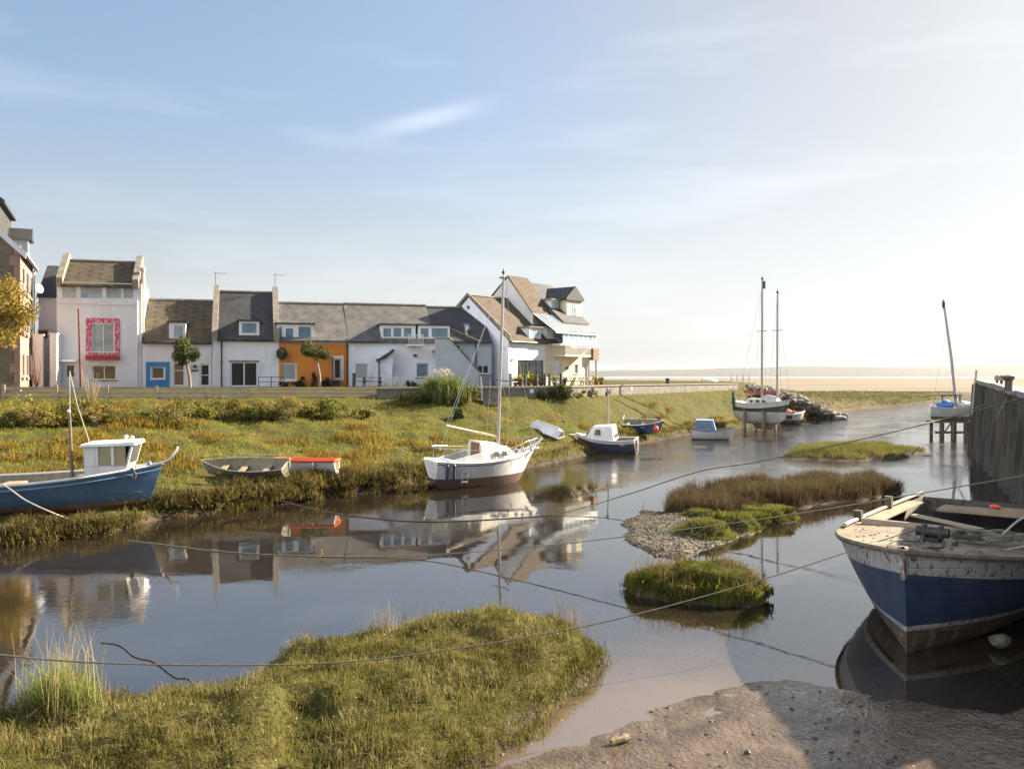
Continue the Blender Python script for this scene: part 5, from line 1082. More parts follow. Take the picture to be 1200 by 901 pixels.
# --- the big blue boat in the foreground
def big_boat():
    t = boat('old_blue_boat', 'old blue and white wooden boat with plywood foredeck moored under the quay wall', 'fishing boat', 0, 0, 232, loc=(9.97, 19.05, -.36), roll=0)
    h = Hull(9.8, 4.75, 1.86, sb=.46, ss=.2, kb=.3, ks=.3, tr=.8, tm=.35, e=3.1, p0=.36, p1=.5, rake=.3, n=36)
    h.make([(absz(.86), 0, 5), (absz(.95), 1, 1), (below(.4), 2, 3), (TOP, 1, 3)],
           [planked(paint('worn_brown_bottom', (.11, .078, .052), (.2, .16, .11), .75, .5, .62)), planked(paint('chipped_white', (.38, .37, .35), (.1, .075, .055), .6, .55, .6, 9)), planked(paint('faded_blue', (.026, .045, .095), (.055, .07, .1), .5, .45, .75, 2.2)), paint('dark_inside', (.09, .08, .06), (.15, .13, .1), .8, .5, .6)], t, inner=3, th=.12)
    h.rail(.0, 1, .055, pm('rotten_rail', (.09, .07, .05), (.17, .14, .1), 4, .9, .5, 18), t, up=-.01, out=.015)
    h.rail(.0, .6, .05, pm('grey_capping', (.36, .33, .28), (.25, .22, .18), 3, .8, .3), t, up=.1, out=-.08, name='capping')
    dm = pm('old_ply_deck', (.3, .235, .16), (.22, .17, .115), 1.6, .75, .25, 22, c3=(.1, .078, .052), s3=2.6, lo3=.46, hi3=.66)
    nt = dm.node_tree; bs = nt.nodes['Principled BSDF']; src = bs.inputs['Base Color'].links[0].from_socket
    br = nt.nodes.new('ShaderNodeTexBrick'); nt.links.new(coords(nt), br.inputs['Vector']); br.inputs['Scale'].default_value = 1; br.inputs['Brick Width'].default_value = 1.15; br.inputs['Row Height'].default_value = .82; br.inputs['Mortar Size'].default_value = .012
    for i_, c_ in enumerate(((1, 1, 1, 1), (.78, .76, .72, 1), (.18, .15, .12, 1))): br.inputs[i_ + 1].default_value = c_
    nt.links.new(mixc(nt, 1., src, br.outputs['Color'], 'MULTIPLY'), bs.inputs['Base Color'])
    h.deck(.5, .995, -.02, dm, t, camber=.08, inset=-.01, n=24)
    b = MB(); rg = random.Random(21)
    for i in range(70):
        q = rg.uniform(.52, .95); x_ = h.pt(q, 1, 1)[0]; y_ = rg.uniform(-.85, .85) * h.b(q); r_ = rg.uniform(.008, .035); b.blob((x_, y_, h.zs(q) + .03 + .08 * (1 - (y_ / max(h.b(q), .01)) ** 2)), (r_ * 1.5, r_, r_ * .5), i, .3, 1)
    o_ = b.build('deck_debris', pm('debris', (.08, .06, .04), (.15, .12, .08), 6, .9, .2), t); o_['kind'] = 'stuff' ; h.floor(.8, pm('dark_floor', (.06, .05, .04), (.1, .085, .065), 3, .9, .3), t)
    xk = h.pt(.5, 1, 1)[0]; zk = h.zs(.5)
    b = MB(); b.box(xk - .1, xk - .02, -2.1, 2.1, zk - .1, zk + .18); b.build('hatch_coaming', pm('pale_plank', (.4, .33, .24), (.3, .24, .17), 2.5, .7, .3, stretch=(6, 1, 6)), t)  # pale bright wood with streaked grain
    for sy in (1, -1):     # side decks along the open hold
        b = MB(); P = []
        for i in range(13):
            q = .08 + .41 * i / 12; x, y, z = h.sheer(q, sy); P.append((x, y, z))
        for a, c in zip(P, P[1:]): b.hexa([(a[0], a[1], a[2] + .0), (c[0], c[1], c[2]), (c[0], c[1] - sy * .5, c[2]), (a[0], a[1] - sy * .5, a[2])], [(a[0], a[1], a[2] + .035), (c[0], c[1], c[2] + .035), (c[0], c[1] - sy * .5, c[2] + .035), (a[0], a[1] - sy * .5, a[2] + .035)])
        b.build('side_deck', PLY, t)
    b = MB()
    for q, up in ((.45, .3), (.2, .35)): x, y, z = h.sheer(q, -1); b.box(x - .09, x + .09, y - .02, y + .16, z, z + up)
    x, y, z = h.sheer(.3, 1); b.box(x - .09, x + .09, y - .16, y + .02, z, z + .34); b.build('bollard_post', pm('black_timber', (.045, .04, .03), (.09, .075, .06), 4, .8, .3), t)
    b = MB(); b.box(-2.6, -2.4, -1.7, 1.7, 1.24, 1.36); b.box(-1.2, -1.0, -1.8, 1.8, 1.29, 1.39); b.box(.1, .25, -1.9, 1.9, 1.44, 1.54); b.build('beam', pm('hold_timber', (.1, .085, .065), (.16, .13, .1), 3, .85, .3), t)
    b = MB(); b.box(-4.7, -3.7, -1.2, .9, 1.86, 1.92); b.box(-4.6, -3.9, .1, 1.3, 1.921, 1.98); b.build('loose_board', PLY, t)
    b = MB(); b.blob((-4.2, .1, 2.04), (.13, .17, .05), 6, .25); b.build('orange_cloth', ORG, t)
    b = MB(); b.tube([(-.6, 1.4, 1.59), (.9, .3, 1.74)], .035, 6); b.tube([(-.4, 1.5, 1.74), (.4, 1.9, 2.14)], .03, 6); b.tube([(-.9, 1.2, 1.54), (1.1, -.3, 1.64)], .03, 6); b.build('spar', STEEL, t)
    b = MB(); b.blob((-.3, 1.75, 2.24), (.16, .14, .13), 5, .15); b.build('outboard_clamp', GRIME, t)
    b = MB(); z_ = h.zs(.5) + .2; b.hexa([(-1.06, -1.1, z_), (-.9, -1.2, z_), (.68, .48, z_ + .06), (.52, .6, z_ + .06)], [(-1.06, -1.1, z_ + .05), (-.9, -1.2, z_ + .05), (.68, .48, z_ + .11), (.52, .6, z_ + .11)]); b.build('loose_plank', MATS['pale_plank'], t)
    # windlass and coils of rope on the foredeck
    zt = h.zs(.8) + .06; b = MB(); b.box(2.3, 2.75, -.14, .14, zt, zt + .1); b.tube([(2.55, -.3, zt + .2), (2.55, .3, zt + .2)], .1, 10); b.box(2.45, 2.65, -.18, -.12, zt + .1, zt + .34); b.box(2.45, 2.65, .12, .18, zt + .1, zt + .34); b.tube([(2.45, .4, zt + .03), (2.9, .45, zt + .05)], .05, 6); b.build('windlass', pm('black_iron', (.02, .02, .02), (.05, .045, .04), 6, .6, .3), t)
    for k, (cx, cy, r0) in enumerate(((1.75, .85, .42), (1.95, .55, .3), (1.35, 1.15, .35))):
        pts = []; rg = random.Random(k)
        for i in range(70):
            a = i * .45; rr = r0 * (1 + .12 * math.sin(i * .7) + rg.uniform(-.05, .05)) - i * .001; pts.append((cx + rr * math.cos(a) * .8, cy + rr * math.sin(a), zt + .05 + .02 * math.sin(i * .9) + i * .0012))
        tubepart('rope_coil', pts, .022, ROPEG if k != 1 else ROPEB, t, 5)
    x, y, z = h.sheer(1, 1); b = MB(); b.hexa([(x - .16, -.07, z - .5), (x + .0, -.03, z - .5), (x + .0, .03, z - .5), (x - .16, .07, z - .5)], [(x - .12, -.09, z + .04), (x + .05, -.04, z + .05), (x + .05, .04, z + .05), (x - .12, .09, z + .04)]); b.build('stem_post', paint('chipped_stem', (.5, .48, .44), (.12, .085, .06), .6, .48, .55, 4), t)
    tubepart('deck_line', curve([(2.6, -.2, zt + .08), (3.6, -.1, zt + .16), (4.3, -.25, zt + .27), (4.65, -.32, zt + .2)], 6), .02, ROPEG, t); tubepart('deck_line', curve([(2.6, .2, zt + .08), (3.7, .4, zt + .12), (4.4, .3, zt + .22)], 6), .018, ROPEB, t)
big_boat()
# ------------------------------------------------------------------ quay wall on the right
CONC = pm('quay_concrete', (.06, .052, .042), (.12, .105, .085), .8, .9, .5, 14, c3=(.03, .033, .018), s3=1.1, lo3=.46, hi3=.68, stretch=(1, 1, .35))
CONCT = pm('quay_top', (.3, .28, .24), (.22, .2, .17), 1.5, .9, .3)
QUAY = [(30.2, 55.5), (19.2, 31.2), (12.6, 18.5), (12.25, 15.0)]
def quay():
    t = thing('quay_wall', 'dark concrete quay wall with vertical ribs along the right side', 'quay wall', (QUAY[2][0], QUAY[2][1], 0))
    o = Vector((QUAY[2][0], QUAY[2][1], 0)); tops = [4.75, 4.28, 5.15, 5.15]
    b = MB(); cap = MB()
    P = [Vector((x, y, 0)) - o for x, y in QUAY]; off = 9.0
    for i in range(3):
        a, c = P[i], P[i + 1]; n = Vector((c.y - a.y, -(c.x - a.x), 0)).normalized(); n = n if n.x > 0 else -n
        f = lambda p, d, z: (p.x + n.x * d, p.y + n.y * d, z)
        w = .55
        b.hexa([f(a, -.35, -.8), f(c, -.35, -.8), f(c, w, -.8), f(a, w, -.8)], [f(a, 0, tops[i] - .25), f(c, 0, tops[i + 1] - .25), f(c, w, tops[i + 1] - .25), f(a, w, tops[i] - .25)])
        cap.hexa([f(a, -.12, tops[i] - .25), f(c, -.12, tops[i + 1] - .25), f(c, w + .1, tops[i + 1] - .25), f(a, w + .1, tops[i] - .25)], [f(a, -.12, tops[i]), f(c, -.12, tops[i + 1]), f(c, w + .1, tops[i + 1]), f(a, w + .1, tops[i])])
        L = (c - a).length; k = int(L / 2.4); ang = math.atan2(c.y - a.y, c.x - a.x)
        for j in range(k + 1):
            p = a + (c - a) * ((j + .15) / (k + .3)); tz = tops[i] + (tops[i + 1] - tops[i]) * j / max(k, 1)
            q = MB(); d = (c - a).normalized() * .16
            lo = [p - d - n * .62, p + d - n * .62, p + d - n * .0, p - d - n * .0]; hi = [p - d - n * .26, p + d - n * .26, p + d, p - d]
            q.hexa([(v.x, v.y, -.8) for v in lo], [(v.x, v.y, tz - .3 + .12 * (j % 2)) for v in hi]); q.build('rib', CONC, t)
    A = [Vector(v) - o for v in ((13.45, 15.7, -.8), (10.9, 9.6, -.8), (14, 8, -.8), (17, 15, -.8))]
    b.hexa(A, [v + Vector((0, 0, 5.6)) for v in A]); A = [Vector(v) - o for v in ((9.6, 8.3, -.8), (5.2, 6.9, -.8), (4.9, -1, -.8), (22, -1, -.8), (22, 7.4, -.8))]; b.hexa(A, [v + Vector((0, 0, 13)) for v in A]); b.build('wall', CONC, t); cap.build('capping', CONCT, t)  # tall block out of view, added to keep sky light off hull and mud
    # quay ground behind the wall
    g = MB(); pts = [(x + .3, y) for x, y in QUAY]; 
    g.hexa([(30.5, 55.6, 0), (19.6, 31.0, 0), (13.1, 18.4, 0), (13.6, 15.9, 0), (30, 12, 0), (60, 40, 0)], [(30.5, 55.6, 4.6), (19.6, 31.0, 4.15), (13.1, 18.4, 4.1), (13.6, 15.9, 4.1), (30, 12, 4.1), (60, 40, 4.6)])
    tag(g.build('quay_ground', pm('quay_earth', (.16, .14, .09), (.1, .11, .05), .5, .95, .3)), 'rough ground on top of the quay', kind='structure')
    b = MB(); b.lathe([(.22, 0), (.16, .08), (.14, .45), (.24, .52), (.24, .62), (.1, .68)], 12)
    q = b.build('bollard', pm('iron_bollard', (.06, .05, .045), (.1, .08, .07), 5, .7, .3), smooth=True); q.location = at(1182, 452, 36); q.location.z = 4.35; tag(q, 'iron mooring bollard on top of the quay wall', 'bollard')
    b = MB(); p0 = at(1139, 486, 54); p1 = at(1144.5, 434, 54.6); b.tube([p0, (p0 + p1) / 2, p1], [.09, .085, .07], 7); p = b.build('leaning_pole', WOODG); tag(p, 'dark timber pole leaning against the far end of the quay', 'pole')
    b = MB(); base = [(0, 0), (6, 0), (6, .12), (0, .12)]
    r = thing('quay_fence', 'low dark fence rail on the quay wall at the right edge', 'fence', (24, 41, 4.45), math.atan2(24.3, 11))
    for i in range(4): b = MB(); b.box(i * 2.2 - .06, i * 2.2 + .06, -.06, .06, 0, .55); b.build('post', DARKF, r)
    b = MB(); b.box(-.1, 6.8, .061, .11, .3, .5); b.build('rail', WOODG, r)
    # timbers and stone in the shade under the quay
    b = MB(); b.blob((0, 0, .1), (.19, .17, .12), 12, .2, 3); o_ = b.build('boulder', pm('pale_stone', (.13, .125, .09), (.08, .075, .05), 6, .9, .5), smooth=True); o_.location = at(1172, 743, 15.6); o_.location.z = .05; tag(o_, 'pale boulder in the shade under the big blue boat', 'boulder')
    '''b = MB(); b.tube([(0, 0, -.4), (.02, 0, .8), (.0, .03, 2.2)], [.13, .125, .11], 9); o_ = b.build('mooring_pile', MUDDY); o_.location = (9.05, 15.15, 0); o_.rotation_euler = (R(3), R(-6), R(30)); tag(o_, 'dark timber pile beside the bow of the big blue boat', 'mooring pile')'''
quay()

# ------------------------------------------------------------------ fence, stone wall, terrace
def fence():
    t = thing('wooden_fence', 'weathered wooden board fence in front of the white houses', 'fence', (FENCE[0][0], FENCE[0][1], 0)); o = Vector((FENCE[0][0], FENCE[0][1], 0))
    rg = random.Random(5)
    for i in range(3):
        a, c = Vector((*FENCE[i], 0)), Vector((*FENCE[i + 1], 0)); L = (c - a).length; k = max(1, round(L / 2.9)); d = (c - a).normalized(); n = Vector((d.y, -d.x, 0))
        tt = [4.32, 4.33, 4.2, 4.1]; z0, z1 = tt[i], tt[i + 1]
        for j in range(k):
            p = a + (c - a) * j / k; q = a + (c - a) * (j + 1) / k; zt = z0 + (z1 - z0) * (j + .5) / k; gz = hz(p.x, p.y)
            b = MB(); w = n * .06; pf = p + n * .17; qd = [tuple(v - o) for v in (pf - d * .09 - w, pf + d * .09 - w, pf + d * .09 + w, pf - d * .09 + w)]; b.hexa(qd, qd)
            b.v = [(x, y, (gz - .3 if m < 4 else zt + .16)) for m, (x, y, z) in enumerate(b.v)]; b.build('post', WOODG, t)
            b = MB(); nb = 4 if (j + i) % 5 else 3
            for m in range(nb):
                za, zb = zt - .26 * (m + 1) + .105 + rg.uniform(-.015, .015), zt - .26 * m + rg.uniform(-.015, .015); f = n * (.072 + rg.uniform(0, .006)); f2 = f + n * .03
                A = [p + f, q + f, q + f2, p + f2]; A = [v - o for v in A]
                b.hexa([(v.x, v.y, za) for v in A], [(v.x, v.y, zb) for v in A])
            b.build('board_panel', WOODG, t)
fence()
def stone_wall():
    t = thing('stone_wall', 'long low grey stone wall with flat coping along the quay', 'stone wall', (WALL[0][0], WALL[0][1], 0)); o = Vector((WALL[0][0], WALL[0][1], 0)); b = MB(); c_ = MB()
    tops = [4.16, 4.2, 4.22, 4.24, 4.15]
    def f(p, n, d, z): v = p + n * d - o; return (v.x, v.y, z)
    for i in range(4):
        a, c = Vector((*WALL[i], 0)), Vector((*WALL[i + 1], 0)); d = (c - a).normalized(); n = Vector((d.y, -d.x, 0))
        b.hexa([f(a, n, .22, 2.6), f(c, n, .22, 2.6), f(c, n, -.22, 2.6), f(a, n, -.22, 2.6)], [f(a, n, .22, tops[i] - .1), f(c, n, .22, tops[i + 1] - .1), f(c, n, -.22, tops[i + 1] - .1), f(a, n, -.22, tops[i] - .1)])
        c_.hexa([f(a, n, .3, tops[i] - .1), f(c, n, .3, tops[i + 1] - .1), f(c, n, -.3, tops[i + 1] - .1), f(a, n, -.3, tops[i] - .1)], [f(a, n, .3, tops[i]), f(c, n, .3, tops[i + 1]), f(c, n, -.3, tops[i + 1]), f(a, n, -.3, tops[i])])
    b.build('wall', RUBBLE, t); c_.build('coping', COPING, t)
    for (px, k, lab) in ((621, 0, 'small white notice plate on the stone wall below the corner house'), (737, 1, 'small white notice plate on the bare stretch of stone wall')):
        kx = (px - HX) / F; seg = 2 if px > 660 else 1
        (ax, ay), (cx, cy) = WALL[seg], WALL[seg + 1]
        tt = (kx * ay - ax) / ((cx - ax) - kx * (cy - ay)); x, y = ax + (cx - ax) * tt, ay + (cy - ay) * tt
        d = Vector((cx - ax, cy - ay, 0)).normalized(); g = MB(); g.box(-.16, .16, -.26, -.235, 0, .28); s = g.build('notice', UPVC); s.location = (x, y, 3.74); s.rotation_euler = (0, 0, math.atan2(d.y, d.x)); tag(s, lab, 'sign', 'notices on the stone wall')
stone_wall()
def steps():
    t = thing('stone_steps', 'short flight of steps with metal handrail at the terrace wall', 'steps', (-2.0, 59.0, 0), R(8))
    b = MB()
    for i in range(5): b.box(-.1, 1.1, -.95 + i * .17, -.25 + .001 * i, 2.6, 3.2 + i * .2)
    b.build('treads', RUBBLE, t); b = MB(); b.tube([(-.2, -1.25, 3.3), (-.2, -1.25, 4.2), (-.2, -.2, 4.95), (-.2, -.2, 4.0)], .03, 6); b.build('handrail', STEEL, t)
steps()
def terrace():
    # posts of the terrace in front of the corner group
    labs = ['beside the gable corner', 'in front of the left glass doors', 'in front of the right glass doors', 'between white and cream fronts', 'in front of the cream house doors', 'at the right end of the cream terrace']
    for px, lab in zip((598, 615.5, 629, 638.5, 644, 657.5), labs):
        u = G.U(px, -1.6); p = Vector((G.X0 + G.c * u + G.s * 1.6, G.Y0 + G.s * u - G.c * 1.6, 4.1)); b = MB(); b.box(-.09, .09, -.09, .09, -.1, 1.0); b.box(-.11, .11, -.11, .11, 1.001, 1.06); o = b.build('terrace_post', DARKF); o.location = p; o.rotation_euler = (0, 0, G.t); tag(o, 'dark square terrace post ' + lab, 'post', 'dark posts along the terrace')
    leaf = leafm('pot_leaf', [(.2, (.03, .06, .015)), (.6, (.07, .12, .03)), (1, (.14, .18, .05))], .3, 1.5); yel = leafm('yellow_flower', [(.2, (.6, .42, .02)), (.8, (.8, .62, .05))], .3, 2)
    pots = [(604, 'dark pot plant left of the glass doors', 0, .5), (610, 'yellow flowering pot plant by the left glass doors', 1, .5), (620, 'wide yellow flowering pot plant before the glass doors', 1, .62), (626, 'green pot plant right of the yellow flowers', 0, .6), (634, 'small green pot plant by the white corner house', 0, .5), (650, 'pale yellow pot plant on the cream terrace', 1, .55), (661, 'low pot plant right of the cream house doors', 0, .4), (699, 'yellow flowering pot plant beyond the last house', 1, .55), (705, 'orange tub plant at the end of the terrace', 0, .4)]
    for k, (px, lab, y, r) in enumerate(pots):
        u = G.U(px, -1.1); p = (G.X0 + G.c * u + G.s * 1.1, G.Y0 + G.s * u - G.c * 1.1, 4.1); t = thing('pot_plant', lab, 'pot plant', p, 0, 'pot plants on the terrace')
        b = MB(); b.lathe([(.16, 0), (.22, .3), (.25, .34), (.2, .35)], 10); b.build('pot', pm('terracotta', (.3, .12, .06), (.22, .09, .05), 4, .9, .2), t)
        rg = np.random.default_rng(k); C = rg.normal(0, .4, (130, 3)) * r; C[:, 2] = np.abs(C[:, 2]) + .4
        V, T = leaves(C, .09, k); npmesh('leaves', V, T, leaf, t)
        if y: C = rg.normal(0, .4, (50, 3)) * r; C[:, 2] = np.abs(C[:, 2]) + .55; V, T = leaves(C, .09, k + 50); npmesh('flowers', V, T, yel, t)
    def picnic(p, rz, lab, m):
        t = thing('picnic_table', lab, 'picnic table', p, rz, 'picnic tables'); b = MB()
        for i in range(5): b.box(-.8, .8, -.36 + i * .146, -.36 + i * .146 + .13, .72, .76)
        b.build('tabletop', m, t)
        for s in (-1, 1): b = MB(); b.box(-.8, .8, s * .72 - .13, s * .72 + .13, .42, .46); b.build('bench', m, t)
        for s in (-.6, .6):
            b = MB(); b.hexa([(s - .04, -.75, 0), (s + .04, -.75, 0), (s + .04, -.65, 0), (s - .04, -.65, 0)], [(s - .04, -.3, .72), (s + .04, -.3, .72), (s + .04, -.2, .72), (s - .04, -.2, .72)]); b.hexa([(s - .04, .65, 0), (s + .04, .65, 0), (s + .04, .75, 0), (s - .04, .75, 0)], [(s - .04, .2, .72), (s + .04, .2, .72), (s + .04, .3, .72), (s - .04, .3, .72)]); b.box(s - .038, s + .038, -.85, .85, .34, .42); b.build('leg_frame', m, t)
    dk = pm('dark_timber', (.03, .028, .025), (.05, .045, .04), 4, .8, .2)
    def onrow(px, v): u = ROW.U(px, v); return (ROW.X0 + ROW.c * u - ROW.s * v, ROW.Y0 + ROW.s * u + ROW.c * v, 4.1)
    def ong(px, v): u = G.U(px, v); return (G.X0 + G.c * u - G.s * v, G.Y0 + G.s * u + G.c * v, 4.1)
    picnic(onrow(436, -2.6), R(17), 'dark picnic table outside the long white house', dk); picnic(ong(671, -1.6), R(50), 'pale picnic table, left of the pair at the last house', pm('pale_timber', (.4, .3, .18), (.3, .22, .13), 3, .8, .2)); picnic(ong(682, -1.3), R(50), 'pale picnic table nearest the door of the last house', MATS['pale_timber'])
    # white slatted pallets by the long house
    for px, rz, lab in ((458, 10, 'white slatted gate panel leaning left of its pair outside the long house'), (469, 24, 'white slatted gate panel on the right outside the long house')):
        t = thing('slatted_panel', lab, 'gate panel', onrow(px, -2.2), R(rz), 'white slatted panels'); t.rotation_euler.x = R(-12); b = MB()
        for i in range(8): b.box(-.5 + i * .14, -.5 + i * .14 + .07, 0, .025, 0, .85)
        b.build('slats', GRIME, t); b = MB(); b.box(-.52, .56, .026, .05, .15, .23); b.box(-.52, .56, .026, .05, .6, .68); b.build('crossbars', GRIME, t)
    p = onrow(415, -1.8); b = MB(); b.box(-.12, .12, -.12, .12, 0, 1.0); b.box(-.15, .15, -.15, .15, 1.0, 1.08); o = b.build('gate_post', DARKF); o.location = p; tag(o, 'dark gate post between orange and white houses', 'post')
    # low rail before the slate gable house
    t = thing('low_rail', 'thin dark rail in front of the slate gable house', 'railing', onrow(303, -1.8), R(17)); b = MB(); b.box(0, 1.9, -.02, .02, .75, .8); b.box(0, 1.9, -.02, .02, .4, .44); b.build('rails', DARKF, t)
    for i in range(3): b = MB(); b.box(i * .93 - .03, i * .93 + .03, -.03, .03, 0, .84); b.build('post', DARKF, t)
    t = thing('stair_rail', 'dark iron rail at the foot of the grey stair wall', 'railing', onrow(562, -1.9), R(17)); b = MB()
    for i in range(10): b.box(i * .13, i * .13 + .03, -.015, .015, 0, .95)
    b.build('bars', DARKF, t); b = MB(); b.box(-.03, 1.25, -.03, .03, .951, 1.0); b.build('top_rail', DARKF, t)
    p = at(95, 452, 57.2); p.z = hz(p.x, p.y); q = at(92, 364, 57.2); b = MB(); b.tube([p - Vector((0, 0, .3)), q], [.085, .06], 8); b.lathe([(.07, 0), (.1, .04), (.04, .12)], 8, q); o = b.build('rusty_pole', RUST); tag(o, 'tall rusty leaning pole before the tall white house', 'pole')
    t = thing('quay_railing', 'grey metal railing at the end of the stone wall', 'railing', (24.3, 94.6, 3.9), R(35))
    for i in range(4): b = MB(); b.box(i * 1.0 - .04, i * 1.0 + .04, -.04, .04, -.3, 1.15); b.build('post', STEEL, t)
    b = MB(); b.box(-.1, 3.2, -.03, .03, 1.151, 1.2); b.box(-.1, 3.2, -.075, -.045, .6, .65); b.build('rail', STEEL, t)
    b = MB(); b.lathe([(.2, 0), (.18, .45), (.26, .5), (.24, .6), (.05, .66)], 10); o = b.build('mooring_bollard', DARKF, smooth=True); o.location = (15.4, 84.5, 4.1); tag(o, 'dark mooring bollard behind the stone wall', 'bollard')
terrace()

# rubble revetment at the end of the promontory
def rubble():
    rg = random.Random(4); b = MB(); m = pm('rubble_stone', (.17, .155, .13), (.3, .27, .23), .8, .9, .4)
    for i in range(420):
        f = rg.random(); x = 27.5 + f * 9.5 + rg.uniform(-1, 1.4); y = 95 + f * 4 + rg.uniform(-2, 6); z = max(.2, 3.7 - f * 3.4 + rg.uniform(-.35, .2)) * (1 if y < 100 else .9)
        b.blob((x, y, z), (rg.uniform(.2, .55), rg.uniform(.2, .5), rg.uniform(.14, .34)), i, .35, 1)
    tag(b.build('rubble_slope', m), 'heap of dark rubble stone sloping down from the quay end', 'rubble', kind='stuff')
    for px, py, r, lab in ((953, 484, 1.0, 'large dark boulder at the foot of the rubble heap'), (966, 489, .75, 'rounded dark boulder right of the largest one'), (979, 490, .6, 'low dark boulder at the water edge of the marsh'), (990, 488, .5, 'smallest dark boulder at the far right of the shore')):
        p = ground(px, py + 1); g = MB(); g.blob((0, 0, r * .4), (r, r * .8, r * .7), int(r * 100), .22, 3); o = g.build('boulder', m, smooth=True); o.location = p; tag(o, lab, 'boulder', 'boulders at the foot of the rubble heap')
rubble()

# ------------------------------------------------------------------ trees and shrubs
BARK = pm('bark', (.22, .17, .12), (.3, .25, .19), 3, .9, .4, 18, stretch=(1, 1, .3))
L_GREEN = leafm('leaf_green', [(.15, (.03, .042, .013)), (.5, (.075, .09, .026)), (.9, (.19, .19, .065))], .3, .9)
L_AUTUMN = leafm('leaf_autumn', [(.15, (.13, .095, .018)), (.5, (.25, .18, .032)), (.9, (.38, .29, .07))], .4, .9)
L_BUSH = leafm('leaf_bush', [(.15, (.06, .075, .016)), (.5, (.16, .165, .03)), (.9, (.32, .27, .07))], .35, .5)
L_BUSH2 = leafm('leaf_bush_gold', [(.15, (.08, .085, .014)), (.5, (.2, .185, .03)), (.9, (.38, .3, .075))], .4, .5)
L_DARK = leafm('leaf_dark', [(.15, (.012, .022, .008)), (.5, (.03, .045, .015)), (.9, (.07, .085, .028))], .25, .8)
L_DRY = leafm('leaf_dry', [(.15, (.1, .085, .02)), (.5, (.22, .18, .045)), (.9, (.38, .29, .1))], .35, .6)
def crown_pts(n, r, rg, clumps=9, hollow=.5, flat=1.):
    c = rg.normal(0, 1, (clumps, 3)); c /= np.linalg.norm(c, axis=1)[:, None]; c *= rg.uniform(.35, .75, (clumps, 1)); k = rg.integers(0, clumps, n)
    d = rg.normal(0, 1, (n, 3)); d /= np.linalg.norm(d, axis=1)[:, None]; P = c[k] + d * rg.uniform(hollow, 1, (n, 1)) * rg.uniform(.25, .5, clumps)[k][:, None]
    P *= np.array(r); P[:, 2] *= flat; return P
def tree(label, base, h, r, mat, n, ls, trunk_r=.1, lean=(0, 0), cat='tree', name='tree', clumps=10, seed=1, group=None):
    t = thing(name, label, cat, base, 0, group); rg = np.random.default_rng(seed); b = MB(); top = Vector((lean[0], lean[1], h))
    b.tube(curve([(0, 0, -.2), (lean[0] * .2, lean[1] * .2, h * .4), tuple(top * .85), tuple(top)], 4), [trunk_r * (1.15 - .55 * i / 12) for i in range(13)], 8)
    for i in range(6):
        a = i * 1.05 + seed; e = Vector((math.cos(a) * r[0] * .6, math.sin(a) * r[1] * .6, r[2] * (.1 + .12 * (i % 3)))); b.tube([top * .8, top * .9 + e * .5, top + e], [trunk_r * .4, trunk_r * .28, trunk_r * .1], 5)
    b.build('trunk', BARK, t, smooth=True)
    C = crown_pts(n, r, rg, clumps) + np.array(top) + np.array([0, 0, r[2] * .35]); V, T = leaves(C, ls, seed); npmesh('crown', V, T, mat, t); return t
def onrow(px, v): u = ROW.U(px, v); return (ROW.X0 + ROW.c * u - ROW.s * v, ROW.Y0 + ROW.s * u + ROW.c * v, 4.1)
tree('small lollipop tree with leaning trunk before the low white house', onrow(223, -2.2), 2.15, (1.02, 1.0, 1.15), L_GREEN, 2100, .1, .11, (-.35, 0), seed=3, group='clipped lollipop trees', clumps=11)
tree('flat topped clipped lollipop tree before the orange house', onrow(375, -2.2), 2.55, (1.4, 1.3, .85), L_GREEN, 2800, .1, .12, (-.35, 0), seed=5, group='clipped lollipop trees', clumps=14)
p = at(-8, 452, 50); p.z = hz(p.x, p.y)
tree('autumn yellow tree in front of the sandstone house', p, 4.2, (2.5, 2.3, 2.6), L_AUTUMN, 6500, .1, .16, (.2, 0), seed=8, clumps=26)
p = Vector(onrow(43, -3)); t = thing('bare_shrub', 'bare twiggy shrub beside the sandstone house', 'shrub', p); b = MB(); rg_ = random.Random(2)
for i in range(26):
    a = rg_.uniform(0, 6.28); l = rg_.uniform(.8, 1.8); b.tube([(0, 0, 0), (math.cos(a) * .25, math.sin(a) * .25, l * .6), (math.cos(a) * .5, math.sin(a) * .4, l * 1.6)], [.02, .014, .006], 4)
b.build('branches', pm('red_twig', (.2, .09, .06), (.14, .07, .05), 5, .8, 0), t)
def bush(label, p, r, mat, n, ls, seed, name='bush', group=None, clumps=8, stems=True, cat='bush'):
    t = thing(name, label, cat, p, 0, group); rg = np.random.default_rng(seed); C = crown_pts(n, r, rg, clumps, .3); C[:, 2] = np.abs(C[:, 2] + r[2] * .35); V, T = leaves(C, ls, seed)
    npmesh('foliage', V, T, mat, t); b = MB()
    for i in range(7): a = i * .9 + seed; b.tube([(0, 0, -.1), (math.cos(a) * r[0] * .35, math.sin(a) * r[1] * .35, r[2] * .8)], [.03, .012], 5)
    b.build('stems', BARK, t); return t
for px, w, hh, m, lab in ((333, .45, .5, L_DARK, 'small round clipped shrub by the orange house window'), (353, 1.0, .65, L_DARK, 'wide clipped dark shrub left of the orange house tree'), (371, .7, 1.0, L_DARK, 'tall rounded dark shrub behind the orange house tree trunk'), (383, .6, .7, L_DARK, 'dark shrub right of the orange house tree trunk'), (482, .75, .7, L_DARK, 'round dark shrub outside the long white house')):
    bush(lab, onrow(px, -1.3), (w, w * .8, hh), m, 700, .07, px, 'clipped_shrub', 'clipped shrubs before the houses', 7, cat='shrub')
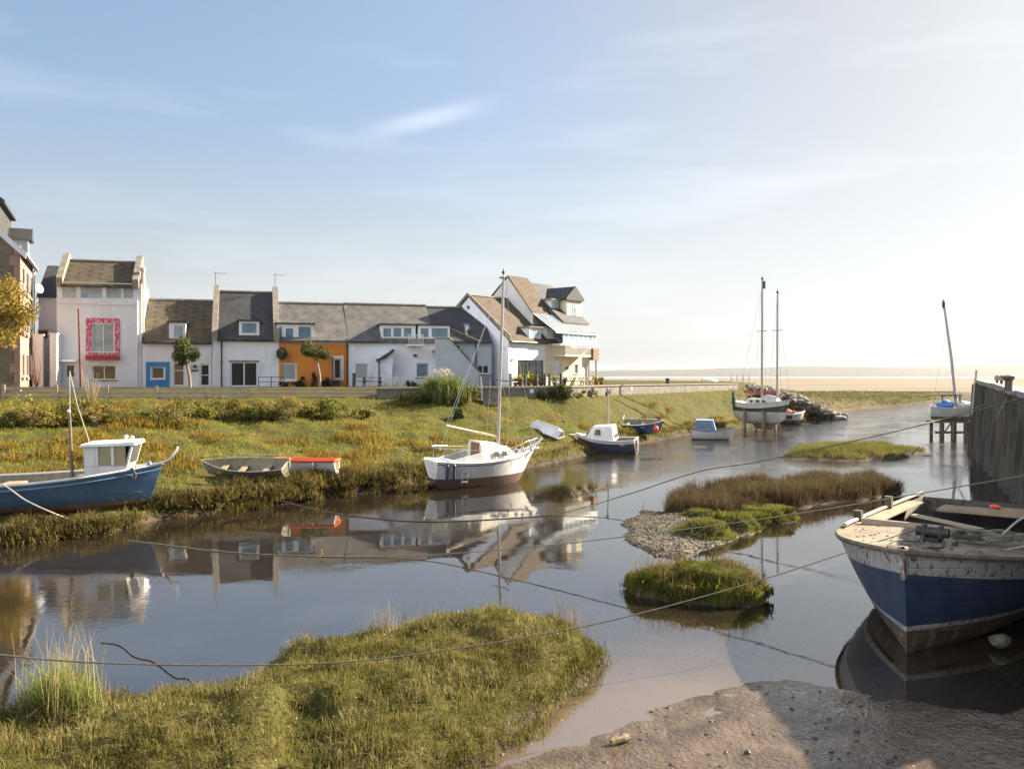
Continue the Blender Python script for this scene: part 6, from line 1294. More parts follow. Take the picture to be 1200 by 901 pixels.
# large grass and shrub clump by the stair house
p = ground(520, 472); t = thing('pampas_clump', 'tall green pampas clump with pale plumes before the stair house', 'grass clump', p)
rg = np.random.default_rng(3); B0 = np.stack([rg.normal(0, .55, 500), rg.normal(0, .4, 500), np.zeros(500)], 1); V, T = blades(B0, 5, .1, 1.2, 2.3, .05, .75, seed=5); npmesh('leaves', V, T, leafm('pampas_leaf', [(.15, (.06, .085, .02)), (.5, (.14, .17, .045)), (.9, (.28, .29, .1))], .4, .8), t)
C = crown_pts(170, (1.1, .8, .4), rg, 14); C[:, 2] += 2.05; V, T = leaves(C, .07, 8, up=2); npmesh('plumes', V, T, leafm('plume', [(.2, (.4, .34, .24)), (.8, (.6, .54, .42))], .4, 1), t)
bush('dense green hedge bush left of the pampas clump', ground(483, 472), (1.6, .9, .75), L_GREEN, 1800, .09, 21, clumps=12)
bush('dry spreading bush right of the pampas clump', ground(547, 470), (1.15, .9, .95), L_BUSH, 1500, .085, 22, clumps=11)
bush('small pinkish dry bush at the steps', ground(572, 470), (.7, .5, .4), L_DRY, 600, .06, 23)
bush('low dark bush on the bank below the pampas clump', ground(537, 490), (.55, .5, .6), L_DARK, 700, .07, 24)
bush('bright green bush against the stone wall', ground(655, 467), (1.3, .8, .95), L_GREEN, 1700, .09, 25, clumps=12)
bush('dark shrub against the stone wall, left of the bright bush', ground(634, 467), (.55, .5, .5), L_DARK, 500, .07, 26)
bush('small mixed bush right of the bright wall bush', ground(679, 466), (.8, .5, .6), L_BUSH, 700, .07, 27)
bush('rounded green bush by the bare stone wall', ground(693, 465), (.5, .4, .55), L_GREEN, 500, .07, 28)
bush('small dark bush right of the cruiser mast', ground(712, 464), (.45, .4, .5), L_DARK, 400, .07, 29)
# bushes in a row under the fence
names = ['low bush under the fence at the left edge', 'dark bush under the fence by the sandstone house', 'straw coloured bush below the yard wall', 'tall dark bush left of the fishing boat mast', 'round bush behind the fishing boat mast', 'straw bush under the rusty pole', 'broad dark bush right of the mast', 'olive bush below the blue window surround', 'low green bush below the lollipop tree', 'dark bush below the patio window', 'straw bush below the slate gable house', 'dark clump left of the orange house', 'ochre bush before the orange house', 'olive bush below the second lollipop tree', 'ochre bush below the fence end', 'green bush at the end of the fence', 'small dark bush on the grass path']
pxs = [8, 32, 55, 82, 112, 138, 180, 206, 232, 262, 284, 312, 334, 362, 392, 424, 178]
for k, (px, nm) in enumerate(zip(pxs, names)):
    py = 498 if k < 16 else 503; p = ground(px, py - (0 if k < 8 else 8)); r0 = (.75 + .75 * ((k * 7) % 5) / 4) * (1.1 if k < 7 else 1.0); mm = (L_BUSH, L_DRY, L_BUSH2, L_BUSH, L_DRY, L_BUSH2, L_BUSH, L_DRY)[k % 8]
    bush(nm, p, (r0 * 1.25, r0 * .8, r0 * (.75 if k < 16 else .4)), mm, 1700, .075, 40 + k, group='bushes below the wooden fence', clumps=12)
# bare thin sapling by the fence
p = ground(107, 495); t = thing('sapling', 'dry twiggy sapling standing above the fishing boat', 'sapling', p); b = MB(); rg_ = random.Random(9)
for i in range(40):
    a = rg_.uniform(0, 6.28); q = rg_.uniform(.6, 1.0); b.tube([(0, 0, 0), (math.cos(a) * .1, math.sin(a) * .1, 1.3 * q), (math.cos(a) * .45, math.sin(a) * .4, 2.7 * q)], [.016, .012, .006], 4)
b.build('twigs', pm('dry_twig', (.4, .31, .17), (.3, .22, .12), 5, .9, 0), t)

# ------------------------------------------------------------------ grass
def inpoly(poly, m=0): return lambda x, y, z: (sdpoly(x, y, poly) > m)
# foreground mound
P = scatter(90000, -12, 2, 6.5, 17.2, lambda x, y, z: (z > .06 + .08 * vnoise(x, y, .4, 50)) & (sdpoly(x, y, MOUND) > -.35), 60)
hf = .45 + 1.5 * fbm(P[:, 0], P[:, 1], .7, 51) ** 1.6
G_FORE = leafm('fore_grass', [(.1, (.036, .037, .008)), (.4, (.11, .105, .02)), (.65, (.2, .17, .042)), (.95, (.34, .27, .1))], .35, 1.6)
V, T = blades(P, 5, .035, .03, .095, .0075, 1.1, hf, 2, 61); print('fore blades', len(T)); tag(npmesh('short_grass', V, T, G_FORE), 'short olive grass covering the foreground mound', 'grass', kind='stuff')
P2 = scatter(12000, -12, 2, 6.5, 17.2, lambda x, y, z: (z > .2) & (sdpoly(x, y, MOUND) > 0) & (fbm(x, y, .8, 52) > .56), 62)
V, T = blades(P2, 9, .05, .12, .3, .01, 1.0, None, 2, 63); tag(npmesh('long_grass', V, T, leafm('long_grass', [(.1, (.06, .065, .014)), (.5, (.15, .14, .04)), (.9, (.36, .29, .13))], .4, .8)), 'longer yellow grass tufts on the foreground mound', 'grass', kind='stuff')
# coarser clumps, dark hollows between them, pale dead heads
rg = np.random.default_rng(131); Cm = scatter(2600, -12, 2, 7.5, 17, lambda x, y, z: (z > .15) & (sdpoly(x, y, MOUND) > .02), 132)[:700]
Ed = np.array([(1.62, 15.3), (1.5, 14.7), (1.3, 14.1), (.85, 13.15), (.38, 12.1), (-.3, 11.15), (-.9, 10.3)]); fe = np.linspace(0, 5.999, 150); ke = fe.astype(int); ex = Ed[ke] + (Ed[np.minimum(ke + 1, 6)] - Ed[ke]) * (fe - ke)[:, None] + rg.normal(-.2, .08, (150, 2))
Cm = np.concatenate([Cm, np.stack([ex[:, 0], ex[:, 1], np.maximum(hgt(ex[:, 0], ex[:, 1]), .0)], 1)])
ns = np.repeat(rg.uniform(.5, 1.4, len(Cm)), 46); a = rg.uniform(0, 6.283, len(ns)); q = np.sqrt(rg.random(len(ns))) * .15 * ns; B0 = np.repeat(Cm, 46, 0); B0[:, 0] += q * np.cos(a) * 1.3; B0[:, 1] += q * np.sin(a); B0[:, 2] += .05 * ns * (1 - (q / (.15 * ns)) ** 2)
V, T = blades(B0, 1, .01, .07, .17, .009, 1.0, ns * (1.1 - .5 * (q / (.15 * ns)) ** 2), 2, 133); tag(npmesh('grass_clumps', V, T, leafm('clump_grass', [(.1, (.035, .04, .008)), (.4, (.1, .1, .02)), (.7, (.19, .165, .045)), (.95, (.32, .255, .1))], .4, 1.1)), 'coarse clumps of green and straw grass on the foreground mound', 'grass', kind='stuff')
Pw = scatter(3000, -9, 1.6, 8.5, 16.5, lambda x, y, z: (z > .25) & (fbm(x, y, .9, 134) > .58), 135)[:420]; Pw[:, 2] += rg.uniform(.05, .13, len(Pw)); V, T = leaves(Pw, .013, 136); tag(npmesh('dead_heads', V, T, leafm('pale_heads', [(.2, (.4, .36, .27)), (.8, (.62, .58, .48))], .3, 2)), 'small pale dead flower heads in the foreground grass', 'dead flowers', kind='stuff')
# small fleshy leaves woven through the turf
Pl = scatter(150000, -12, 2, 7.5, 17.2, lambda x, y, z: (z > .08) & (sdpoly(x, y, MOUND) > -.3) & (fbm(x, y, .35, 170) > .44), 171)[:48000]; Pl[:, 2] += rg.uniform(.005, .085, len(Pl)); V, T = leaves(Pl, .012, 172)
tag(npmesh('turf_leaves', V, T, leafm('turf_leaf', [(.1, (.035, .038, .012)), (.45, (.105, .1, .03)), (.75, (.2, .18, .065)), (.97, (.38, .33, .17))], .35, 1.8)), 'small fleshy leaves growing through the foreground turf', 'grass', kind='stuff')
# tall seed stems along the back edge
Pm = scatter(5000, -6, 1.9, 13.5, 17.2, lambda x, y, z: (z > .25) & (np.abs(sdpoly(x, y, MOUND) - .35) < .3) & (y > 15.2) & (fbm(x, y, .5, 53) > .56), 64)[:90]
V, T = blades(Pm, 3, .12, .2, .7, .007, .55, None, 2, 65); C = V[4::5][:0]
tag(npmesh('seed_stems', V, T, leafm('seed_stem', [(.2, (.12, .07, .035)), (.6, (.25, .16, .08)), (.95, (.38, .3, .14))], .3, 2)), 'brown seed stems standing along the back of the mound', 'dry stems', kind='stuff')
# pebbles along the mound edge
rg = np.random.default_rng(5); b = MB(); n = 0
while n < 420:
    s = rg.random(); seg = [(1.55, 14.9), (1.3, 14.1), (.85, 13.1), (.35, 12.0), (-.35, 11.1), (-.95, 10.2)]; k = min(int(s * 5), 4); f = s * 5 - k
    x = seg[k][0] + (seg[k + 1][0] - seg[k][0]) * f + rg.normal(.05, .09); y = seg[k][1] + (seg[k + 1][1] - seg[k][1]) * f + rg.normal(0, .08); z = hz(x, y) if n % 4 == 0 else z
    r = rg.uniform(.007, .024) * (1 + 1.6 * (rg.random() < .05)); z = float(hgt(np.array([x]), np.array([y]))[0]); b.blob((x, y, max(z, -.02)), (r * 1.3, r, r * .7), n, .2, 1); n += 1
tag(b.build('pebbles', pm('pebble_mix', (.14, .115, .085), (.07, .058, .045), 2.5, .8, .2)), 'small pebbles lining the edge of the foreground mound', 'pebbles', kind='stuff')
# the big tuft at the left
p = ground(72, 838); t = thing('grass_tuft', 'tall bright green grass tuft at the left edge of the foreground', 'grass tuft', p)
rg = np.random.default_rng(9); a = rg.uniform(0, 6.28, 620); rr = .6 * np.sqrt(rg.random(620)); B0 = np.stack([rr * np.cos(a), rr * np.sin(a) * .8, np.zeros(620)], 1)
hf = 1.15 - .7 * (rr / .52) ** 2
V, T = blades(B0, 6, .03, .35, .95, .011, .55, hf, 2, 71, .08); npmesh('blades', V, T, leafm('tuft_green', [(.1, (.07, .1, .02)), (.5, (.17, .22, .05)), (.9, (.36, .38, .13))], .45, 2), t)
V, T = blades(B0[:60], 2, .07, .85, 1.45, .008, .4, None, 2, 72); npmesh('seed_heads', V, T, leafm('tuft_straw', [(.2, (.34, .26, .12)), (.8, (.5, .4, .2))], .4, 2), t)
V, T = blades(B0[60:300], 3, .08, .25, .55, .012, 1.1, None, 2, 73); npmesh('dead_blades', V, T, leafm('tuft_dead', [(.2, (.08, .055, .03)), (.8, (.26, .19, .1))], .3, 2), t)
# left bank
HULLS = [(-16.4, 28.6, 5.0, 1.05)] + [(g_.x, g_.y + .3, w_, .75) for g_, w_ in ((ground(287, 558), 1.9), (ground(366, 555), 1.4))]
def clear(x, y): return np.min([((x - a_) / c_) ** 2 + ((y - b_) / d_) ** 2 for a_, b_, c_, d_ in HULLS], 0) > 1
nearb = lambda x, y, z: clear(x, y) & (sdpoly(x, y, LAND) > -.1) & (z > .16) & (y < 118) & (sdpoly(x, y, PLAT) < .4)
P = scatter(150000, -42, 40, 20, 108, lambda x, y, z: nearb(x, y, z) & (np.abs(x) < .72 * y), 80); print('bank pts', len(P))
G_BANK = leafm('bank_grass', [(.1, (.085, .12, .01)), (.45, (.2, .228, .018)), (.66, (.29, .26, .034)), (.95, (.37, .26, .06))], .45, .16)
lush = fbm(P[:, 0], P[:, 1], 6, 81)
V, T = blades(P, 3, .12, .08, .2, .035, .9, .7 + .6 * lush, 1, 82); tag(npmesh('bank_grass', V, T, G_BANK), 'green and yellow grass covering the far creek bank', 'grass', kind='stuff')
Pd = scatter(90000, -42, 40, 20, 108, lambda x, y, z: nearb(x, y, z) & (np.abs(x) < .72 * y) & (fbm(x, y, 2.6, 83) + .3 * (fbm(x, y, 7, 84) - .5) + .16 * smooth(1.2, .4, z) - .1 * smooth(1.6, 2.2, z) > .55) & (np.abs(-sdpoly(x, y, PLAT) - 5.5) > 1.6), 85)
k = RNG.random(len(Pd)) < .4; Pd = Pd[k]; print('dry pts', len(Pd))
V, T = blades(Pd, 6, .15, .12, .32, .03, .9, None, 2, 86); tag(npmesh('dry_tussocks', V, T, leafm('dry_tussock', [(.1, (.1, .075, .016)), (.45, (.25, .18, .042)), (.7, (.34, .25, .065)), (.95, (.22, .22, .03))], .4, .3)), 'orange brown tussock grass in patches on the far bank', 'grass', kind='stuff')
Pe = scatter(140000, -30, 36, 20, 100, lambda x, y, z: clear(x, y) & (np.abs(sdpoly(x, y, LAND) - .3) < .6) & (z > .0) & (np.abs(x) < .72 * y), 87)
V, T = blades(Pe, 5, .1, .15, .4, .03, 1.3, None, 2, 88); tag(npmesh('edge_grass', V, T, leafm('edge_grass', [(.1, (.045, .038, .013)), (.45, (.11, .085, .03)), (.7, (.18, .14, .05)), (.95, (.22, .2, .06))], .35, .5)), 'brown overhanging grass along the edge of the creek', 'grass', kind='stuff')
# big grass hummocks on the slope, and sods hanging over the edge
rg = np.random.default_rng(77); Cc = scatter(5200, -36, 30, 22, 90, lambda x, y, z: clear(x, y) & (sdpoly(x, y, LAND) > .6) & (z > .5) & (sdpoly(x, y, PLAT) < -1.2) & (np.abs(x) < .7 * y) & (fbm(x, y, 4.5, 78) - .12 * smooth(1.5, 2.4, z) > .47) & (np.abs(-sdpoly(x, y, PLAT) - 6) > 1.8), 79)
Cc = Cc[rg.random(len(Cc)) < .3][:300]; print('hummocks', len(Cc))
def hummocks(Cc, per, r, hlo, hhi, lean, seed):
    rg = np.random.default_rng(seed); n = len(Cc) * per; s = np.repeat(rg.uniform(.6, 1.35, len(Cc)), per); a = rg.uniform(0, 6.283, n); q = np.sqrt(rg.random(n)) * r * s
    B0 = np.repeat(Cc, per, 0).copy(); B0[:, 0] += q * np.cos(a) * 1.25; B0[:, 1] += q * np.sin(a); B0[:, 2] += .25 * r * s * (1 - (q / (r * s)) ** 2)
    return blades(B0, 1, .02, hlo, hhi, .034, lean, s * (1.1 - .6 * (q / (r * s)) ** 2), 2, seed + 1, .06)
V, T = hummocks(Cc, 190, .7, .22, .5, 1.0, 110); tag(npmesh('grass_hummocks', V, T, leafm('hummock', [(.1, (.07, .058, .012)), (.4, (.19, .13, .024)), (.65, (.31, .195, .04)), (.95, (.17, .19, .022))], .4, .35)), 'rounded hummocks of brown and golden grass on the far bank', 'grass', kind='stuff')
Sp = np.array(SHORE[1:10]); pts = []
for (ax, ay), (bx, by) in zip(Sp[:-1], Sp[1:]):
    k = int(math.hypot(bx - ax, by - ay) / .2)
    for j in range(k): f = (j + rg.random()) / k; pts.append((ax + (bx - ax) * f + rg.normal(0, .3), ay + (by - ay) * f + rg.normal(0, .3)))
pts = np.array(pts); zz = hgt(pts[:, 0], pts[:, 1]); kp = (zz > -.22) & (zz < .75) & (((pts[:, 0] + 16.4) / 4.6) ** 2 + ((pts[:, 1] - 28.95) / .8) ** 2 > 1); Ce = np.stack([pts[kp, 0], pts[kp, 1], zz[kp]], 1)
ex_ = scatter(2600, -22, -4, 23, 41, lambda x, y, z: (sdpoly(x, y, LAND) > -.1) & (sdpoly(x, y, LAND) < 1.5) & (((x + 16.4) / 4.7) ** 2 + ((y - 28.95) / .9) ** 2 > 1) & ((x > -19) | (x < -4)) & np.array([clear(np.array([a_]), np.array([b_]))[0] or b_ < 30 for a_, b_ in zip(x, y)]), 180)[:240]; Ce = np.concatenate([Ce, ex_])
V, T = hummocks(Ce, 150, .4, .25, .55, 1.4, 120); tag(npmesh('edge_sods', V, T, MATS.get('edge_sod') or leafm('edge_sod', [(.1, (.03, .026, .009)), (.45, (.09, .072, .022)), (.7, (.18, .14, .045)), (.95, (.19, .175, .04))], .35, .5)), 'shaggy brown sods hanging over the far edge of the creek', 'grass', kind='stuff')
# marsh beyond
Pf = scatter(26000, 22, 150, 84, 235, lambda x, y, z: (z > .25) & (sdpoly(x, y, PLAT) < -1) & (x < .52 * y), 89)
V, T = blades(Pf, 4, .3, .2, .45, .09, .9, None, 1, 90); tag(npmesh('marsh_grass', V, T, leafm('marsh_grass', [(.1, (.05, .06, .014)), (.45, (.1, .095, .025)), (.7, (.145, .11, .04)), (.95, (.18, .145, .06))], .35, .05)), 'flat salt marsh grass beyond the moored boats', 'grass', kind='stuff')
# islands in mid creek
P = scatter(26000, 4, 18, 30, 41, lambda x, y, z: (z > .06) & (sdpoly(x, y, REEDS) > -.6) & (fbm(x, y, 1.3, 140) > .36), 91)
V, T = blades(P, 5, .09, .32, .78, .014, .55, .3 + 1.15 * fbm(P[:, 0], P[:, 1], 1.1, 92), 2, 93); tag(npmesh('reeds', V, T, leafm('reed', [(.1, (.03, .022, .011)), (.4, (.075, .052, .027)), (.65, (.125, .085, .046)), (.85, (.1, .092, .028)), (1., (.2, .15, .085))], .35, .8)), 'dark brown reeds on the island beside the gravel bank', 'reeds', kind='stuff')
moss = leafm('moss_grass', [(.1, (.055, .07, .012)), (.5, (.13, .145, .025)), (.9, (.26, .25, .06))], .35, 1.0)
P = scatter(60000, 4.5, 10.5, 25, 31, lambda x, y, z: (z > .04) & (np.min([((x - a) / (c * 1.05)) ** 2 + ((y - b_) / (d * 1.05)) ** 2 for a, b_, c, d, e in MOSS], 0) < 1), 94)
V, T = blades(P, 5, .04, .05, .13, .014, .8, None, 1, 95); tag(npmesh('mossy_tussocks', V, T, moss), 'bright green grassy hummocks beside the gravel bank', 'grass', kind='stuff')
P = scatter(30000, 2.4, 6, 18.2, 21, lambda x, y, z: (z > .03) & (sdpoly(x, y, ISLET) > -.3), 96)
V, T = blades(P, 6, .04, .06, .2, .011, 1.0, .6 + .9 * fbm(P[:, 0], P[:, 1], .7, 97), 2, 98); tag(npmesh('islet_grass', V, T, moss), 'mossy green grass on the small islet in mid creek', 'grass', kind='stuff')
Pi = scatter(900, 2.4, 6, 18.2, 21, lambda x, y, z: (z > .05) & (sdpoly(x, y, ISLET) > -.25), 150)[:110]; V, T = hummocks(Pi, 60, .17, .1, .3, 1.2, 151); tag(npmesh('islet_clumps', V, T, leafm('islet_clump', [(.1, (.035, .032, .01)), (.45, (.095, .088, .018)), (.7, (.19, .18, .03)), (.95, (.17, .105, .05))], .35, 1.6)), 'ragged tufts on the small islet in mid creek', 'grass', kind='stuff')
Pi = scatter(2500, 4.5, 10.5, 25, 31, lambda x, y, z: (z > .06) & (np.min([((x - a) / (c * 1.1)) ** 2 + ((y - b_) / (d * 1.1)) ** 2 for a, b_, c, d, e in MOSS], 0) < 1), 152)[:120]; V, T = hummocks(Pi, 50, .2, .08, .24, 1.2, 153); tag(npmesh('hummock_tufts', V, T, MATS['islet_clump']), 'ragged tufts among the green hummocks by the gravel bank', 'grass', kind='stuff')
rg = np.random.default_rng(12); Ps = P[rg.integers(0, len(P), 420)]; keep = (Ps[:, 0] < 3.9) | (Ps[:, 0] > 4.7); Ps = Ps[keep][:290]
V, T = blades(Ps, 2, .05, .3, .75, .007, .6, None, 2, 99); tag(npmesh('dead_stems', V, T, leafm('dead_stem', [(.2, (.1, .06, .035)), (.8, (.26, .17, .1))], .3, 2)), 'thin dead brown stems on the small islet', 'dry stems', kind='stuff')
P = scatter(16000, 15, 29, 48, 60, lambda x, y, z: (z > .12) & (sdpoly(x, y, FARISLE) > -.4), 100)
V, T = blades(P, 4, .1, .12, .35, .03, .9, None, 1, 101); tag(npmesh('island_grass', V, T, leafm('isle_grass', [(.1, (.07, .08, .015)), (.5, (.15, .15, .035)), (.9, (.25, .2, .07))], .35, .5)), 'low green grass on the far flat island', 'grass', kind='stuff')
# stones of the gravel bank
rg = np.random.default_rng(15); P = scatter(14000, 3, 9, 22.5, 31.5, lambda x, y, z: (z > -.02) & (sdpoly(x, y, GRAVEL) > -.25), 102); b = MB()
for i, (x, y, z) in enumerate(P[:6500]):
    r = .009 + .01 * rg.gamma(1.2, .7); b.blob((x, y, z + r * .2), (r * 1.3, r, r * .8), i, .25, 1)
tag(b.build('gravel', pm('gravel_mix', (.13, .105, .072), (.06, .05, .036), 1.6, .85, .2, lo=.4, hi=.6)), 'loose gravel of the low bank in mid creek', 'gravel', kind='stuff')
# clods and stones on the mud, log
b = MB(); P = scatter(900, .4, 9, 10, 14.2, lambda x, y, z: (z > .0) & (sdpoly(x, y, MUD) > -.1), 103)[:130]
for i, (x, y, z) in enumerate(P): r = rg.uniform(.008, .03) * (1 + 1.2 * (rg.random() < .1)); b.blob((x, y, z), (r * 1.6, r, r * .7), i, .3, 1)
tag(b.build('mud_clods', pm('clod', (.07, .055, .04), (.04, .03, .022), 4, .5, .3)), 'small clods and stones scattered on the mud', 'mud', kind='stuff')
b = MB(); b.tube([(-.13, 0, .03), (-.05, .01, .04), (.06, .0, .045), (.14, .02, .05)], [.05, .06, .055, .052], 9); b.tube([(.02, .0, .06), (.05, .02, .13)], [.022, .014], 6); o = b.build('log', pm('log_wood', (.3, .23, .12), (.1, .075, .05), 6, .8, .4)); o.location = ground(726, 871); o.rotation_euler = (0, 0, R(25)); tag(o, 'short broken log lying in the shallow mud', 'log')

# scraps of weed and straw drifting along the edges
rg = np.random.default_rng(160); xs = rg.uniform(-9, 9, 9000); ys = rg.uniform(10.5, 34, 9000); z_ = hgt(xs, ys); k_ = (z_ < -.02) & (z_ > -.3) & (rg.random(9000) < .5); xs, ys = xs[k_][:420], ys[k_][:420]
V, T = leaves(np.stack([xs, ys, np.full(len(xs), .006)], 1), .022, 161); V[:, 2] = .005 + .15 * (V[:, 2] - .006)
tag(npmesh('floating_weed', V, T, leafm('weed_scrap', [(.2, (.05, .035, .018)), (.7, (.14, .1, .05)), (1, (.26, .21, .12))], .1, 2)), 'scraps of weed and straw floating near the creek edges', 'floating weed', kind='stuff')
# ------------------------------------------------------------------ mooring ropes
def rope(label, pts, r, mat, name='mooring_rope', n=10, group='mooring ropes across the creek', floor_z=.012):
    pp = [Vector((q.x, q.y, max(q.z, floor_z))) for q in curve(pts, n)]; o = MB().tube(pp, r, 6).build(name, mat, smooth=True); return tag(o, label, 'rope', group)
def plan(pxs, A, B):
    """points of a taut rope hanging in the vertical plane through A and B (x, y), read off at photo pixels"""
    out = []
    for px, py in pxs:
        k = (px - HX) / F; dx, dy = B[0] - A[0], B[1] - A[1]; t = (k * A[1] - A[0]) / (dx - k * dy); Y = A[1] + dy * t
        if py > HY + 1: Y = min(Y, (CAMH - .015) * F / (py - HY))
        out.append(at(px, py, Y))
    return out
rope('dark mooring rope sagging over the foreground mound to the big boat', plan([(-190, 741), (0, 767), (133, 777), (300, 779), (410, 775), (520, 762), (630, 744), (740, 721), (893, 679), (1037, 632)], (-8.3, 9.3), (7.8, 16.9)) + [Vector((8.15, 16.9, 1.98))], .011, ROPEB)
rope('long mooring rope from the left bank over the big boat bow', plan([(150, 633), (183, 637), (271, 647), (390, 652), (500, 650), (610, 642), (720, 630), (893, 608), (1060, 581), (1200, 557), (1282, 542)], (-11.9, 26.5), (12.5, 18.6)), .014, ROPEG)
rope('dark rope from the rowing boat across to the quay wall', [ground(232, 558)] + plan([(253, 565), (300, 579), (396, 602), (500, 611), (640, 604), (733, 580), (821, 552), (893, 540), (1060, 503), (1200, 466)], (-11.6, 33.5), (18.9, 31.0)), .018, ROPEB)
rope('pale rope from the trestle boat to the quay wall', [at(1085, 496, 60), at(1108, 490, 62), at(1140, 479, 50), at(1172, 468, 42), at(1185, 462, 37)], .035, ROPEG)
rope('pale rope hanging down the face of the quay wall', [at(1179, 467, 36), at(1165, 494, 36.5), at(1150, 513, 39), at(1145, 521, 42)], .022, ROPE)
rope('pale mooring rope hanging from the blue fishing boat', [Vector((-18.8, 27.2, 1.75)), Vector((-17, 27.2, 1.36)), at(0, 567, 27.3), at(30, 586, 27.2), at(60, 600, 27.2), ground(93, 613)], .022, ROPEW)
rope('pale rope slack between quay wall and big boat deck, upper of two', [at(1260, 580, 18), at(1200, 606, 17.5), at(1172, 628, 17.2), at(1146, 641, 17), at(1118, 641, 16.9)], .022, ROPEW)
rope('pale rope slack between quay wall and big boat deck, lower of two', [at(1270, 622, 16.9), at(1200, 640, 16.7), at(1165, 645, 16.6), at(1125, 643, 16.6), at(1085, 636, 16.8)], .022, ROPEW)
rope('thin line lying on the bank right of the fishing boat', [ground(190, 548), ground(222, 533), ground(270, 531), ground(330, 534)], .012, ROPE)
rope('weedy dark chain lying in the shallows behind the foreground tuft', [Vector((q.x, q.y, .012)) for q in (ground(118, 753), ground(140, 757), ground(158, 770), ground(180, 776), ground(205, 794), ground(224, 799), ground(243, 813))], .009, pm('weed_chain', (.05, .04, .028), (.09, .07, .045), 14, .8, .6, 40), 'weedy_chain', group='mooring ropes across the creek')
p = at(376, 652, 24.0); b = MB(); pts = curve([(0, 0, 0), (.03, .02, -.1), (-.02, .0, -.22), (.02, .03, -.36)], 5); b.tube(pts, [.012 + .02 * abs(math.sin(i * 1.3)) for i in range(len(pts))], 5); o = b.build('seaweed', pm('dry_kelp', (.42, .26, .12), (.3, .18, .09), 8, .8, .3)); o.location = plan([(376, 652)], (-11.9, 26.5), (12.5, 18.6))[0]; o.location.z = max(o.location.z, .2); tag(o, 'strand of tan seaweed hanging on the long rope', 'seaweed')

# ------------------------------------------------------------------ sea air
b = MB(); b.box(-14500, 14500, -300, 12500, -2, 130); o = b.build('haze', bpy.data.materials.new('sea_air')); m = o.data.materials[0]; m.use_nodes = True; m.node_tree.nodes.clear()
om = m.node_tree.nodes.new('ShaderNodeOutputMaterial'); pv = m.node_tree.nodes.new('ShaderNodeVolumePrincipled'); pv.inputs['Color'].default_value = (.93, .95, 1, 1); pv.inputs['Density'].default_value = 2.6e-5; pv.inputs['Anisotropy'].default_value = .3
m.node_tree.links.new(pv.outputs[0], om.inputs['Volume']); tag(o, 'pale sea haze softening the far hills and sand', kind='stuff')
# ------------------------------------------------------------------ light, sky, camera
SUN_AZ, SUN_EL = 62., 28.
sv = Vector((math.sin(R(SUN_AZ)) * math.cos(R(SUN_EL)), math.cos(R(SUN_AZ)) * math.cos(R(SUN_EL)), math.sin(R(SUN_EL))))
L = bpy.data.lights.new('sun', 'SUN'); L.energy = 5.0; L.angle = R(.5); L.color = (1, .87, .69); lo = bpy.data.objects.new('sun', L); COL.objects.link(lo); lo.rotation_euler = sv.to_track_quat('Z', 'Y').to_euler()
w = bpy.data.worlds.new('World'); scene.world = w; w.use_nodes = True; nt = w.node_tree; bg = nt.nodes['Background']
sky = nt.nodes.new('ShaderNodeTexSky'); sky.sky_type = 'NISHITA'; sky.sun_disc = False; sky.sun_elevation = R(SUN_EL); sky.sun_rotation = R(SUN_AZ); sky.air_density = 1.0; sky.dust_density = 2.2; sky.ozone_density = 1.5
tc = nt.nodes.new('ShaderNodeTexCoord')
mp = nt.nodes.new('ShaderNodeMapping'); mp.inputs['Scale'].default_value = (1.4, 1.4, 9); mp.inputs['Rotation'].default_value = (0, R(14), 0); nt.links.new(tc.outputs['Generated'], mp.inputs[0])
cn = noise(nt, mp.outputs[0], 1.6, 5, .55)
cl = ramp(nt, cn, [(.52, (0, 0, 0)), (.85, (.16, .16, .16))])
sx = nt.nodes.new('ShaderNodeSeparateXYZ'); nt.links.new(tc.outputs['Generated'], sx.inputs[0])
def mrange(sock, a, b, lo=0, hi=1):
    q = nt.nodes.new('ShaderNodeMapRange'); q.interpolation_type = 'SMOOTHSTEP'; nt.links.new(sock, q.inputs[0])
    for i, v_ in enumerate((a, b, lo, hi)): q.inputs[i + 1].default_value = v_
    return q.outputs[0]
# thin bright vapour near the horizon takes the colour out of the low sky
bw = nt.nodes.new('ShaderNodeRGBToBW'); nt.links.new(sky.outputs[0], bw.inputs[0])
grey = nt.nodes.new('ShaderNodeCombineColor')
for i, k_ in enumerate((1.2, 1.23, 1.26)):
    q = nt.nodes.new('ShaderNodeMath'); q.operation = 'MULTIPLY'; nt.links.new(bw.outputs[0], q.inputs[0]); q.inputs[1].default_value = k_; nt.links.new(q.outputs[0], grey.inputs[i])
col = mixc(nt, mrange(sx.outputs[2], .32, .0, .0, .85), sky.outputs[0], grey.outputs[0])
hs = nt.nodes.new('ShaderNodeHueSaturation'); hs.inputs['Saturation'].default_value = .93; hs.inputs['Hue'].default_value = .498; nt.links.new(col, hs.inputs['Color']); col = hs.outputs[0]
# white veil towards the sun
sd0 = nt.nodes.new('ShaderNodeVectorMath'); sd0.operation = 'DOT_PRODUCT'; nt.links.new(tc.outputs['Generated'], sd0.inputs[0]); sd0.inputs[1].default_value = sv
gv = nt.nodes.new('ShaderNodeVectorMath'); gv.operation = 'SCALE'; nt.links.new(grey.outputs[0], gv.inputs[0]); gv.inputs['Scale'].default_value = .78
col = mixc(nt, mrange(sd0.outputs['Value'], .45, .93, 0, .9), col, gv.outputs[0])
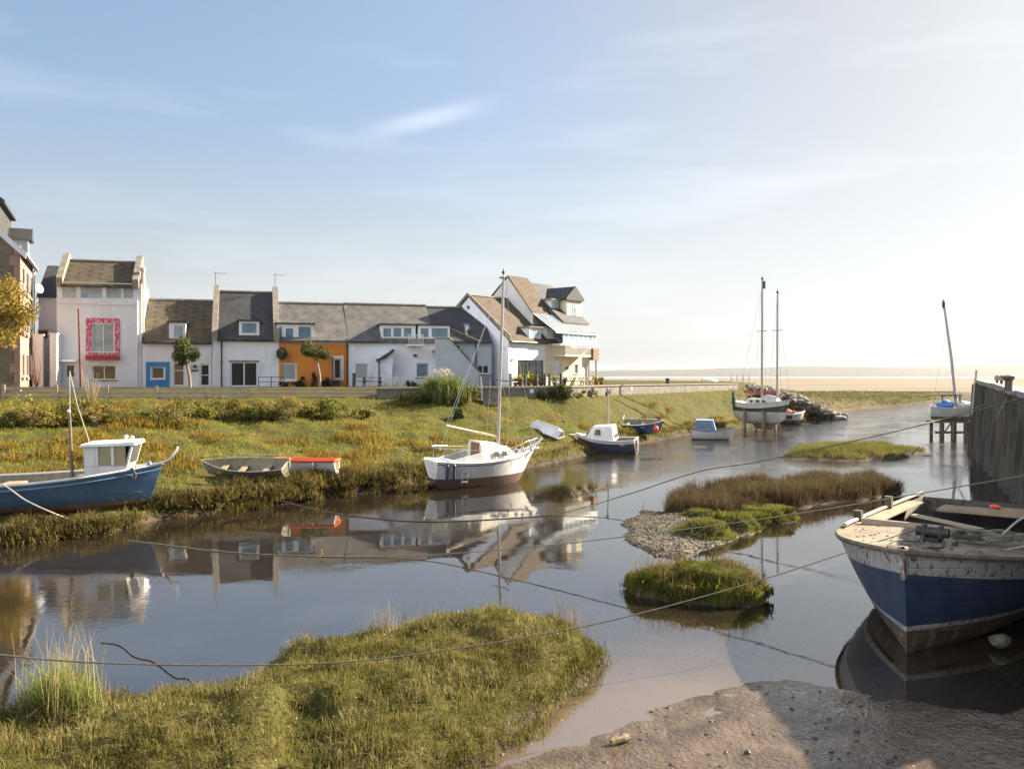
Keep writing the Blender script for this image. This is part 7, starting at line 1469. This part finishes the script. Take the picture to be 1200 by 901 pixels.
# the glow round the sun is evened out by the haze
dv = nt.nodes.new('ShaderNodeMath'); dv.operation = 'MULTIPLY_ADD'; nt.links.new(bw.outputs[0], dv.inputs[0]); dv.inputs[1].default_value = .19; dv.inputs[2].default_value = 1
vd = nt.nodes.new('ShaderNodeVectorMath'); vd.operation = 'DIVIDE'; nt.links.new(col, vd.inputs[0]); nt.links.new(dv.outputs[0], vd.inputs[1]); col = vd.outputs[0]
col = mixc(nt, cl, col, (6.5, 6.6, 6.8))
# unseen bright cloud added behind the viewer to fill the shaded house fronts
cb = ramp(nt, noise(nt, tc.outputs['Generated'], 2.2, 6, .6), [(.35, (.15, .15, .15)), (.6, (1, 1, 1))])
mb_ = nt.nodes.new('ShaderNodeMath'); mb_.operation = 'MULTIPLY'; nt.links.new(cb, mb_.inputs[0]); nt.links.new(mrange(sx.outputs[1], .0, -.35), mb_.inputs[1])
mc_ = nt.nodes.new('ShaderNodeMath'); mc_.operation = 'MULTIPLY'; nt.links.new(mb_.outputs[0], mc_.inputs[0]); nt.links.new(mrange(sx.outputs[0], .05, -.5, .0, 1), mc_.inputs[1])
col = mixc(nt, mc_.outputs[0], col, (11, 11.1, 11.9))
# one faint streak of high cloud over the houses
sd_ = Vector((-.1, 1, .3)).normalized(); ax_ = Vector((.96, .1, .26)).normalized(); ay_ = sd_.cross(ax_).normalized()
def dotn(v): q = nt.nodes.new('ShaderNodeVectorMath'); q.operation = 'DOT_PRODUCT'; nt.links.new(tc.outputs['Generated'], q.inputs[0]); q.inputs[1].default_value = v; return q.outputs['Value']
def absn(s_, off): q = nt.nodes.new('ShaderNodeMath'); q.operation = 'SUBTRACT'; nt.links.new(s_, q.inputs[0]); q.inputs[1].default_value = off; r_ = nt.nodes.new('ShaderNodeMath'); r_.operation = 'ABSOLUTE'; nt.links.new(q.outputs[0], r_.inputs[0]); return r_.outputs[0]
m1 = nt.nodes.new('ShaderNodeMath'); m1.operation = 'MULTIPLY'; nt.links.new(mrange(absn(dotn(ax_), sd_.dot(ax_)), .1, .0, 0, .17), m1.inputs[0]); nt.links.new(mrange(absn(dotn(ay_), sd_.dot(ay_)), .016, .0), m1.inputs[1])
m2 = nt.nodes.new('ShaderNodeMath'); m2.operation = 'MULTIPLY'; nt.links.new(m1.outputs[0], m2.inputs[0]); nt.links.new(mrange(dotn(Vector((0, 1, 0))), 0, .5), m2.inputs[1])
col = mixc(nt, m2.outputs[0], col, (6.6, 6.6, 6.7))
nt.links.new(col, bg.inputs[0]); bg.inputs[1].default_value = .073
cam = bpy.data.cameras.new('camera'); co = bpy.data.objects.new('camera', cam); COL.objects.link(co); co.location = (0, 0, CAMH); co.rotation_euler = (R(90), 0, 0)
cam.sensor_fit = 'HORIZONTAL'; cam.sensor_width = 36; cam.lens = 36 * F / 1200; cam.shift_y = -10.5 / 1200; cam.clip_end = 30000; cam.clip_start = .1
scene.camera = co
vs = scene.view_settings; vs.view_transform = 'Standard'; vs.look = 'None'; vs.exposure = 2.03; vs.gamma = 1; vs.use_curve_mapping = False
scene.render.engine = 'CYCLES'; scene.cycles.use_denoising = True
scene.cycles.max_bounces = 6; scene.cycles.transparent_max_bounces = 12; scene.cycles.caustics_reflective = False; scene.cycles.caustics_refractive = False
